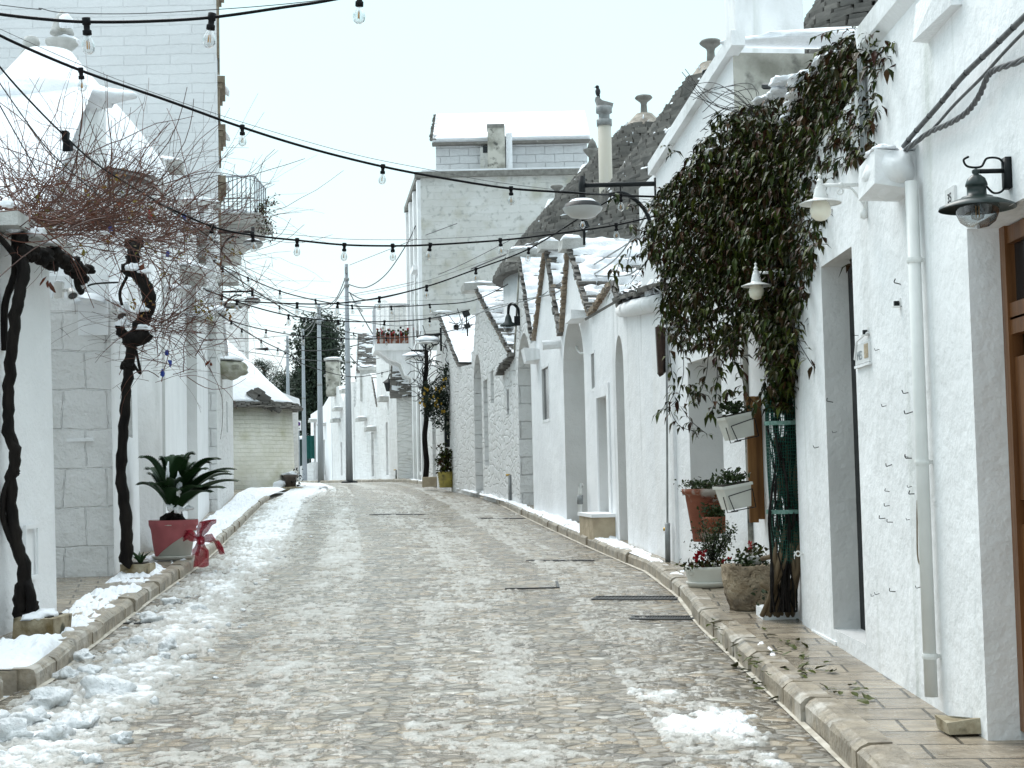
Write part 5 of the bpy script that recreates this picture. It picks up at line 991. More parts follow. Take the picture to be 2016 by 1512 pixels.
# lantern on the stone gable
Y = 29.2; c = at(1001, 640, Y); t = thing("wall_lamp", "black gooseneck lamp with glass globe on the stone gable", "wall lamp", c); k = .30
MB().lathe([(.17, -.02), (.165, .01), (.08, .06), (.06, .15), (.03, .22), (0, .24)], c, 24, cap=False).build("shade", m_green_iron, t, True); MB().lathe([(.10, .0), (.11, -.06), (.07, -.14), (0, -.17)], c, 20, cap=False).build("globe", m_shade, t, True)
p = at(1022, 625, Y); mb = MB(); mb.tube(crv([c + Vector((0, 0, .22)), c + Vector((.02, 0, .38)), c + Vector((.10, 0, .42)), (p.x - .02, Y, c.z + .32), (p.x + .02, Y, c.z + .1), (p.x + .08, Y, c.z - .25)]), .03, 8); mb.box((p.x - .02, Y, c.z + .08), (.16, .15, .18)); mb.build("bracket", m_black, t)
# small lantern round the bend
Y = 60.5; c = at(765, 760, Y); t = thing("wall_lamp", "small square black lantern on the narrow house round the bend", "wall lamp", c); MB().lathe([(.10, -.22), (.19, .12), (.26, .14), (.05, .30), (.0, .34)], c, 4).build("lantern", m_black, t); MB().lathe([(.11, -.15), (.165, .09)], c, 4).build("glass", m_shade, t); MB().tube(crv([c + Vector((0, 0, .3)), c + Vector((.1, 0, .5)), c + Vector((.45, .1, .3))]), .025, 6).build("bracket", m_black, t)
# ornate brackets by the far vines carrying snow
for px, py, pw, Y, lab in ((842, 672, 868, 44, "upper scrolled iron bracket with a snow loaded lamp between the far vines"), (816, 703, 838, 46, "lower scrolled iron bracket with a snow loaded lamp by the flower balcony")):
    c = at(px, py, Y); b = at(pw, py - 8, Y); t = thing("wall_lamp", lab, "wall lamp", b); mb = MB(); mb.tube([c + Vector((-.1, 0, .2)), (b.x, Y, c.z + .2)], .035, 6); mb.tube([(b.x, Y, c.z + .4), (b.x, Y, c.z - .3)], .035, 6); mb.tube(spiral(Vector((b.x - .2, Y, c.z + .0)), .17, .04, 1.5, -6, X1, Z1), .02, 5); mb.build("bracket", m_black, t); MB().lathe([(.34, -.05), (.2, .02), (0, .05)], c, 18).build("shade", m_whitemetal, t); MB().blob(c + Vector((0, 0, .03)), (.36, .3, .13), px, 3, .12, flat=True).build("snow", m_snow, t, True)
# floodlights with junction boxes on the left
for px, py, Y, lab in ((116, 572, 11.95, "small white junction box and floodlight on the corner behind the first trunk"), (212, 612, 15.2, "second white junction box and floodlight at the stone house corner")):
    c = at(px, py, Y); s_ = Y / F; t = thing("floodlight", lab, "floodlight", c, "white floodlights on the left walls"); MB().box(c, (16 * s_, .06, 30 * s_), jit=.003).build("junction_box", m_whitemetal, t); MB().tube([c + Vector((8 * s_, 0, 0)), c + Vector((18 * s_, -.02, 0))], .015, 8).build("arm", m_whitemetal, t); d = Vector((.4, -.5, -.75)).normalized(); MB().lathe([(6 * s_, -6 * s_), (10 * s_, 8 * s_), (10.5 * s_, 11 * s_)], c + Vector((26 * s_, -.02, -4 * s_)), 16, axis=d).build("lamp_head", m_whitemetal, t, True); MB().lathe([(9 * s_, 11.2 * s_), (0, 11.4 * s_)], c + Vector((26 * s_, -.02, -4 * s_)), 16, axis=d).build("lens", m_glassdark, t); MB().blob(c + Vector((0, 0, 16 * s_)), (10 * s_, .05, 5 * s_), px, 3, .1, flat=True).build("snow", m_snow, t, True)
# metal chimney with cowl, and the bird
Y = 31; c = at(1192, 330, Y); s_ = Y / F; t = thing("metal_chimney", "pale flue pipe with grey collars and a leaning cowl against the sky", "chimney", (c.x, Y, 3)); zt = at(1192, 245, Y).z; MB().lathe([(13.5 * s_, -2.5), (13.5 * s_, zt - c.z)], c, 22).build("flue", mat("stained_flue", (.56, .55, .51), (.50, .47, .40), 3, .7, stretch=(1, 1, .3)), t, True); f = lambda py: at(1192, py, Y).z - c.z
MB().lathe([(15 * s_, f(248)), (15.5 * s_, f(236)), (11 * s_, f(235)), (11 * s_, f(224)), (16 * s_, f(222)), (16 * s_, f(210)), (12 * s_, f(209))], c, 22).build("collar", m_pipegrey, t, True)
MB().prism([at(1206, 210, Y), at(1179, 212, Y), at(1172, 192, Y), at(1176, 189, Y), at(1186, 197, Y), at(1208, 203, Y)], (0, .25, 0)).build("cowl", m_cowl, t)
c = at(1177, 181, Y + .12); t = thing("bird", "small dark bird perched on top of the metal chimney cowl", "bird", c + Vector((0, 0, -.09))); mb = MB(); mb.blob(c, (.055, .07, .095), 3, 3, .06); mb.blob(c + Vector((-.01, -.02, .10)), (.042, .045, .042), 5, 3, .05); mb.lathe([(.012, 0), (.001, .05)], c + Vector((-.045, -.03, .10)), 6, axis=(-.9, -.3, -.2)); mb.prism([c + Vector((.01, .04, -.05)), c + Vector((.05, .05, -.06)), c + Vector((.045, .07, -.17)), c + Vector((.015, .06, -.16))], (0, .015, 0)); mb.build("body", m_bird, t, True); mb = MB()
for dx in (-.02, .02): mb.tube([c + Vector((dx, 0, -.08)), c + Vector((dx, -.01, -.13))], .006, 4)
mb.build("leg", m_bird, t)
# black floodlights among the roofs
for px, py, Y, lab, sz in ((1395, 145, 20, "black floodlight on the sloping white parapet edge", 22), (1150, 445, 20.5, "black floodlight box among the cables above the twin gables", 18), (918, 618, 38, "black lamp fitting at the end of the string lights by the far slate roof", 14), (920, 642, 38.2, "second black lamp fitting just below the other by the far slate roof", 12)):
    c = at(px, py, Y); s_ = Y / F; t = thing("floodlight", lab, "floodlight", c, "black floodlights"); MB().box(c, (sz * s_, .12, sz * .8 * s_), (.9, 0, .35), (0, 1, 0)).build("housing", m_black, t); MB().box(c + Vector((0, -.065, 0)), (sz * .8 * s_, .01, sz * .6 * s_), (.9, 0, .35), (0, 1, 0)).build("lens", m_glassdark, t); MB().tube([c, c + Vector((.0, .1, -.25))], .02, 6).build("bracket", m_black, t)
# number plate, name tile, hooks
nP = p1.pl(1874, 390); tN = thing("house_number", "small white tile with black number 35 on the nearest wall", "number plate", p1.px(1874, 390, .005)); s0 = p1.pl(1884, 390)[0]; s1 = p1.pl(1866, 390)[0]; wv = abs(s1 - s0); zc = (p1.pl(1874, 370)[1] + p1.pl(1874, 412)[1]) / 2; hv = abs(p1.pl(1874, 370)[1] - p1.pl(1874, 412)[1]); pc = p1.P((s0 + s1) / 2, zc, .006); tile = MB().box(pc, (.012, wv, hv), p1.n, p1.d).build("tile", m_tile, tN); text("35", hv * .62, basis(pc + p1.n * .007, (0, -1, 0), (0, 0, 1)), "number", m_ink, tile, .001)
tS = thing("name_tile", "glazed ceramic name tile with grey letters and a brown picture set in the wall", "name tile", p2.px(1700, 695, .01)); s0 = p2.pl(1715, 690)[0]; s1 = p2.pl(1688, 700)[0]; zt = p2.pl(1700, 676)[1]; zb = p2.pl(1700, 716)[1]; wv = abs(s1 - s0); hv = zt - zb; pc = p2.P((s0 + s1) / 2, (zt + zb) / 2, .006); tile = MB().box(pc, (.014, wv, hv), p2.n, p2.d).build("tile", m_tile, tS); text("MES", hv * .62, basis(pc + p2.n * .008 + Vector((0, wv * .16, -hv * .1)), (0, -1, 0), (0, 0, 1)), "lettering", m_inkgrey, tile, .001); MB().box(pc + p2.n * .008 + Vector((0, -wv * .33, hv * .05)), (.004, wv * .26, hv * .7), p2.n, p2.d).build("picture", m_tan, tile)
mb = MB(); mb.tube(crv([pc + Vector((-.01, wv * .5, -hv * .2)), pc + Vector((-.01, wv * .3, hv * .6)), pc + Vector((-.01, 0, hv * .75)), pc + Vector((-.01, -wv * .5, hv * .9))]), .006, 6); mb.box(pc + Vector((-.004, 0, -hv * .60)), (.016, wv * 1.06, .014)); mb.build("mortar_rim", m_plaster, tile)
def tin(px, py, Pn, label):
    c = Pn.px(px, py, .02); t = thing("wall_bracket", label, "bracket", c, "small white wall fixings"); MB().box(c, (.04, .035, .006)).box(c + Vector((.018, 0, .02)), (.006, .035, .045)).build("plate", m_whitemetal, t); MB().box(c + Vector((0, 0, .016)), (.022, .022, .024)).build("hole_shade", m_black, t)  # solid black block; the hole's darkness is only in its colour
tin(1765, 604, p1, "small white metal fixing with a dark hole, upper one near the downpipe"); tin(1703, 660, p2, "small white metal fixing with a dark hole just above the name tile")
hm = MB().tube([(0, 0, .0), (-.03, 0, -.002), (-.034, 0, .0), (-.034, 0, .014)], .0022, 5).mesh("hook", m_black)
rh = random.Random(4)
for k, (px, py) in enumerate([(1733, 687), (1790, 773), (1747, 798), (1799, 810), (1790, 900), (1797, 902), (1758, 914), (1797, 957), (1753, 968), (1802, 972), (1753, 995), (1793, 1022), (1760, 1028), (1722, 1172), (1733, 1168), (1765, 1165), (1815, 1155), (1690, 560 + 100), (1745, 1020), (1775, 560), (1612, 880), (1640, 792), (1648, 850)]):
    Pn = p1 if px > 1742 else p2; c = Pn.px(px, py, -.005 if px > 1700 else (-.36 if False else 0)); o = bpy.data.objects.new("wall_hook", hm); COL.objects.link(o); o.location = c; o.rotation_euler = (rh.uniform(-.5, .5), rh.uniform(-.3, .3), rh.uniform(-.6, .6)); o.scale = (rh.uniform(.7, 1.3),) * 3; tag(o, "thin bent wire hook stuck in the rough white wall beside the downpipe and doorway", "hook", "wire hooks in the white wall")
c = p1.px(1806, 985, .02); mb = MB(); mb.tube(crv([c, c + Vector((0, .02, -.1)), c + Vector((-.005, .015, -.26)), c + Vector((0, -.012, -.30)), c + Vector((0, -.02, -.2)), c + Vector((0, 0, -.02))], 6), .004, 5); tag(mb.build("hanging_chain", m_trim), "rusty wire chain loop hanging beside the white downpipe", "chain")
c = p2.px(1576, 1090, .02); tag(MB().tube([c + Vector((.03, 0, 0)), c], .006, 6).tube(spiral(c + Vector((-.016, 0, 0)), .016, .016, 0, 6.3, X1, Z1), .005, 6).build("eye_hook", m_whitemetal), "white eye hook on the wall by the vine base", "hook")
# riser pipe stubs at far wall feet
for px, py0, py1, Y, lab in ((1004, 935, 985, 31.6, "grey gas stub pipe at the foot of the stone house"), (918, 925, 955, 41.5, "grey gas stub pipe right of the yellow pot"), (780, 925, 945, 56.8, "far grey stub pipe left of the flower balcony wall")):
    a = at(px, py0, Y); b = at(px, py1, Y); t = thing("stub_pipe", lab, "pipe", (a.x, Y, b.z), "stub pipes at the wall feet"); MB().tube([b, a], .035, 8).build("pipe", m_pipegrey, t, True); MB().tube([a, a + Vector((-.09, 0, 0))], .02, 6).build("tap", m_brass, t, True)
# ================================================================ CABLES AND STRING LIGHTS
def cable_bundle():
    t = thing("cable_bundle", "thick black cables twisted together running up from the snowy corbel", "cable", (1.86, 7.0, 2.9)); X = 1.885
    mb = MB(); on = lambda px, py: (lambda r: Vector((0, 0, EYE)) + r * (X / r.x))(ray(px, py))
    a = crv([on(1779, 288), on(1800, 262), on(1850, 205), on(1896, 150), on(1960, 88), on(2030, 20), on(2250, -190), on(2700, -600)], 8); mb.tube(a, .012, 10); b = crv([on(1785, 296), on(1832, 258), on(1880, 205), on(1935, 150), on(1975, 105), on(2040, 40), on(2300, -200), on(2700, -570)], 8); mb.tube(b, .007, 8)
    c = crv([on(1785, 296), on(1830, 262), on(1868, 245), on(1905, 222), on(1930, 190), on(1948, 150), on(1966, 136), on(2030, 112), on(2200, 20), on(2600, -350)], 10)
    for ph in (0, 2.1, 4.2): mb.tube([p + Vector((-.006 + .006 * math.sin(i * .7 + ph), 0, .007 * math.cos(i * .7 + ph))) for i, p in enumerate(c)], .0068, 6)
    mb.build("cables", m_wire, t, True)
    for k in range(5, len(a) - 4, 4): MB().lathe([(.0135, -.005), (.0135, .005)], a[k], 8, axis=(a[k + 1] - a[k])).build("cable_tie", m_black, t)
cable_bundle()
hold = MB().lathe([(.0, .02), (.019, .018), (.019, -.012), (.014, -.016), (.014, -.035), (.020, -.038), (.020, -.058), (.0, -.060)], (0, 0, 0), 12).mesh("lamp_holder", m_rubber, True)
gm = MB(); gm.lathe([(.012, -.056), (.014, -.068), (.026, -.090), (.030, -.110), (.026, -.130), (.014, -.142), (.0, -.145)], (0, 0, 0), 16, cap=False); gm.tube([(-.006, 0, -.085), (-.006, 0, -.12)], .0022, 4, 1); gm.tube([(.006, 0, -.085), (.006, 0, -.12)], .0022, 4, 1); gm.tube([(0, .005, -.085), (0, .005, -.12)], .0022, 4, 1); gm.tube([(0, 0, -.06), (0, 0, -.085)], .005, 6, 0)
gm = gm.mesh("bulb", [m_bulb, m_filament], True)
def string(label, pts, bulbs, r=.009, wire=None, sc=1.0):
    W3 = [at(*p) for p in pts]; c = crv(W3, 10); t = thing("string_lights", label, "string lights", W3[len(W3) // 2], "bulb strings across the street"); MB().tube(c, r, 6).build("cable", m_rubber, t, True)
    xs = [(lambda d: W / 2 + F * (p - Vector((0, 0, EYE))).dot(RT) / (p - Vector((0, 0, EYE))).dot(FW))(0) for p in c]
    for bx in bulbs:
        k = min(range(len(xs) - 1), key=lambda i: abs((xs[i] + xs[i + 1]) / 2 - bx)); f = 0 if abs(xs[k + 1] - xs[k]) < 1e-6 else max(0, min(1, (bx - xs[k]) / (xs[k + 1] - xs[k]))); p = c[k].lerp(c[k + 1], f)
        o = bpy.data.objects.new("lamp_holder", hold); COL.objects.link(o); put(o, t); o.location = p; o.rotation_euler = (random.uniform(-.12, .12), random.uniform(-.14, .14), random.uniform(0, 3)); o.scale = (sc,) * 3
        b = bpy.data.objects.new("bulb", gm); COL.objects.link(b); b.parent = o
    if not wire and len(bulbs): k = len(pts); wire = [(p[0], p[1] - 10 * math.sin(math.pi * i / (k - 1)) - 2, p[2]) for i, p in enumerate(pts)]
    if wire: MB().tube(crv([at(*p) for p in wire], 8), .0025, 4).build("support_wire", m_wire, t, True)
def Ys(pts, y0, y1):
    n = len(pts); return [(p[0], p[1], y0 + (y1 - y0) * (p[0] - pts[0][0]) / (pts[-1][0] - pts[0][0])) for p in pts]
string("thick string of three big bulbs sagging across the top left corner", Ys([(-80, 14), (0, 28), (90, 38), (170, 43), (290, 42), (418, 34), (560, 14), (640, 2), (760, -22)], 6.3, 6.9), [170, 417, 708], .0075, [(-80, 0, 6.4), (70, 18, 6.4), (78, 16, 6.4), (125, 25, 6.45), (260, 27, 6.5), (420, 19, 6.6), (560, 8, 6.7), (700, -8, 6.8)])
string("long string sweeping down from the left edge to the vine with six bulbs", Ys([(-60, 30), (0, 70), (157, 138), (330, 198), (475, 250), (610, 292), (754, 328), (880, 352), (1005, 371), (1120, 379), (1222, 385), (1320, 388)], 9.2, 13.5), [159, 477, 754, 1006, 1222], .010, [(-60, 22, 9.2), (0, 57, 9.3), (230, 156, 10), (475, 240, 10.8), (690, 302, 11.5), (840, 333, 12.0), (1000, 362, 12.5), (1290, 395, 13.4)])
string("string with seven bulbs dipping in mid street from the first lamp to the slate roofs", Ys([(300, 395), (415, 445), (497, 463), (585, 473), (678, 482), (773, 484), (848, 482), (985, 473), (1080, 462), (1213, 443), (1330, 415)], 12.2, 14.8), [418, 497, 585, 678, 773, 847, 985, 1213], .009)
string("cable rising right past the big lamp bowl with three bulbs", Ys([(405, 572), (437, 582), (466, 592), (585, 598), (665, 597), (748, 586), (840, 564), (937, 530), (1041, 490), (1148, 425), (1215, 385)], 18.5, 16.0), [437, 466, 585, 665, 747, 840, 937, 1041, 1148], .009)
string("low string crossing in front of the nearest pole with bulbs at its middle", Ys([(400, 568), (470, 595), (568, 621), (666, 632), (757, 633), (846, 627), (925, 610)], 19.5, 23), [568, 666, 757, 846], .009)
string("string starting under the balcony and flattening out past the poles", Ys([(420, 515), (488, 547), (551, 573), (621, 591), (693, 602), (770, 604), (846, 600), (930, 592), (1000, 560)], 23, 26), [488, 551, 621, 693, 770, 846], .009)
string("steep string running from the balcony down to the flower balcony", Ys([(425, 512), (437, 527), (550, 603), (600, 629), (650, 645), (696, 656), (742, 663), (765, 664)], 23, 50), [438, 550, 600, 696, 742], .012, None, 1.25)
string("string just above the flower balcony across to the far vine", Ys([(430, 617), (455, 632), (524, 650), (597, 662), (672, 667), (740, 667), (800, 664), (870, 655), (930, 640)], 29, 40), [455, 524, 597, 672, 760], .012, None, 1.2)
string("farthest string falling from the left row towards the poles", Ys([(432, 618), (476, 648), (514, 670), (547, 686), (577, 702), (610, 722), (700, 742), (780, 727)], 29, 60), [476, 514, 547, 577, 640, 700, 752], .014, None, 1.3)
string("far string from the leftmost poles across to the second building", Ys([(590, 690), (640, 690), (690, 682), (740, 671), (780, 672)], 70, 62), [], .02)
def wires(name, label, lines, r, m=m_wire):
    t = thing(name, label, "cable", at(*lines[0][0])); 
    for ln in lines: MB().tube(crv([at(*p) for p in ln], 8), r, 5).build("cable", m, t, True)
wires("overhead_cable", "sagging service cables from the nearest pole top to the tall weathered building", [[(686, 560, 60), (720, 566, 59), (760, 540, 57), (800, 482, 55), (818, 445, 53)], [(686, 575, 60), (730, 590, 59), (850, 560, 55), (1000, 500, 48), (1100, 470, 44)]], .022)
wires("overhead_cable", "service cables looping between the poles and the left eaves", [[(684, 535, 60), (660, 590, 63), (628, 606, 70)], [(684, 555, 60), (655, 600, 63), (628, 612, 70)], [(627, 610, 70), (612, 640, 75), (594, 655, 80)], [(627, 620, 70), (605, 660, 76), (566, 672, 84)], [(566, 680, 84), (545, 730, 70), (500, 800, 52)]], .022)
wires("overhead_cable", "lower cable from the nearest pole down to the narrow house", [[(688, 575, 60), (712, 620, 61), (740, 668, 63)], [(688, 700, 60), (710, 722, 62), (735, 720, 66)]], .022)
wires("overhead_cable", "thick black cable with connector falling from the upper left edge into the first vine", [[(-40, 75, 9.5), (0, 132, 9.8), (60, 200, 10.2), (128, 268, 10.6), (200, 330, 11.2), (330, 410, 12.2), (430, 480, 14)]], .007, m_rubber)
wires("overhead_cable", "two thin dark wires falling steeply at the left frame edge", [[(-10, 150, 9), (60, 250, 9.6), (110, 310, 10), (200, 390, 11)], [(-10, 190, 9), (40, 280, 9.5), (75, 340, 10)]], .004, m_rubber)
wires("overhead_cable", "grey cables draped over the twin gables and slate roofs to the vine", [[(930, 620, 37), (1010, 598, 29), (1060, 585, 26), (1098, 560, 24), (1170, 520, 21.5), (1250, 470, 18), (1300, 430, 15.5)], [(1020, 590, 29), (1090, 578, 24), (1145, 545, 22.5), (1240, 540, 18.5), (1290, 470, 16)], [(905, 640, 41), (960, 608, 34), (1000, 598, 29)], [(1290, 385, 15), (1250, 460, 17), (1200, 520, 20), (1122, 565, 23.5)]], .011, m_pipegrey)
wires("overhead_cable", "thin far wires strung level across the street beyond the balcony", [[(432, 540, 38), (560, 598, 46), (700, 608, 52), (806, 600, 54)], [(440, 560, 38), (600, 612, 50), (760, 640, 56), (812, 640, 55)], [(470, 690, 52), (600, 708, 62), (700, 712, 64), (770, 700, 62)]], .014)
wires("overhead_cable", "thin slanting wires from the weathered building down to the nearest pole", [[(900, 440, 50), (820, 470, 52), (688, 522, 60)], [(1010, 470, 44), (850, 545, 52), (690, 580, 60)]], .012)
wires("overhead_cable", "pale conduit bending down the arched alcove wall", [[(1122, 570, 23.6), (1110, 590, 23.8), (1122, 630, 23.6), (1128, 665, 23.5), (1140, 693, 23.0), (1152, 694, 22.4)]], .018, m_pipe)
c = at(128, 268, 10.6); tag(MB().box(c, (.05, .05, .06), jit=.008).box(c + Vector((.02, 0, -.08)), (.05, .05, .07), jit=.008).build("cable_connector", m_rubber), "black plug connector on the thick cable over the first vine", "connector")
# ================================================================ POTS AND PLANTS
def leafcards(mb, c, n, spread, size, rg, up=.0, elong=2.0):
    for k in range(n):
        p = Vector(c) + Vector((rg.gauss(0, spread[0]), rg.gauss(0, spread[1]), rg.gauss(0, spread[2]))); e = Vector((rg.gauss(0, 1), rg.gauss(0, 1), rg.gauss(up, .8))).normalized(); q = e.orthogonal().normalized(); nn = e.cross(q); a = rg.uniform(0, 6.28); q = q * math.cos(a) + nn * math.sin(a); s_ = size * rg.uniform(.6, 1.4); m = nn * s_ * .2
        mb.add([p, p + (e * elong * .35 + q * .42) * s_ + m, p + e * elong * .8 * s_ + q * .3 * s_, p + e * elong * s_ - m, p + e * elong * .8 * s_ - q * .3 * s_, p + (e * elong * .35 - q * .42) * s_ + m], [(0, 1, 2, 3), (0, 3, 4, 5)])
rg = random.Random(21)
# cycad pot with red cloth and bow
c = ground(342, 1101, .125); Yp = c.y; s_ = Yp / F; c = Vector((c.x, Yp, c.z)); zf = lambda py: at(342, py, Yp).z - c.z
t = thing("cycad_pot", "big white pot wrapped in rose cloth with a red tulle bow and a cycad", "planter", c)
H1 = zf(1024); r0, r1 = 33 * s_, 46 * s_
pot = MB().lathe([(r0, .02), (r1 * .95, H1 * .86), (r1 * 1.0, H1 * .88), (r1, H1), (r1 * .93, H1), (r1 * .9, H1 * .88), (.0, H1 * .86)], c, 40).build("pot", m_potwhite, t, True)
# cloth: sleeve over the pot cut diagonally
n_ = 64; V = []; fs = []
for k in range(n_ + 1):
    th = 2 * math.pi * k / n_; x = math.cos(th)
    lo = .03 + max(0, x + .8) * H1 * .37
    for j in range(9):
        f = j / 8; z = lo + (H1 * 1.01 - lo) * f; rr = r0 + (r1 * .95 - r0) * (z / (H1 * .86)) if z < H1 * .86 else r1 * 1.0; rr += .008 + .003 * math.sin(th * 9 + j)
        V.append((c.x + rr * x, c.y + rr * math.sin(th), c.z + z))
for k in range(n_):
    for j in range(8): fs.append((k * 9 + j, (k + 1) * 9 + j, (k + 1) * 9 + j + 1, k * 9 + j + 1))
MB().add(V, fs).build("cloth_wrap", m_redpot, t, True)
MB().lathe([(r0 * 1.1, 0), (r0 * 1.28, .035), (r0 * 1.28, .045), (r0 * 1.15, .03), (0, .02)], c, 36).build("saucer", m_potwhite, t, True)
MB().lathe([(r1 * .9, H1 * .93), (0, H1 * .96)], c, 24).build("soil", m_soil, t)
bc = at(396, 1062, Yp - r1 * .6); mb = MB()
def ribbon(pts, wds, wv, folds=5):
    P_ = crv(pts, 8); nn = len(P_)
    for lay in range(2):
        base = len(mb.v)
        for i, p in enumerate(P_):
            w_ = np.interp(i / (nn - 1), np.linspace(0, 1, len(wds)), wds)
            for j in range(folds + 1):
                u = j / folds - .5; o = Vector(wv) * (u * w_) + Vector((0, .02 * math.sin(j * 2.3 + i * .35 + lay) * (1 if w_ > .05 else .4) - .015 * lay, .01 * math.sin(i * .8 + j))); mb.v.append(tuple(p + o))
        for i in range(nn - 1):
            for j in range(folds): mb.f.append((base + i * (folds + 1) + j, base + (i + 1) * (folds + 1) + j, base + (i + 1) * (folds + 1) + j + 1, base + i * (folds + 1) + j + 1)); mb.m.append(0)
B = lambda px, py, d=0: at(px, py, Yp - r1 * .6 - d)
ribbon([B(394, 1064), B(402, 1045, .05), B(412, 1030, .08), B(408, 1026, .1), B(396, 1040, .05), B(392, 1062)], [.03, .10, .17, .17, .10, .03], (1, 0, .15))
ribbon([B(394, 1064), B(374, 1058, .03), B(362, 1056, .0), B(370, 1048, 0), B(392, 1058)], [.03, .07, .09, .07, .03], (.2, 0, 1))
ribbon([B(398, 1066), B(416, 1058, .06), B(428, 1072, .08), B(440, 1082, .07), B(430, 1084, .06)], [.05, .10, .12, .10, .06], (-.3, 0, 1))
ribbon([B(396, 1066), B(398, 1085, .04), B(397, 1102, .04), B(396, 1116, .06)], [.05, .14, .17, .19], (1, 0, .1), 7)
ribbon([B(393, 1066), B(387, 1080, .02), B(386, 1094, .02)], [.04, .09, .07], (1, 0, .1))
mb.blob(B(395, 1064, .03), (.05, .04, .055), 3, 2, .2); mb.build("bow", m_bow, t, True, recalc=False)
t = thing("cycad_palm", "dark green cycad fronds with wet snow clinging, growing from the rose wrapped pot", "plant", c + Vector((0, 0, H1 * .96)))
MB().blob(c + Vector((0, 0, H1 * 1.0)), (.13, .13, .12), 4, 3, .3).build("trunk", m_bark, t)
def frond(p0, p1_, p2_, p3_, nl, ll):
    mb = MB(); P_ = [Vector(p0) * (1 - f) ** 3 + Vector(p1_) * 3 * f * (1 - f) ** 2 + Vector(p2_) * 3 * f * f * (1 - f) + Vector(p3_) * f ** 3 for f in np.linspace(0, 1, 26)]; mb.tube(P_, [.010 * (1 - .8 * k / 25) for k in range(26)], 5)
    for k in range(nl):
        f = .14 + .86 * k / nl; x = f * 25; i = min(24, int(x)); p = P_[i].lerp(P_[i + 1], x - i); tg = (P_[i + 1] - P_[i]).normalized(); sd_ = tg.cross(Vector((0, 0, 1)))
        if sd_.length < .2: sd_ = tg.cross(Vector((0, 1, 0)))
        sd_.normalize(); upv = sd_.cross(tg); l_ = ll * (1.05 - .75 * f ** 3) * min(1, f * 4)
        for sg in (-1, 1):
            d = (sd_ * sg * .85 + tg * .62 + upv * .28).normalized(); e_ = p + d * l_ + Vector((0, 0, -.012)); wv = tg * .0095; mb.add([p - wv, p + d * l_ * .6 - wv * .8 + upv * .006, e_, p + d * l_ * .6 + wv * .8 + upv * .006, p + wv], [(0, 1, 2, 3, 4)])
    return mb
cc = c + Vector((0, 0, H1 * 1.06)); fr = [(278, 902, -.25), (272, 955, .0), (300, 955, -.4), (322, 905, .1), (362, 902, .2), (380, 895, .1), (425, 905, -.1), (462, 925, .0), (468, 948, -.2), (440, 962, -.5), (455, 935, .3), (405, 925, -.4), (395, 960, -.55), (310, 925, .35), (345, 945, -.6), (420, 945, .35), (340, 915, .5), (295, 935, .4), (372, 930, -.3), (355, 965, -.5), (318, 905, .0), (290, 925, .2), (366, 905, -.2), (412, 912, .1), (448, 930, -.2), (432, 905, .2), (380, 915, .3), (325, 960, -.3), (415, 970, -.5), (350, 900, .4)]
for k, (px, py, dy) in enumerate(fr):
    e_ = at(px, py, Yp + dy); v = e_ - cc; m1 = cc + Vector((v.x * .25, v.y * .25, v.z * .55 + .06)); m2 = cc + Vector((v.x * .66, v.y * .66, v.z * .98 + .06)); frond(cc, m1, m2, e_, 64, .16).build("frond", m_palm, t, recalc=False)
mb = MB()
for px, py, a_, b_ in ((352, 950, .03, .10), (330, 930, .018, .09), (352, 965, .025, .06), (352, 1003, .05, .04), (335, 1000, .04, .04), (372, 1000, .05, .03)): mb.blob(at(px, py, Yp - .28), (a_, .04, b_), px, 3, .35)
mb.build("snow", m_snow, t, True)
# vine planter stones on the left
def stone_trough(px0, px1, py0, py1, Y, dp, label, snow, plants=False):
    a = at(px0, py1, Y); b = at(px1, py1, Y); h = at(px0, py0, Y).z - a.z; t = thing("stone_planter", label, "planter", ((a.x + b.x) / 2, Y, a.z), "stone planters at the vine feet"); cx = (a.x + b.x) / 2; MB().box((cx, Y + dp / 2, a.z + h / 2 - .03), (b.x - a.x, dp, h + .06), jit=.012).build("stone", m_plantstone, t)
    MB().box((cx, Y + dp / 2, a.z + h + .004), ((b.x - a.x) * .7, dp * .7, .01)).build("soil", m_soil, t)
    if snow: MB().blob((cx - .02, Y + dp * .45, a.z + h), ((b.x - a.x) * .42, dp * .45, .05), 3, 3, .25, flat=True).build("snow", m_snow, t, True)
    return cx, a.z + h
stone_trough(26, 104, 1220, 1252, 10.2, .42, "mossy stone planter with snow at the foot of the nearer left vine", True)
cx, zz = stone_trough(234, 286, 1112, 1134, 15.0, .40, "rust stained stone planter with small spiky plant at the second left vine", False)
t = thing("spiky_plant", "small dark spiky succulent in the rust stained planter", "plant", (cx + .05, 15.1, zz)); mb = MB()
for k in range(22):
    a = random.uniform(0, 6.28); l_ = random.uniform(.08, .18); d = Vector((math.cos(a) * .6, math.sin(a) * .6, 1)).normalized(); p = Vector((cx + .06, 15.1, zz)); q = d.orthogonal().normalized() * .012; mb.add([p - q, p + q, p + d * l_ * .6 + q, p + d * l_ + Vector((math.cos(a), math.sin(a), -.3)) * .03, p + d * l_ * .6 - q], [(0, 1, 2, 3, 4)])
mb.build("foliage", m_palm, t, recalc=False)
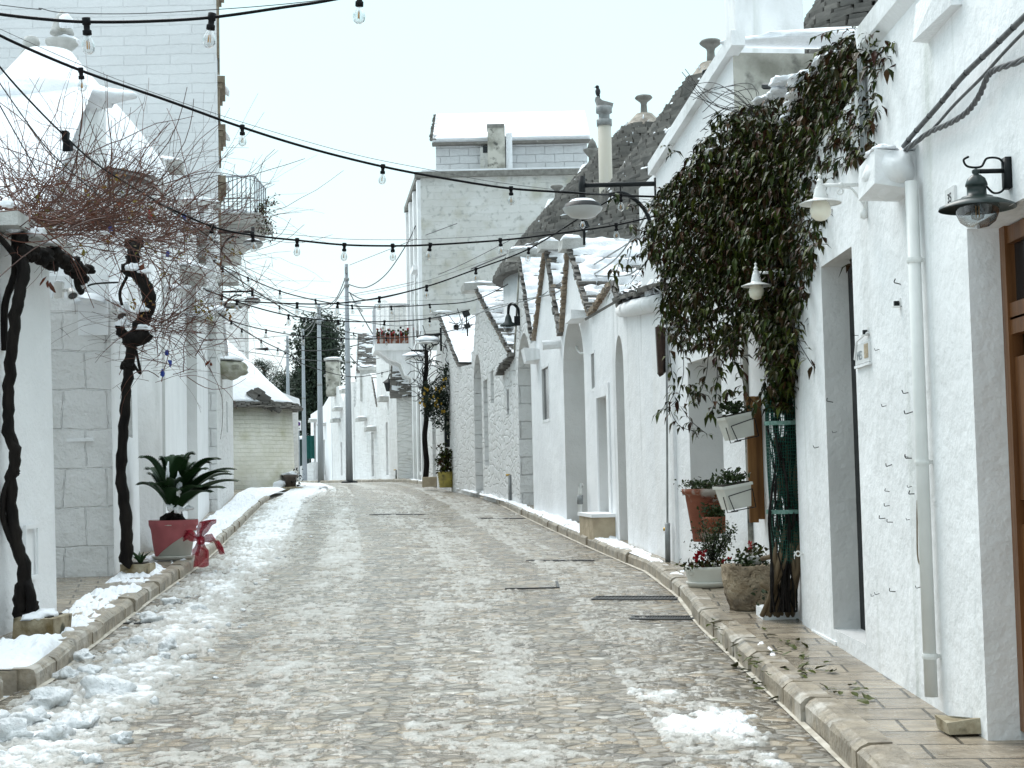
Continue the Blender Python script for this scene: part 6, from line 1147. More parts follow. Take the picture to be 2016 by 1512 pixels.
# far pot with snow at the bend
c = ground(571, 951); Y = 47.5; c = Vector((at(571, 950, Y).x, Y, gz(Y) + .0)); s_ = Y / F; t = thing("flower_pot", "grey brown pot heaped with snow at the street bend beside the round trullo", "planter", c); MB().lathe([(10 * s_, 0), (14 * s_, 26 * s_), (16 * s_, 27 * s_), (16 * s_, 31 * s_), (13 * s_, 31 * s_), (0, 30 * s_)], c, 22).build("pot", mat("brown_pot", (.14, .11, .095), (.10, .08, .07), 6, .5), t, True); MB().blob(c + Vector((0, 0, 31 * s_)), (15 * s_, 15 * s_, 6 * s_), 4, 3, .25, flat=True).build("snow", m_snow, t, True); mb = MB(); leafcards(mb, c + Vector((.25, -.1, 20 * s_)), 60, (.12, .1, .2), .05, rg); mb.build("weeds", m_bark, t, recalc=False)
tag(MB().box(c + Vector((.0, -.2, .06)), (1.0, .6, .12), jit=.04).build("flat_stone", m_plantstone), "flat brown stone under the snowy pot at the bend", "stone"); tag(MB().blob(c + Vector((-.75, -.1, .05)), (.75, .5, .32), 6, 3, .2, flat=True).blob(c + Vector((.6, .1, .0)), (.6, .4, .16), 7, 3, .25, flat=True).build("snow_heap", m_snow, smooth=True), "shovelled snow heap around the pot at the street bend", "snow heap")
# ---------------------------------------------------------------- right side pots
def P2(px, py, Y): return at(px, py, Y)
# big terracotta pot on the niche sill
Y = 13.95; b = at(1387, 1066, Y); s_ = Y / F; zf = lambda py: at(1387, py, Y).z - b.z; b = Vector((b.x, Y, b.z)); t = thing("terracotta_pot", "large peeling terracotta pot with wide rim standing in the wall niche", "planter", b, "terracotta pots in the niche"); MB().lathe([(21 * s_, 0), (23 * s_, .02), (23 * s_, .07), (24 * s_, .08), (33 * s_, zf(990)), (34 * s_, zf(985)), (35 * s_, zf(975)), (41 * s_, zf(971)), (42 * s_, zf(962)), (38 * s_, zf(962)), (36 * s_, zf(972)), (0, zf(975))], b, 40).build("pot", m_terra, t, True); mb = MB(); leafcards(mb, b + Vector((0, -.02, zf(955))), 420, (.10, .10, .025), .022, rg, .4, 1.5); mb.build("foliage", m_shrub, t, recalc=False)
def small_pot(px, pyb, pyt, Y, w0, w1, label, nf, red=0):
    b = at(px, pyb, Y); h = at(px, pyt, Y).z - b.z; s_ = Y / F; t = thing("terracotta_pot", label, "planter", b, "terracotta pots in the niche"); MB().lathe([(w0 * s_ * .62, 0), (w0 * s_ * .9, h * .72), (w0 * s_, h * .75), (w0 * s_ * 1.02, h), (w0 * s_ * .92, h), (0, h * .9)], b, 30).build("pot", m_terra2, t, True); mb = MB(); leafcards(mb, b + Vector((0, 0, h + .03)), nf, (.06, .06, .035), .026, rg, .5, 1.5); mb.build("foliage", m_shrub if not red else mat("reddish_leaves", (.22, .05, .03), None, 4, .5, island=[(.25, .05, .03), (.16, .06, .02), (.05, .06, .02)]), t, recalc=False); return t, b
small_pot(1404, 1035, 990, 13.85, 20, 20, "middle terracotta pot with reddish trailing leaves in front of the big pot", 160, 1)
small_pot(1410, 1050, 1017, 13.7, 27, 27, "low terracotta pot with green leaves in front of the others in the niche", 200)
# plank with two hanging planters
a = at(1483, 1028, 11.9); b = at(1488, 780, 11.9); t = thing("wooden_plank", "brown timber plank standing on end against the wall carrying two white window boxes", "plank", (a.x, 11.9, a.z)); MB().box(((a.x + b.x) / 2 - .02, 11.9, (a.z + b.z) / 2), (.075, .05, b.z - a.z), (1, 0, 0), (0, 1, 0), jit=.004).box(((a.x + b.x) / 2 + .04, 11.92, (a.z + b.z) / 2 + .01), (.05, .05, b.z - a.z - .02), jit=.004).build("board", m_plank, t)
def window_box(px, py, Y, label, tilt, hang):
    c = at(px, py, Y); s_ = Y / F; t = thing("window_box", label, "planter", c, "white window boxes on the plank"); X = Vector((1, .15, tilt)).normalized(); Yv = Vector((-.15, 1, 0)).normalized(); Zv = X.cross(Yv); wd, hv, dp = 56 * s_, 44 * s_, .26
    q = []
    for z, k in ((-.5, .80), (.5, 1.0)):
        for x, y in ((-1, -1), (1, -1), (1, 1), (-1, 1)): q.append(c + X * (x * wd / 2 * k) + Yv * (y * dp / 2 * k) + Zv * (z * hv))
    mb = MB().hexa(q); mb.box(c + Zv * (hv * .5), (wd * 1.10, dp * 1.1, .022), X, Yv, Z=Zv); mb.build("box", m_potwhite, t)
    MB().box(c + Zv * (hv * .5 + .014), (wd * .95, dp * .9, .01), X, Yv, Z=Zv).build("soil", m_soil, t)
    F_ = lambda x, z, k=1.0: c + X * (x * wd / 2) + Zv * (z * hv) - Yv * (dp / 2 + .012) * k
    mb = MB(); mb.tube([F_(-.78, .12), F_(1, .25)], .004, 5); mb.tube([F_(-.8, -.56), F_(1, -.56)], .004, 5); mb.tube([F_(-.78, .12), F_(-.55, -.56)], .004, 5); mb.tube([F_(1, .25), F_(1, -.56)], .004, 5); mb.tube([c + X * (-.5 * wd) + Zv * .1 * hv - Yv * dp * .3, c + X * (-.42 * wd) - Zv * .62 * hv - Yv * dp * .2, F_(-.3, -.6)], .004, 5); mb.build("wire_holder", m_black, t)
    mb = MB(); leafcards(mb, c + Zv * (hv * .5 + .055) , 260, (wd * .26, dp * .22, .026), .022, rg, .6, 1.6)
    for k in range(hang):
        p = c + X * rg.uniform(-.6, .5) * wd + Zv * hv * .5 - Yv * dp * .5
        for j in range(9): leafcards(mb, p + Vector((rg.gauss(0, .01) - .01 * j, 0, -.028 * j)), 6, (.012, .012, .012), .016, rg, 0, 1.6)
    mb.build("foliage", m_shrub, t, recalc=False)
window_box(1451, 841, 11.75, "upper tilted white window box with trailing plant on the plank", .20, 0); window_box(1446, 978, 11.75, "lower tilted white window box on the plank beside the terracotta pots", .16, 0)
# flower bowl with boxwood and cyclamen
Y = 12.7; b = ground(1392, 1172, .12); b = Vector((at(1393, 1170, Y).x, Y, gz(Y) + .12)); s_ = Y / F; t = thing("flower_bowl", "cream plastic bowl on a saucer with red and white cyclamen and a small box bush", "planter", b); bowl = MB().lathe([(36 * s_, .02), (38 * s_, .06), (41 * s_, .12), (44 * s_, .155), (44 * s_, .175), (41 * s_, .175), (0, .165)], b, 40).build("bowl", m_potwhite, t, True); MB().lathe([(35 * s_, 0), (41 * s_, .035), (41 * s_, .048), (36 * s_, .03), (0, .02)], b, 36).build("saucer", m_potwhite, t, True); MB().lathe([(40 * s_, .17), (0, .185)], b, 24).build("soil", m_soil, t)
st = MB(); lf = MB()
for k in range(26):
    p = b + Vector((.05 + rg.gauss(0, .02), .02, .17)); e_ = p + Vector((rg.gauss(.02, .07), rg.gauss(0, .07), rg.uniform(.16, .36))); st.tube([p, (p + e_) / 2 + Vector((rg.gauss(0, .01), 0, .02)), e_], .004, 4); leafcards(lf, e_, 34, (.028, .028, .035), .014, rg, .6, 1.3); leafcards(lf, (p + e_) / 2, 22, (.03, .03, .04), .013, rg, .5, 1.3)
bx = thing("box_bush", "small upright box bush in the cream flower bowl", "plant", b + Vector((.05, .02, .17))); st.build("stem", m_bark, bx); lf.build("foliage", m_shrub, bx, recalc=False)
cy = thing("cyclamen", "red and white cyclamen with dark leaves in the cream flower bowl", "flowers", b + Vector((-.08, -.06, .17))); red = MB(); wh = MB(); lv = MB()
for k in range(34):
    px, py = rg.choice([(1375, 1095), (1382, 1088), (1370, 1105), (1362, 1115), (1390, 1100), (1425, 1108), (1440, 1105), (1385, 1105)]) if k % 2 == 0 else rg.choice([(1366, 1118), (1378, 1118), (1398, 1112), (1405, 1118), (1372, 1124), (1388, 1122), (1362, 1128)])
    p = at(px + rg.gauss(0, 4), py + rg.gauss(0, 4), Y - .10 + rg.gauss(0, .03)); tgt = red if k % 2 == 0 else wh
    for j in range(5):
        a = rg.uniform(0, 6.28); d = Vector((math.cos(a) * .5, math.sin(a) * .4, rg.uniform(.4, 1))).normalized(); q = d.orthogonal().normalized() * .011; tgt.add([p - q * .5, p + q * .5, p + d * .02 + q, p + d * .036, p + d * .02 - q], [(0, 1, 2, 3, 4)])
leafcards(lv, b + Vector((-.08, -.08, .19)), 150, (.09, .06, .02), .028, rg, .1, 1.2); leafcards(lv, b + Vector((.12, -.05, .2)), 60, (.05, .06, .03), .022, rg, .1, 1.2)
red.build("red_flowers", m_red, cy, recalc=False); wh.build("white_flowers", m_white, cy, recalc=False); lv.build("foliage", m_leaf, cy, recalc=False)
# rough stone trough
Y = 11.0; c = at(1480, 1160, Y); s_ = Y / F; gzz = gz(Y) + .12; zt = at(1480, 1112, Y).z; bm = bmesh.new(); bmesh.ops.create_cube(bm, size=2); bmesh.ops.subdivide_edges(bm, edges=bm.edges, cuts=18, use_grid_fill=True); V = []
for v in bm.verts:
    x, y, z = v.co; rr = math.hypot(x, y) + 1e-6; k = max(abs(x), abs(y)) / rr; k = k ** .75; x, y = x * k, y * k; tz = (z + 1) / 2; pin = .80 + .20 * min(1, tz * 1.7); 
    if tz > .96 and max(abs(v.co.x), abs(v.co.y)) < .80: z = .80
    nn = mnoise.noise(Vector((x * 2.2, y * 2.2, z * 1.6))) * .09 + mnoise.noise(Vector((x * 6, y * 6, z * 5))) * .045 + mnoise.noise(Vector((x * 14, y * 14, z * 11))) * .018
    V.append((c.x + x * (55 * s_) * pin * (1 + nn), Y + y * .20 * pin * (1 + nn), gzz + (z + 1) / 2 * (zt - gzz) * (1 + nn * .25)))
fs = [tuple(v.index for v in f.verts) for f in bm.faces]; bm.free(); t = thing("stone_trough", "rough hewn tan limestone trough beside the vine trunk with small plants on top", "planter", (c.x, Y, gzz)); MB().add(V, fs).build("trough", m_trough, t, True); MB().box((c.x, Y, zt - .035), (80 * s_, .28, .02)).build("soil", m_soil, t); mb = MB(); leafcards(mb, at(1470, 1108, Y), 160, (.05, .05, .025), .022, rg, .5, 1.4); leafcards(mb, at(1520, 1108, Y), 60, (.06, .05, .02), .018, rg, .6, 1.8); mb.build("foliage", m_shrub, t, recalc=False)
b = at(1490, 1110, Y - .02); t = thing("flower_pot", "tiny white pot with a dark leaved red flowering plant on the stone trough", "planter", b); MB().lathe([(10 * s_, 0), (12.5 * s_, .045), (13.5 * s_, .05), (13 * s_, .058), (0, .05)], b, 22).build("pot", m_whitemetal, t, True); mb = MB(); leafcards(mb, b + Vector((-.01, 0, .085)), 90, (.055, .05, .022), .024, rg, .2, 1.4); mb.build("foliage", m_leaf, t, recalc=False); mb = MB(); leafcards(mb, at(1479, 1077, Y - .04), 20, (.012, .012, .018), .014, rg, .5, 1.4); mb.build("flower", m_red, t, recalc=False)
b = at(1541, 1218, 10.35); t = thing("vine_planter", "low white painted border around the vine foot", "planter", (b.x, 10.35, gz(10.35) + .12)); MB().box((b.x + .02, 10.36, gz(10.35) + .155), (.29, .05, .085), jit=.004).box((b.x + .14, 10.5, gz(10.35) + .155), (.05, .3, .08), jit=.004).box((b.x - .11, 10.5, gz(10.35) + .155), (.05, .3, .08), jit=.004).build("border", m_plaster, t); mb = MB(); leafcards(mb, (b.x + .04, 10.45, gz(10.35) + .24), 260, (.09, .07, .045), .022, rg, .2, 1.5); mb.build("foliage", m_shrub, t, recalc=False)
# yellow pot, sign and far vines
Y = 43.0; b = at(878, 948, Y); s_ = Y / F; t = thing("yellow_pot", "yellow banded ceramic pot with a leafy shrub below the vertical sign", "planter", (b.x, Y, gz(Y) + .12)); h = 31 * s_; prof = [(12 * s_, 0)]
for k in range(7): f = k / 7; prof += [((13 + 4 * f) * s_, h * f + .01), ((13.8 + 4 * f) * s_, h * (f + .07)), ((13 + 4 * f) * s_, h * (f + .125))]
prof += [(17.5 * s_, h), (15 * s_, h), (0, h * .95)]; MB().lathe(prof, (b.x, Y, gz(Y) + .12), 26).build("pot", m_yellowpot, t, True); mb = MB()
for k in range(22): leafcards(mb, (b.x + rg.gauss(0, .13), Y + rg.gauss(0, .1), gz(Y) + .12 + h + abs(rg.gauss(.25, .22))), 30, (.07, .07, .07), .05, rg, .4)
mb.build("foliage", m_leaf, t, recalc=False)
a = at(882, 812, 43.4); b = at(882, 880, 43.4); wv = 13.5 * 43.4 / F; t = thing("vertical_sign", "black vertical board with pale letters T R down its length behind the yellow pot", "sign", ((a.x + b.x) / 2, 43.4, b.z)); bd = MB().box(((a.x + b.x) / 2, 43.4, (a.z + b.z) / 2), (wv, .06, a.z - b.z)).build("board", m_black, t)
for py, ch in ((821, "T"), (834, "R"), (848, "U"), (861, "L")): q = at(882, py, 43.35); text(ch, .155, basis((q.x, 43.362, q.z), (1, 0, 0), (0, 0, 1)), "letter", m_gilt, bd, .004)
def simple_vine(px, pyb, pyt, Y, r, label, wig, dec):
    q = [at(px + wig * math.sin(k * 1.7), pyb + (pyt - pyb) * k / 9, Y) for k in range(10)]; t = thing("bare_vine", label, "vine", (q[0].x, Y, gz(Y) + .12), "bare vines on the street walls"); MB().tube(crv(q, 4), [r * (1.25 - .4 * k / 36) for k in range(37)], 8).build("trunk", m_bark, t, True); mb = MB(); top = q[-1]
    for k in range(60):
        p = q[rg.randint(5, 9)] + Vector((rg.gauss(0, .05), rg.gauss(0, .1), 0)); d = Vector((rg.gauss(0, .5), rg.gauss(-.1, .5), rg.gauss(.5, .5))).normalized(); L_ = []
        for j in range(6): L_.append(p); p = p + d * .16; d = (d + Vector((rg.gauss(0, .35), rg.gauss(0, .3), rg.gauss(-.05, .3)))).normalized()
        mb.tube(L_, .011, 4)
    mb.build("twigs", m_bark, t); return t
simple_vine(838, 940, 690, 45.0, .075, "black bare vine trunk at the corner of the tall weathered building", 2, 1); simple_vine(896, 948, 640, 43.6, .095, "thicker black bare vine trunk right of the vertical sign", 4, 0)
for px, py0, py1, lab in ((862, 755, 835, "left green garland with yellow ribbons hanging between the far vines"), (876, 720, 850, "right green garland with yellow ribbon hanging above the vertical sign"), (842, 760, 818, "yellow bow and greenery tied to the farther bare vine")):
    t = thing("garland", lab, "garland", at(px, py1, 43.2), "green garlands with yellow bows"); mb = MB(); yb_ = MB()
    for k in range(36):
        q = at(px + rg.gauss(0, 4), py0 + (py1 - py0) * rg.random(), 43.3 + rg.gauss(0, .1)); leafcards(mb, q, 26, (.07, .06, .09), .04, rg)
        if k % 5 == 0: yb_.blob(at(px - 6 + rg.gauss(0, 4), py0 + (py1 - py0) * rg.random() * .7, 43.1), (.03, .03, .045), k, 2, .5)
    mb.build("greenery", m_pine, t, recalc=False); yb_.build("ribbon", m_yellow, t)
for px, py, Y, lab in ((846, 938, 44.6, "tan stone block under the farther bare vine"), (903, 942, 43.2, "pale stone block beside the yellow pot")): q = at(px, py, Y); tag(MB().box((q.x, Y, gz(Y) + .25), (.42, .4, .30), jit=.02).build("stone_block", m_tan), lab, "stone block")
# ================================================================ BARE VINES ON THE LEFT
def bigvine(label, trunk, rad, extra, base, canopies, burls, snow_pts, seed):
    rg = random.Random(seed); q = crv([at(*p) for p in trunk], 7); n = len(q); t = thing("bare_vine", label, "vine", (q[0].x, q[0].y, q[0].z), "bare vines on the street walls"); mb = MB()
    R_ = [np.interp(i / (n - 1), np.linspace(0, 1, len(rad)), rad) * (1 + .22 * mnoise.noise(Vector((i * .45, seed, 0)))) for i in range(n)]; q = [p + Vector((mnoise.noise(Vector((i * .5, 3, seed))) * .02, 0, 0)) for i, p in enumerate(q)]; mb.tube(q, R_, 12)
    for ex, rr in extra:
        e_ = crv([at(*p) for p in ex], 6); mb.tube(e_, [rr * (1 + .25 * mnoise.noise(Vector((i * .6, seed + 4, 1)))) for i in range(len(e_))], 9)
    for k, (bx, by, bY, br) in enumerate(burls): mb.blob(at(bx, by, bY), (br * 1.15, br, br), k + seed, 3, .3)
    mb.build("trunk", m_bark, t, True); tw = MB()
    for (x0, y0, x1, y1, Y0, Y1, cx, cy, cY), cnt, ln in canopies:
        for k in range(cnt):
            p = at(rg.gauss(cx, 24), rg.gauss(cy, 12), rg.gauss(cY, .25)) if rg.random() < .3 else at(rg.uniform(x0, x1), rg.triangular(y0, y1, y0 * .3 + y1 * .7), rg.uniform(Y0, Y1)); a = rg.choice([.15, 3.0]) + rg.gauss(0, .5) if rg.random() < .7 else rg.gauss(1.5, .7); d = Vector((math.cos(a), rg.gauss(0, .5), math.sin(a) * .8 + .12)).normalized(); L_ = []; st_ = ln * rg.uniform(.5, 1.4) / 9; cu = rg.gauss(-.02, .11); cv = rg.gauss(0, .10)
            for j in range(10): L_.append(p); p = p + d * st_; d = (d + Vector((rg.gauss(0, .13), cv + rg.gauss(0, .08), cu + rg.gauss(0, .10)))).normalized()
            r0 = rg.choice([.0018, .0024, .0032, .0048]); tw.tube(L_, [r0 * (1.15 - .6 * j / 9) for j in range(10)], 4, cap=False)
            if rg.random() < .5:
                j = rg.randint(3, 8); p = L_[j]; dd = Vector((rg.gauss(0, 1), rg.gauss(0, .6), rg.gauss(.3, .8))).normalized(); tw.tube([p, p + dd * .06 + Vector((0, 0, .01)), p + dd * .13], [.0025, .002, .0012], 3, cap=False)
    tw.build("twigs", m_twig, t, recalc=False); sn = MB()
    for k, (px, py, Y, a, b_) in enumerate(snow_pts): MB().blob(at(px, py, Y), (a, a * .8, b_), k, 3, .3, flat=True).build("snow", m_snow, t, True)
    return t
tv1 = bigvine("nearer bare grapevine, black trunk by the left edge, wide reddish tangle of canes", [(46, 1218, 10.4), (42, 1180, 10.4), (48, 1120, 10.4), (28, 1050, 10.4), (22, 950, 10.4), (30, 900, 10.4), (16, 840, 10.4), (18, 760, 10.4), (24, 680, 10.4), (34, 600, 10.4), (46, 540, 10.45), (42, 500, 10.5)], [.066, .052, .042, .04, .04, .04, .042, .05],
    [([(60, 1215, 10.35), (62, 1175, 10.35), (50, 1140, 10.4)], .035), ([(26, 1075, 10.38), (6, 1020, 10.36), (8, 970, 10.36), (26, 925, 10.4), (32, 880, 10.4), (22, 850, 10.4)], .022), ([(8, 690, 10.5), (10, 600, 10.5), (28, 540, 10.5), (30, 470, 10.6), (35, 420, 10.7)], .026), ([(42, 505, 10.5), (80, 500, 10.7), (118, 510, 11.1), (150, 525, 11.5)], .05), ([(118, 510, 11.1), (150, 520, 11.6), (152, 560, 11.7), (160, 575, 11.8)], .026), ([(160, 575, 11.8), (180, 560, 12), (232, 556, 12.4)], .008), ([(40, 520, 10.5), (10, 480, 10.3), (-30, 440, 10.2)], .022)],
    None, [((-60, 330, 260, 500, 10.0, 13.0, 60, 450, 10.9), 260, 1.0), ((20, 380, 330, 490, 11, 14.5, 200, 440, 12.4), 280, 1.05), ((90, 250, 320, 400, 11, 13, 180, 400, 12), 24, .9)], [(45, 495, 10.5, .06), (62, 500, 10.55, .06), (85, 505, 10.7, .065), (105, 500, 10.85, .06), (128, 515, 11.1, .06), (150, 530, 11.5, .07), (160, 548, 11.7, .05), (140, 520, 11.4, .06), (60, 1195, 10.4, .05), (40, 470, 10.5, .05), (100, 520, 10.9, .05), (175, 530, 11.9, .04), (30, 930, 10.4, .03)],
    [(75, 462, 10.6, .07, .05), (30, 455, 10.5, .05, .06), (130, 512, 11.2, .06, .03), (100, 480, 10.8, .07, .03), (160, 430, 11.5, .03, .03), (50, 500, 10.6, .04, .02), (225, 410, 12, .04, .02), (205, 460, 12, .05, .02), (162, 565, 11.8, .035, .03), (15, 405, 10.4, .05, .05)], 5)
tv2 = bigvine("second bare grapevine with a twisted black trunk left of the cycad pot", [(246, 1112, 15.0), (250, 1070, 15), (246, 1000, 15), (238, 930, 15), (243, 850, 15), (248, 780, 15), (254, 720, 15), (260, 680, 15.0), (272, 645, 15), (288, 618, 15), (294, 588, 15), (284, 558, 15), (266, 535, 15), (260, 505, 15.1), (268, 475, 15.2)], [.066, .06, .052, .05, .054, .07, .068, .06, .05],
    [([(255, 665, 15), (275, 668, 14.95), (290, 655, 14.95)], .075), ([(262, 700, 15), (245, 660, 15), (232, 640, 15)], .04), ([(258, 545, 15), (262, 500, 15), (268, 480, 15.1)], .06), ([(262, 715, 15), (276, 735, 14.9), (270, 700, 14.9), (268, 690, 14.9)], .014), ([(250, 545, 15), (236, 575, 14.95), (240, 600, 14.9)], .016)],
    None, [((200, 400, 420, 520, 13.5, 17.5, 300, 470, 15.2), 180, 1.3), ((280, 520, 430, 720, 14, 18, 300, 640, 15.1), 150, 1.1), ((300, 400, 470, 620, 15, 19, 340, 520, 16), 60, 1.2), ((280, 690, 370, 760, 14.5, 16, 300, 690, 15), 34, .7)], [(258, 675, 15, .07), (285, 662, 14.95, .06), (240, 655, 15, .05), (288, 612, 15, .06), (250, 530, 15, .05), (265, 480, 15.1, .08), (262, 505, 15.1, .06), (252, 720, 15, .06)],
    [(262, 530, 14.95, .07, .06), (285, 537, 14.95, .06, .04), (282, 612, 14.95, .07, .06), (244, 612, 15.1, .05, .09), (242, 640, 15.0, .07, .07), (285, 648, 14.93, .07, .05), (350, 570, 16, .16, .05)], 9)
# dry leaves and faded bunches in the canes
rg2 = random.Random(3)
for lab, m_, cnt, reg in (("withered brown and green leaf clusters caught in the nearer bare vine", m_dryleaf, 26, (20, 300, 320, 520, 11, 13)), ("withered leaf clusters caught in the second bare vine", m_dryleaf, 22, (220, 470, 430, 640, 14.5, 17))):
    mb = MB()
    for k in range(cnt): leafcards(mb, at(rg2.uniform(reg[0], reg[1]), rg2.uniform(reg[2], reg[3]), rg2.uniform(reg[4], reg[5])), rg2.choice([1, 8, 16]), (.03, .03, .045), .026, rg2, -.5, 1.5)
    o = mb.build("dry_leaves", m_, recalc=False); put(o, tv1 if "nearer" in lab else tv2)
for par, pts in ((tv1, [(95, 552, 11), (176, 420, 11.5)]), (tv2, [(283, 520, 15), (415, 706, 16)])):
    mb = MB()
    for p in pts: leafcards(mb, at(*p), 3, (.01, .01, .02), .06, rg2, -1.5, 1.6)
    put(mb.build("hanging_dead_leaf", mat("rust_leaf", (.16, .035, .015), (.10, .03, .012), 9, .6), recalc=False), par)
mb = MB()
for px, py, Y in ((362, 427, 15.5), (218, 448, 12.5), (330, 500, 15.5), (328, 695, 15.5), (335, 715, 15.5), (320, 735, 15.5)): mb.blob(at(px, py, Y), (.02, .02, .035), px, 2, .4)
tag(mb.build("ribbon_scraps", m_blue, tv2), None); mb = MB(); mb.blob(at(296, 420, 14), (.02, .02, .06), 3, 2, .4); put(mb.build("red_tag", m_red), tv2)
# ================================================================ THE GREEN VINE ON THE RIGHT
poly = [(1262, 480), (1290, 400), (1300, 372), (1345, 330), (1372, 285), (1405, 245), (1440, 218), (1500, 190), (1540, 175), (1590, 140), (1630, 85), (1690, 62), (1745, 60), (1772, 80), (1775, 110), (1740, 140), (1735, 215), (1733, 285), (1700, 310), (1650, 335), (1638, 370), (1640, 400), (1625, 440), (1610, 500), (1590, 560), (1572, 620), (1568, 700), (1560, 740), (1520, 740), (1500, 690), (1470, 640), (1455, 690), (1440, 700), (1410, 690), (1375, 685), (1330, 690), (1310, 640), (1305, 590), (1300, 540), (1285, 510)]
def inside(x, y):
    r = False; j = len(poly) - 1
    for i in range(len(poly)):
        xi, yi = poly[i]; xj, yj = poly[j]
        if (yi > y) != (yj > y) and x < (xj - xi) * (y - yi) / (yj - yi) + xi: r = not r
        j = i
    return r
Yc = lambda px: float(np.interp(px, [1260, 1300, 1400, 1500, 1560, 1640, 1700, 1780], [13.2, 12.7, 11.6, 10.6, 10.0, 8.9, 8.1, 7.4]))
rg = random.Random(77); lf = MB(); stx = MB()
def sprig(mb, p, k, sz, droop=1.0):
    for i in range(k):
        a = rg.uniform(0, 6.28); out = Vector((math.cos(a), math.sin(a), 0)); e = (out * rg.uniform(.35, 1) + Vector((0, 0, rg.uniform(-1.2, .1) * droop))).normalized(); q = e.cross(Vector((0, 0, 1)))
        q = q.normalized() if q.length > .1 else Vector((1, 0, 0)); nn = q.cross(e).normalized(); s_ = sz * rg.uniform(.65, 1.35); b = p + out * s_ * .3; t1 = b + e * s_ * 1.0 + nn * s_ * .12; t2 = b + e * s_ * 1.9 - Vector((0, 0, s_ * .45)); w1 = q * s_ * .40; f = nn * s_ * .10
        mb.add([b, b + e * s_ * .5 + w1 * .8 + f, t1 + w1 * .9 + f, t2, t1 - w1 * .9 + f, b + e * s_ * .5 - w1 * .8 + f, t1], [(0, 1, 2, 6), (2, 3, 6), (6, 3, 4), (0, 6, 4, 5)])
cnt = 0; cx0 = [p[0] for p in poly]; cy0 = [p[1] for p in poly]
while cnt < 5200:
    x = rg.uniform(1262, 1776); y = rg.uniform(60, 742)
    if not inside(x, y): continue
    thin = 1.0
    if y < 330 and x < 1560: thin = .35 + .3 * ((y - 170) / 160)
    if y > 560 and 1400 < x < 1500: thin = .35
    if y > 640 and x < 1460: thin = .75
    if mnoise.noise(Vector((x * .012, y * .012, 3))) < -.28: thin *= .45
    if rg.random() > thin: continue
    Y = Yc(x) + rg.gauss(-.05, .22); sprig(lf, at(x, y, Y), rg.choice([3, 4, 5]), rg.choice([.022, .028, .034, .042]) * (1 if Y > 9 else .85)); cnt += 1
cnt = 0
while cnt < 2300:      # dense inner part of the crown
    x = rg.gauss(1480, 75); y = rg.gauss(440, 95)
    if not inside(x, y): continue
    sprig(lf, at(x, y, Yc(x) + rg.gauss(.18, .2)), 4, .042); cnt += 1
cnt = 0
while cnt < 1100:      # bushy top at the roofline
    x = rg.uniform(1440, 1772); y = rg.uniform(62, 345)
    if not inside(x, y) or (x < 1560 and y < 235): continue
    sprig(lf, at(x, y, Yc(x) + rg.gauss(-.10, .2)), 4, rg.choice([.028, .034, .04])); cnt += 1
cnt = 0
while cnt < 420:
    y = rg.uniform(560, 800); x = rg.gauss(1540, 17 if y > 650 else 26); sprig(lf, at(x, y, 10.15 + rg.gauss(0, .12)), 4, .035); cnt += 1
strands = [[(1318, 690), (1322, 730), (1328, 770), (1318, 800), (1340, 840), (1385, 850)], [(1345, 690), (1345, 740), (1330, 790), (1300, 810)], [(1340, 800), (1362, 830), (1392, 855)], [(1395, 690), (1390, 740), (1375, 780), (1360, 795)], [(1410, 690), (1412, 740), (1408, 790), (1398, 815)], [(1425, 690), (1418, 730), (1408, 760)], [(1458, 690), (1460, 730), (1468, 770), (1490, 800)], [(1605, 440), (1615, 490), (1640, 530)], [(1590, 520), (1600, 560), (1612, 620), (1618, 640)], [(1648, 410), (1662, 450), (1672, 500), (1690, 545)], [(1648, 415), (1664, 420), (1672, 430)], [(1285, 500), (1262, 530), (1240, 560)], [(1230, 500), (1215, 530), (1205, 575)], [(1290, 405), (1262, 398), (1240, 408)], [(1262, 480), (1250, 470), (1235, 520)], [(1330, 560), (1305, 610), (1300, 650)], [(1470, 660), (1440, 700), (1455, 725)], [(1610, 70), (1640, 60), (1690, 55)], [(1745, 95), (1770, 60), (1785, 55)], [(1400, 240), (1420, 225), (1448, 250)], [(1600, 720), (1570, 670), (1560, 640)]]
for s_ in strands:
    Yb = Yc(s_[0][0]); q = crv([at(px, py, Yb + rg.gauss(0, .04) - .05) for px, py in s_], 6); stx.tube(q, .003, 4)
    for k, p in enumerate(q):
        if k % 2 == 0: sprig(lf, p, rg.choice([2, 3]), .040, 1.1)
for px, py in ((1215, 540), (1270, 500), (1240, 450), (1280, 455), (1205, 385), (1315, 300), (1290, 480), (1450, 245), (1500, 205), (1435, 770), (1370, 770), (1352, 760), (1275, 490)):
    for k in range(3): sprig(lf, at(px + rg.gauss(0, 6), py + rg.gauss(0, 6), Yc(max(px, 1262))), 3, .045)
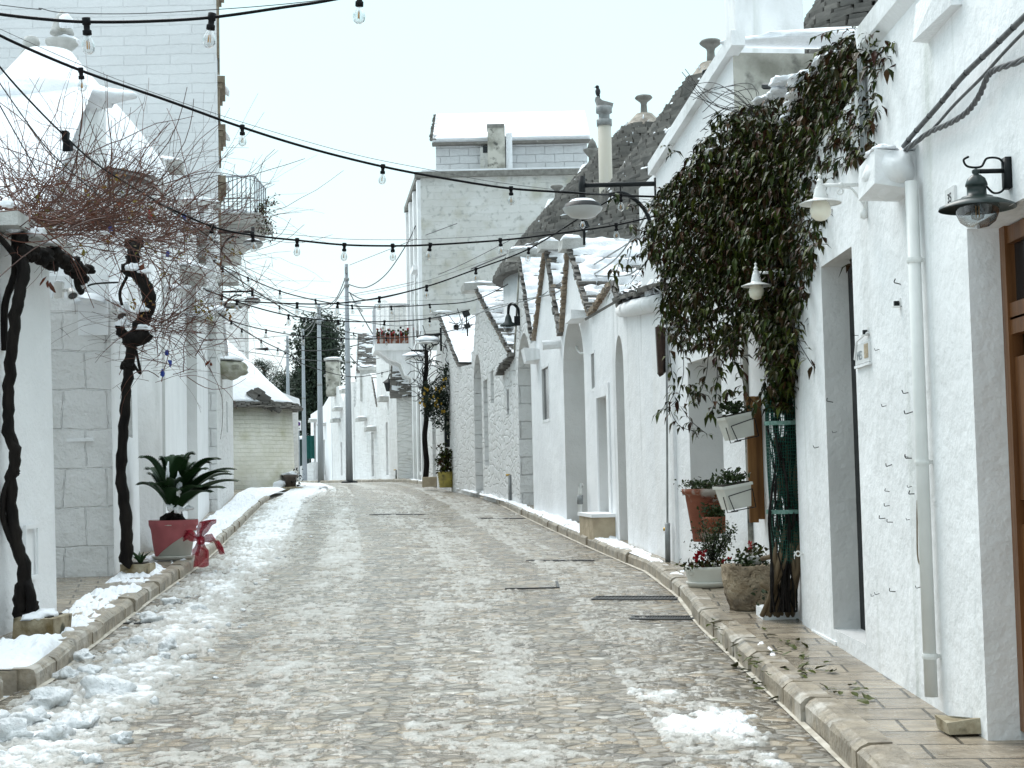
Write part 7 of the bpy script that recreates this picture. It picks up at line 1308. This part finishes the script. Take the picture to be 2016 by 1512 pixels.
# stems
for k in range(26):
    x = 1540 + rg.gauss(0, 14); q = [at(x + rg.gauss(0, 7), 1205 - j * 62, 10.2 + rg.gauss(0, .05)) for j in range(12)]; x2 = rg.uniform(1380, 1640); q += [at((x + x2) / 2, 440, 10.75), at(x2, rg.uniform(260, 420), Yc(x2) + .3)]; stx.tube(crv(q, 4), rg.uniform(.004, .010), 5)
for k in range(20):
    x2 = rg.uniform(1380, 1470); q = [at(1560, 300, 10.2), at(1500, 235, 10.6), at(x2 + 20, rg.uniform(165, 230), 11.2), at(x2 - 40, rg.uniform(110, 260), 12)]; stx.tube(crv(q, 6), .0028, 4)
big = MB()
for k, (xb, xm, xt, r) in enumerate([(1515, 1530, 1555, .020), (1530, 1572, 1560, .022), (1500, 1545, 1562, .016), (1550, 1570, 1566, .020), (1540, 1525, 1535, .015), (1560, 1576, 1572, .018), (1508, 1560, 1545, .014), (1525, 1555, 1550, .017)]):
    q = crv([at(xb, 1212, 10.35), at((xb + xm) / 2 - 4, 1170, 10.25), at(xm, 1120 - 6 * k, 10.15), at((xm + xt) / 2, 1060, 10.18), at(xt, 980, 10.2), at(xt - 10, 860, 10.2)], 7); big.tube(q, [r * (1.1 - .4 * i / len(q)) for i in range(len(q))], 8)
q = crv([at(1500, 1100, 10.4), at(1545, 1092, 10.2), at(1562, 1110, 10.15), at(1558, 1150, 10.2), at(1530, 1165, 10.25), at(1498, 1150, 10.3)], 7); big.tube(q, .017, 8)
tvn = thing("climbing_vine", "large dark green creeper covering the wall and overhanging the pavement", "vine", at(1540, 1212, 10.35)); big.build("trunk", m_stem, tvn, True); stx.build("stems", m_bark, tvn); lf.build("foliage", m_leaf, tvn, recalc=False); sn = MB()
for px, py, dx, dz in ((1585, 160, .11, .05), (1636, 116, .08, .035), (1586, 190, .12, .07), (1545, 165, .10, .05), (1530, 185, .07, .04), (1620, 122, .06, .03), (1548, 235, .05, .03), (1560, 205, .06, .03), (1410, 345, .03, .02), (1395, 300, .03, .02), (1500, 200, .06, .03), (1605, 150, .05, .03)): MB().blob(at(px, py, Yc(px) - .12), (dx, .14, dz), px, 3, .25, flat=True).build("snow", m_snow, tvn, True)
a = at(1504, 170, 10.6); b = at(1690, 168, 9.0); t = thing("iron_beam", "black iron beam carrying the top of the creeper", "beam", a); MB().tube([a, b], .022, 6).build("beam", m_black, t); MB().tube([b, b + Vector((.3, 0, 0))], .022, 6).build("wall_anchor", m_black, t)
# plastic mesh wrapped round the stems
t = thing("trellis_mesh", "dark green plastic mesh sleeve wrapped round the creeper stems with two bands", "mesh sleeve", at(1540, 1090, 10.3)); mb = MB(); cxs = lambda py: at(np.interp(py, [770, 1100], [1543, 1550]), py, 10.2); N_ = 52
for i in range(N_):
    py = 772 + (1110 - 772) * i / N_; c = cxs(py); r_ = np.interp(py, [770, 900, 1000, 1110], [.128, .125, .108, .10]); mb.tube([c + Vector((r_ * math.cos(th), r_ * .85 * math.sin(th) + .02, .006 * math.sin(3 * th + i))) for th in np.linspace(2.4, 5.6, 15)], .0026, 4, cap=False)
for th in np.linspace(2.4, 5.6, 24):
    mb.tube([cxs(py) + Vector((np.interp(py, [770, 900, 1000, 1110], [.128, .125, .108, .10]) * math.cos(th), np.interp(py, [770, 900, 1000, 1110], [.128, .125, .108, .10]) * .85 * math.sin(th) + .02, 0)) for py in (772, 850, 930, 1010, 1108)], .0022, 4, cap=False)
mb.build("mesh", m_net, t)
for py in (833, 1007):
    c = cxs(py); mb = MB(); q = [c + Vector((.133 * math.cos(th), .113 * math.sin(th) + .02, 0)) for th in np.linspace(2.4, 6.3, 18)]; 
    for i in range(len(q) - 1): mb.add([q[i] + Vector((0, 0, -.014)), q[i + 1] + Vector((0, 0, -.014)), q[i + 1] + Vector((0, 0, .014)), q[i] + Vector((0, 0, .014))], [(0, 1, 2, 3)])
    o = mb.build("band", m_net if py < 0 else mat("pale_green_band", (.20, .30, .27), (.10, .22, .18), 60, .5), t); sm = o.modifiers.new("thick", 'SOLIDIFY'); sm.thickness = .004
# fallen leaves on the pavement and gutter
def dead_leaf(seed):
    r_ = random.Random(seed); mb = MB(); n = 8; v = [(0, 0, .008)]; 
    for k in range(n): th = 6.283 * k / n; v.append((.034 * math.cos(th) * (1.2 if k in (0, 4) else 1), .024 * math.sin(th), .004 + .014 * abs(math.sin(th)) * r_.uniform(.3, 1)))
    mb.add(v, [(0, 1 + k, 1 + (k + 1) % n) for k in range(n)]); return mb.mesh("fallen_leaf", m_leaf)
lm = [dead_leaf(k) for k in range(4)]; rl = random.Random(8)
for k in range(95):
    if k < 50: px, py = rl.uniform(1500, 1720), 0; py = np.interp(px, [1500, 1720], [1232, 1330]) + rl.uniform(-4, 70)
    else: px = rl.uniform(1390, 1530); py = np.interp(px, [1390, 1530], [1235, 1370]) + rl.uniform(-25, 25) - (8 if rl.random() < .5 else 0)
    p = ground(px, py); h = .122 if XRc(p.y) + .04 < p.x < XRw(p.y) - .05 else .008
    if p.x > XRw(p.y) - .05: continue
    p = ground(px, py, h); o = bpy.data.objects.new("fallen_leaf", lm[k % 4]); COL.objects.link(o); o.location = p + Vector((0, 0, .004)); o.rotation_euler = (rl.gauss(0, .25), rl.gauss(0, .25), rl.uniform(0, 6.28)); s_ = rl.uniform(.5, 1.1); o.scale = (s_,) * 3; tag(o, "small dark fallen creeper leaf lying on the wet stone near the right kerb", "leaf", "fallen leaves below the creeper")
# pinnacle plants, weeds on the far pole foot
c = ground(688, 943); MB().lathe([(.34, 0), (.32, .06), (.2, .10), (0, .10)], (PO[0][0].x, 60, gz(60)), 18).build("base_plate", m_black, bpy.data.objects["utility_pole"])
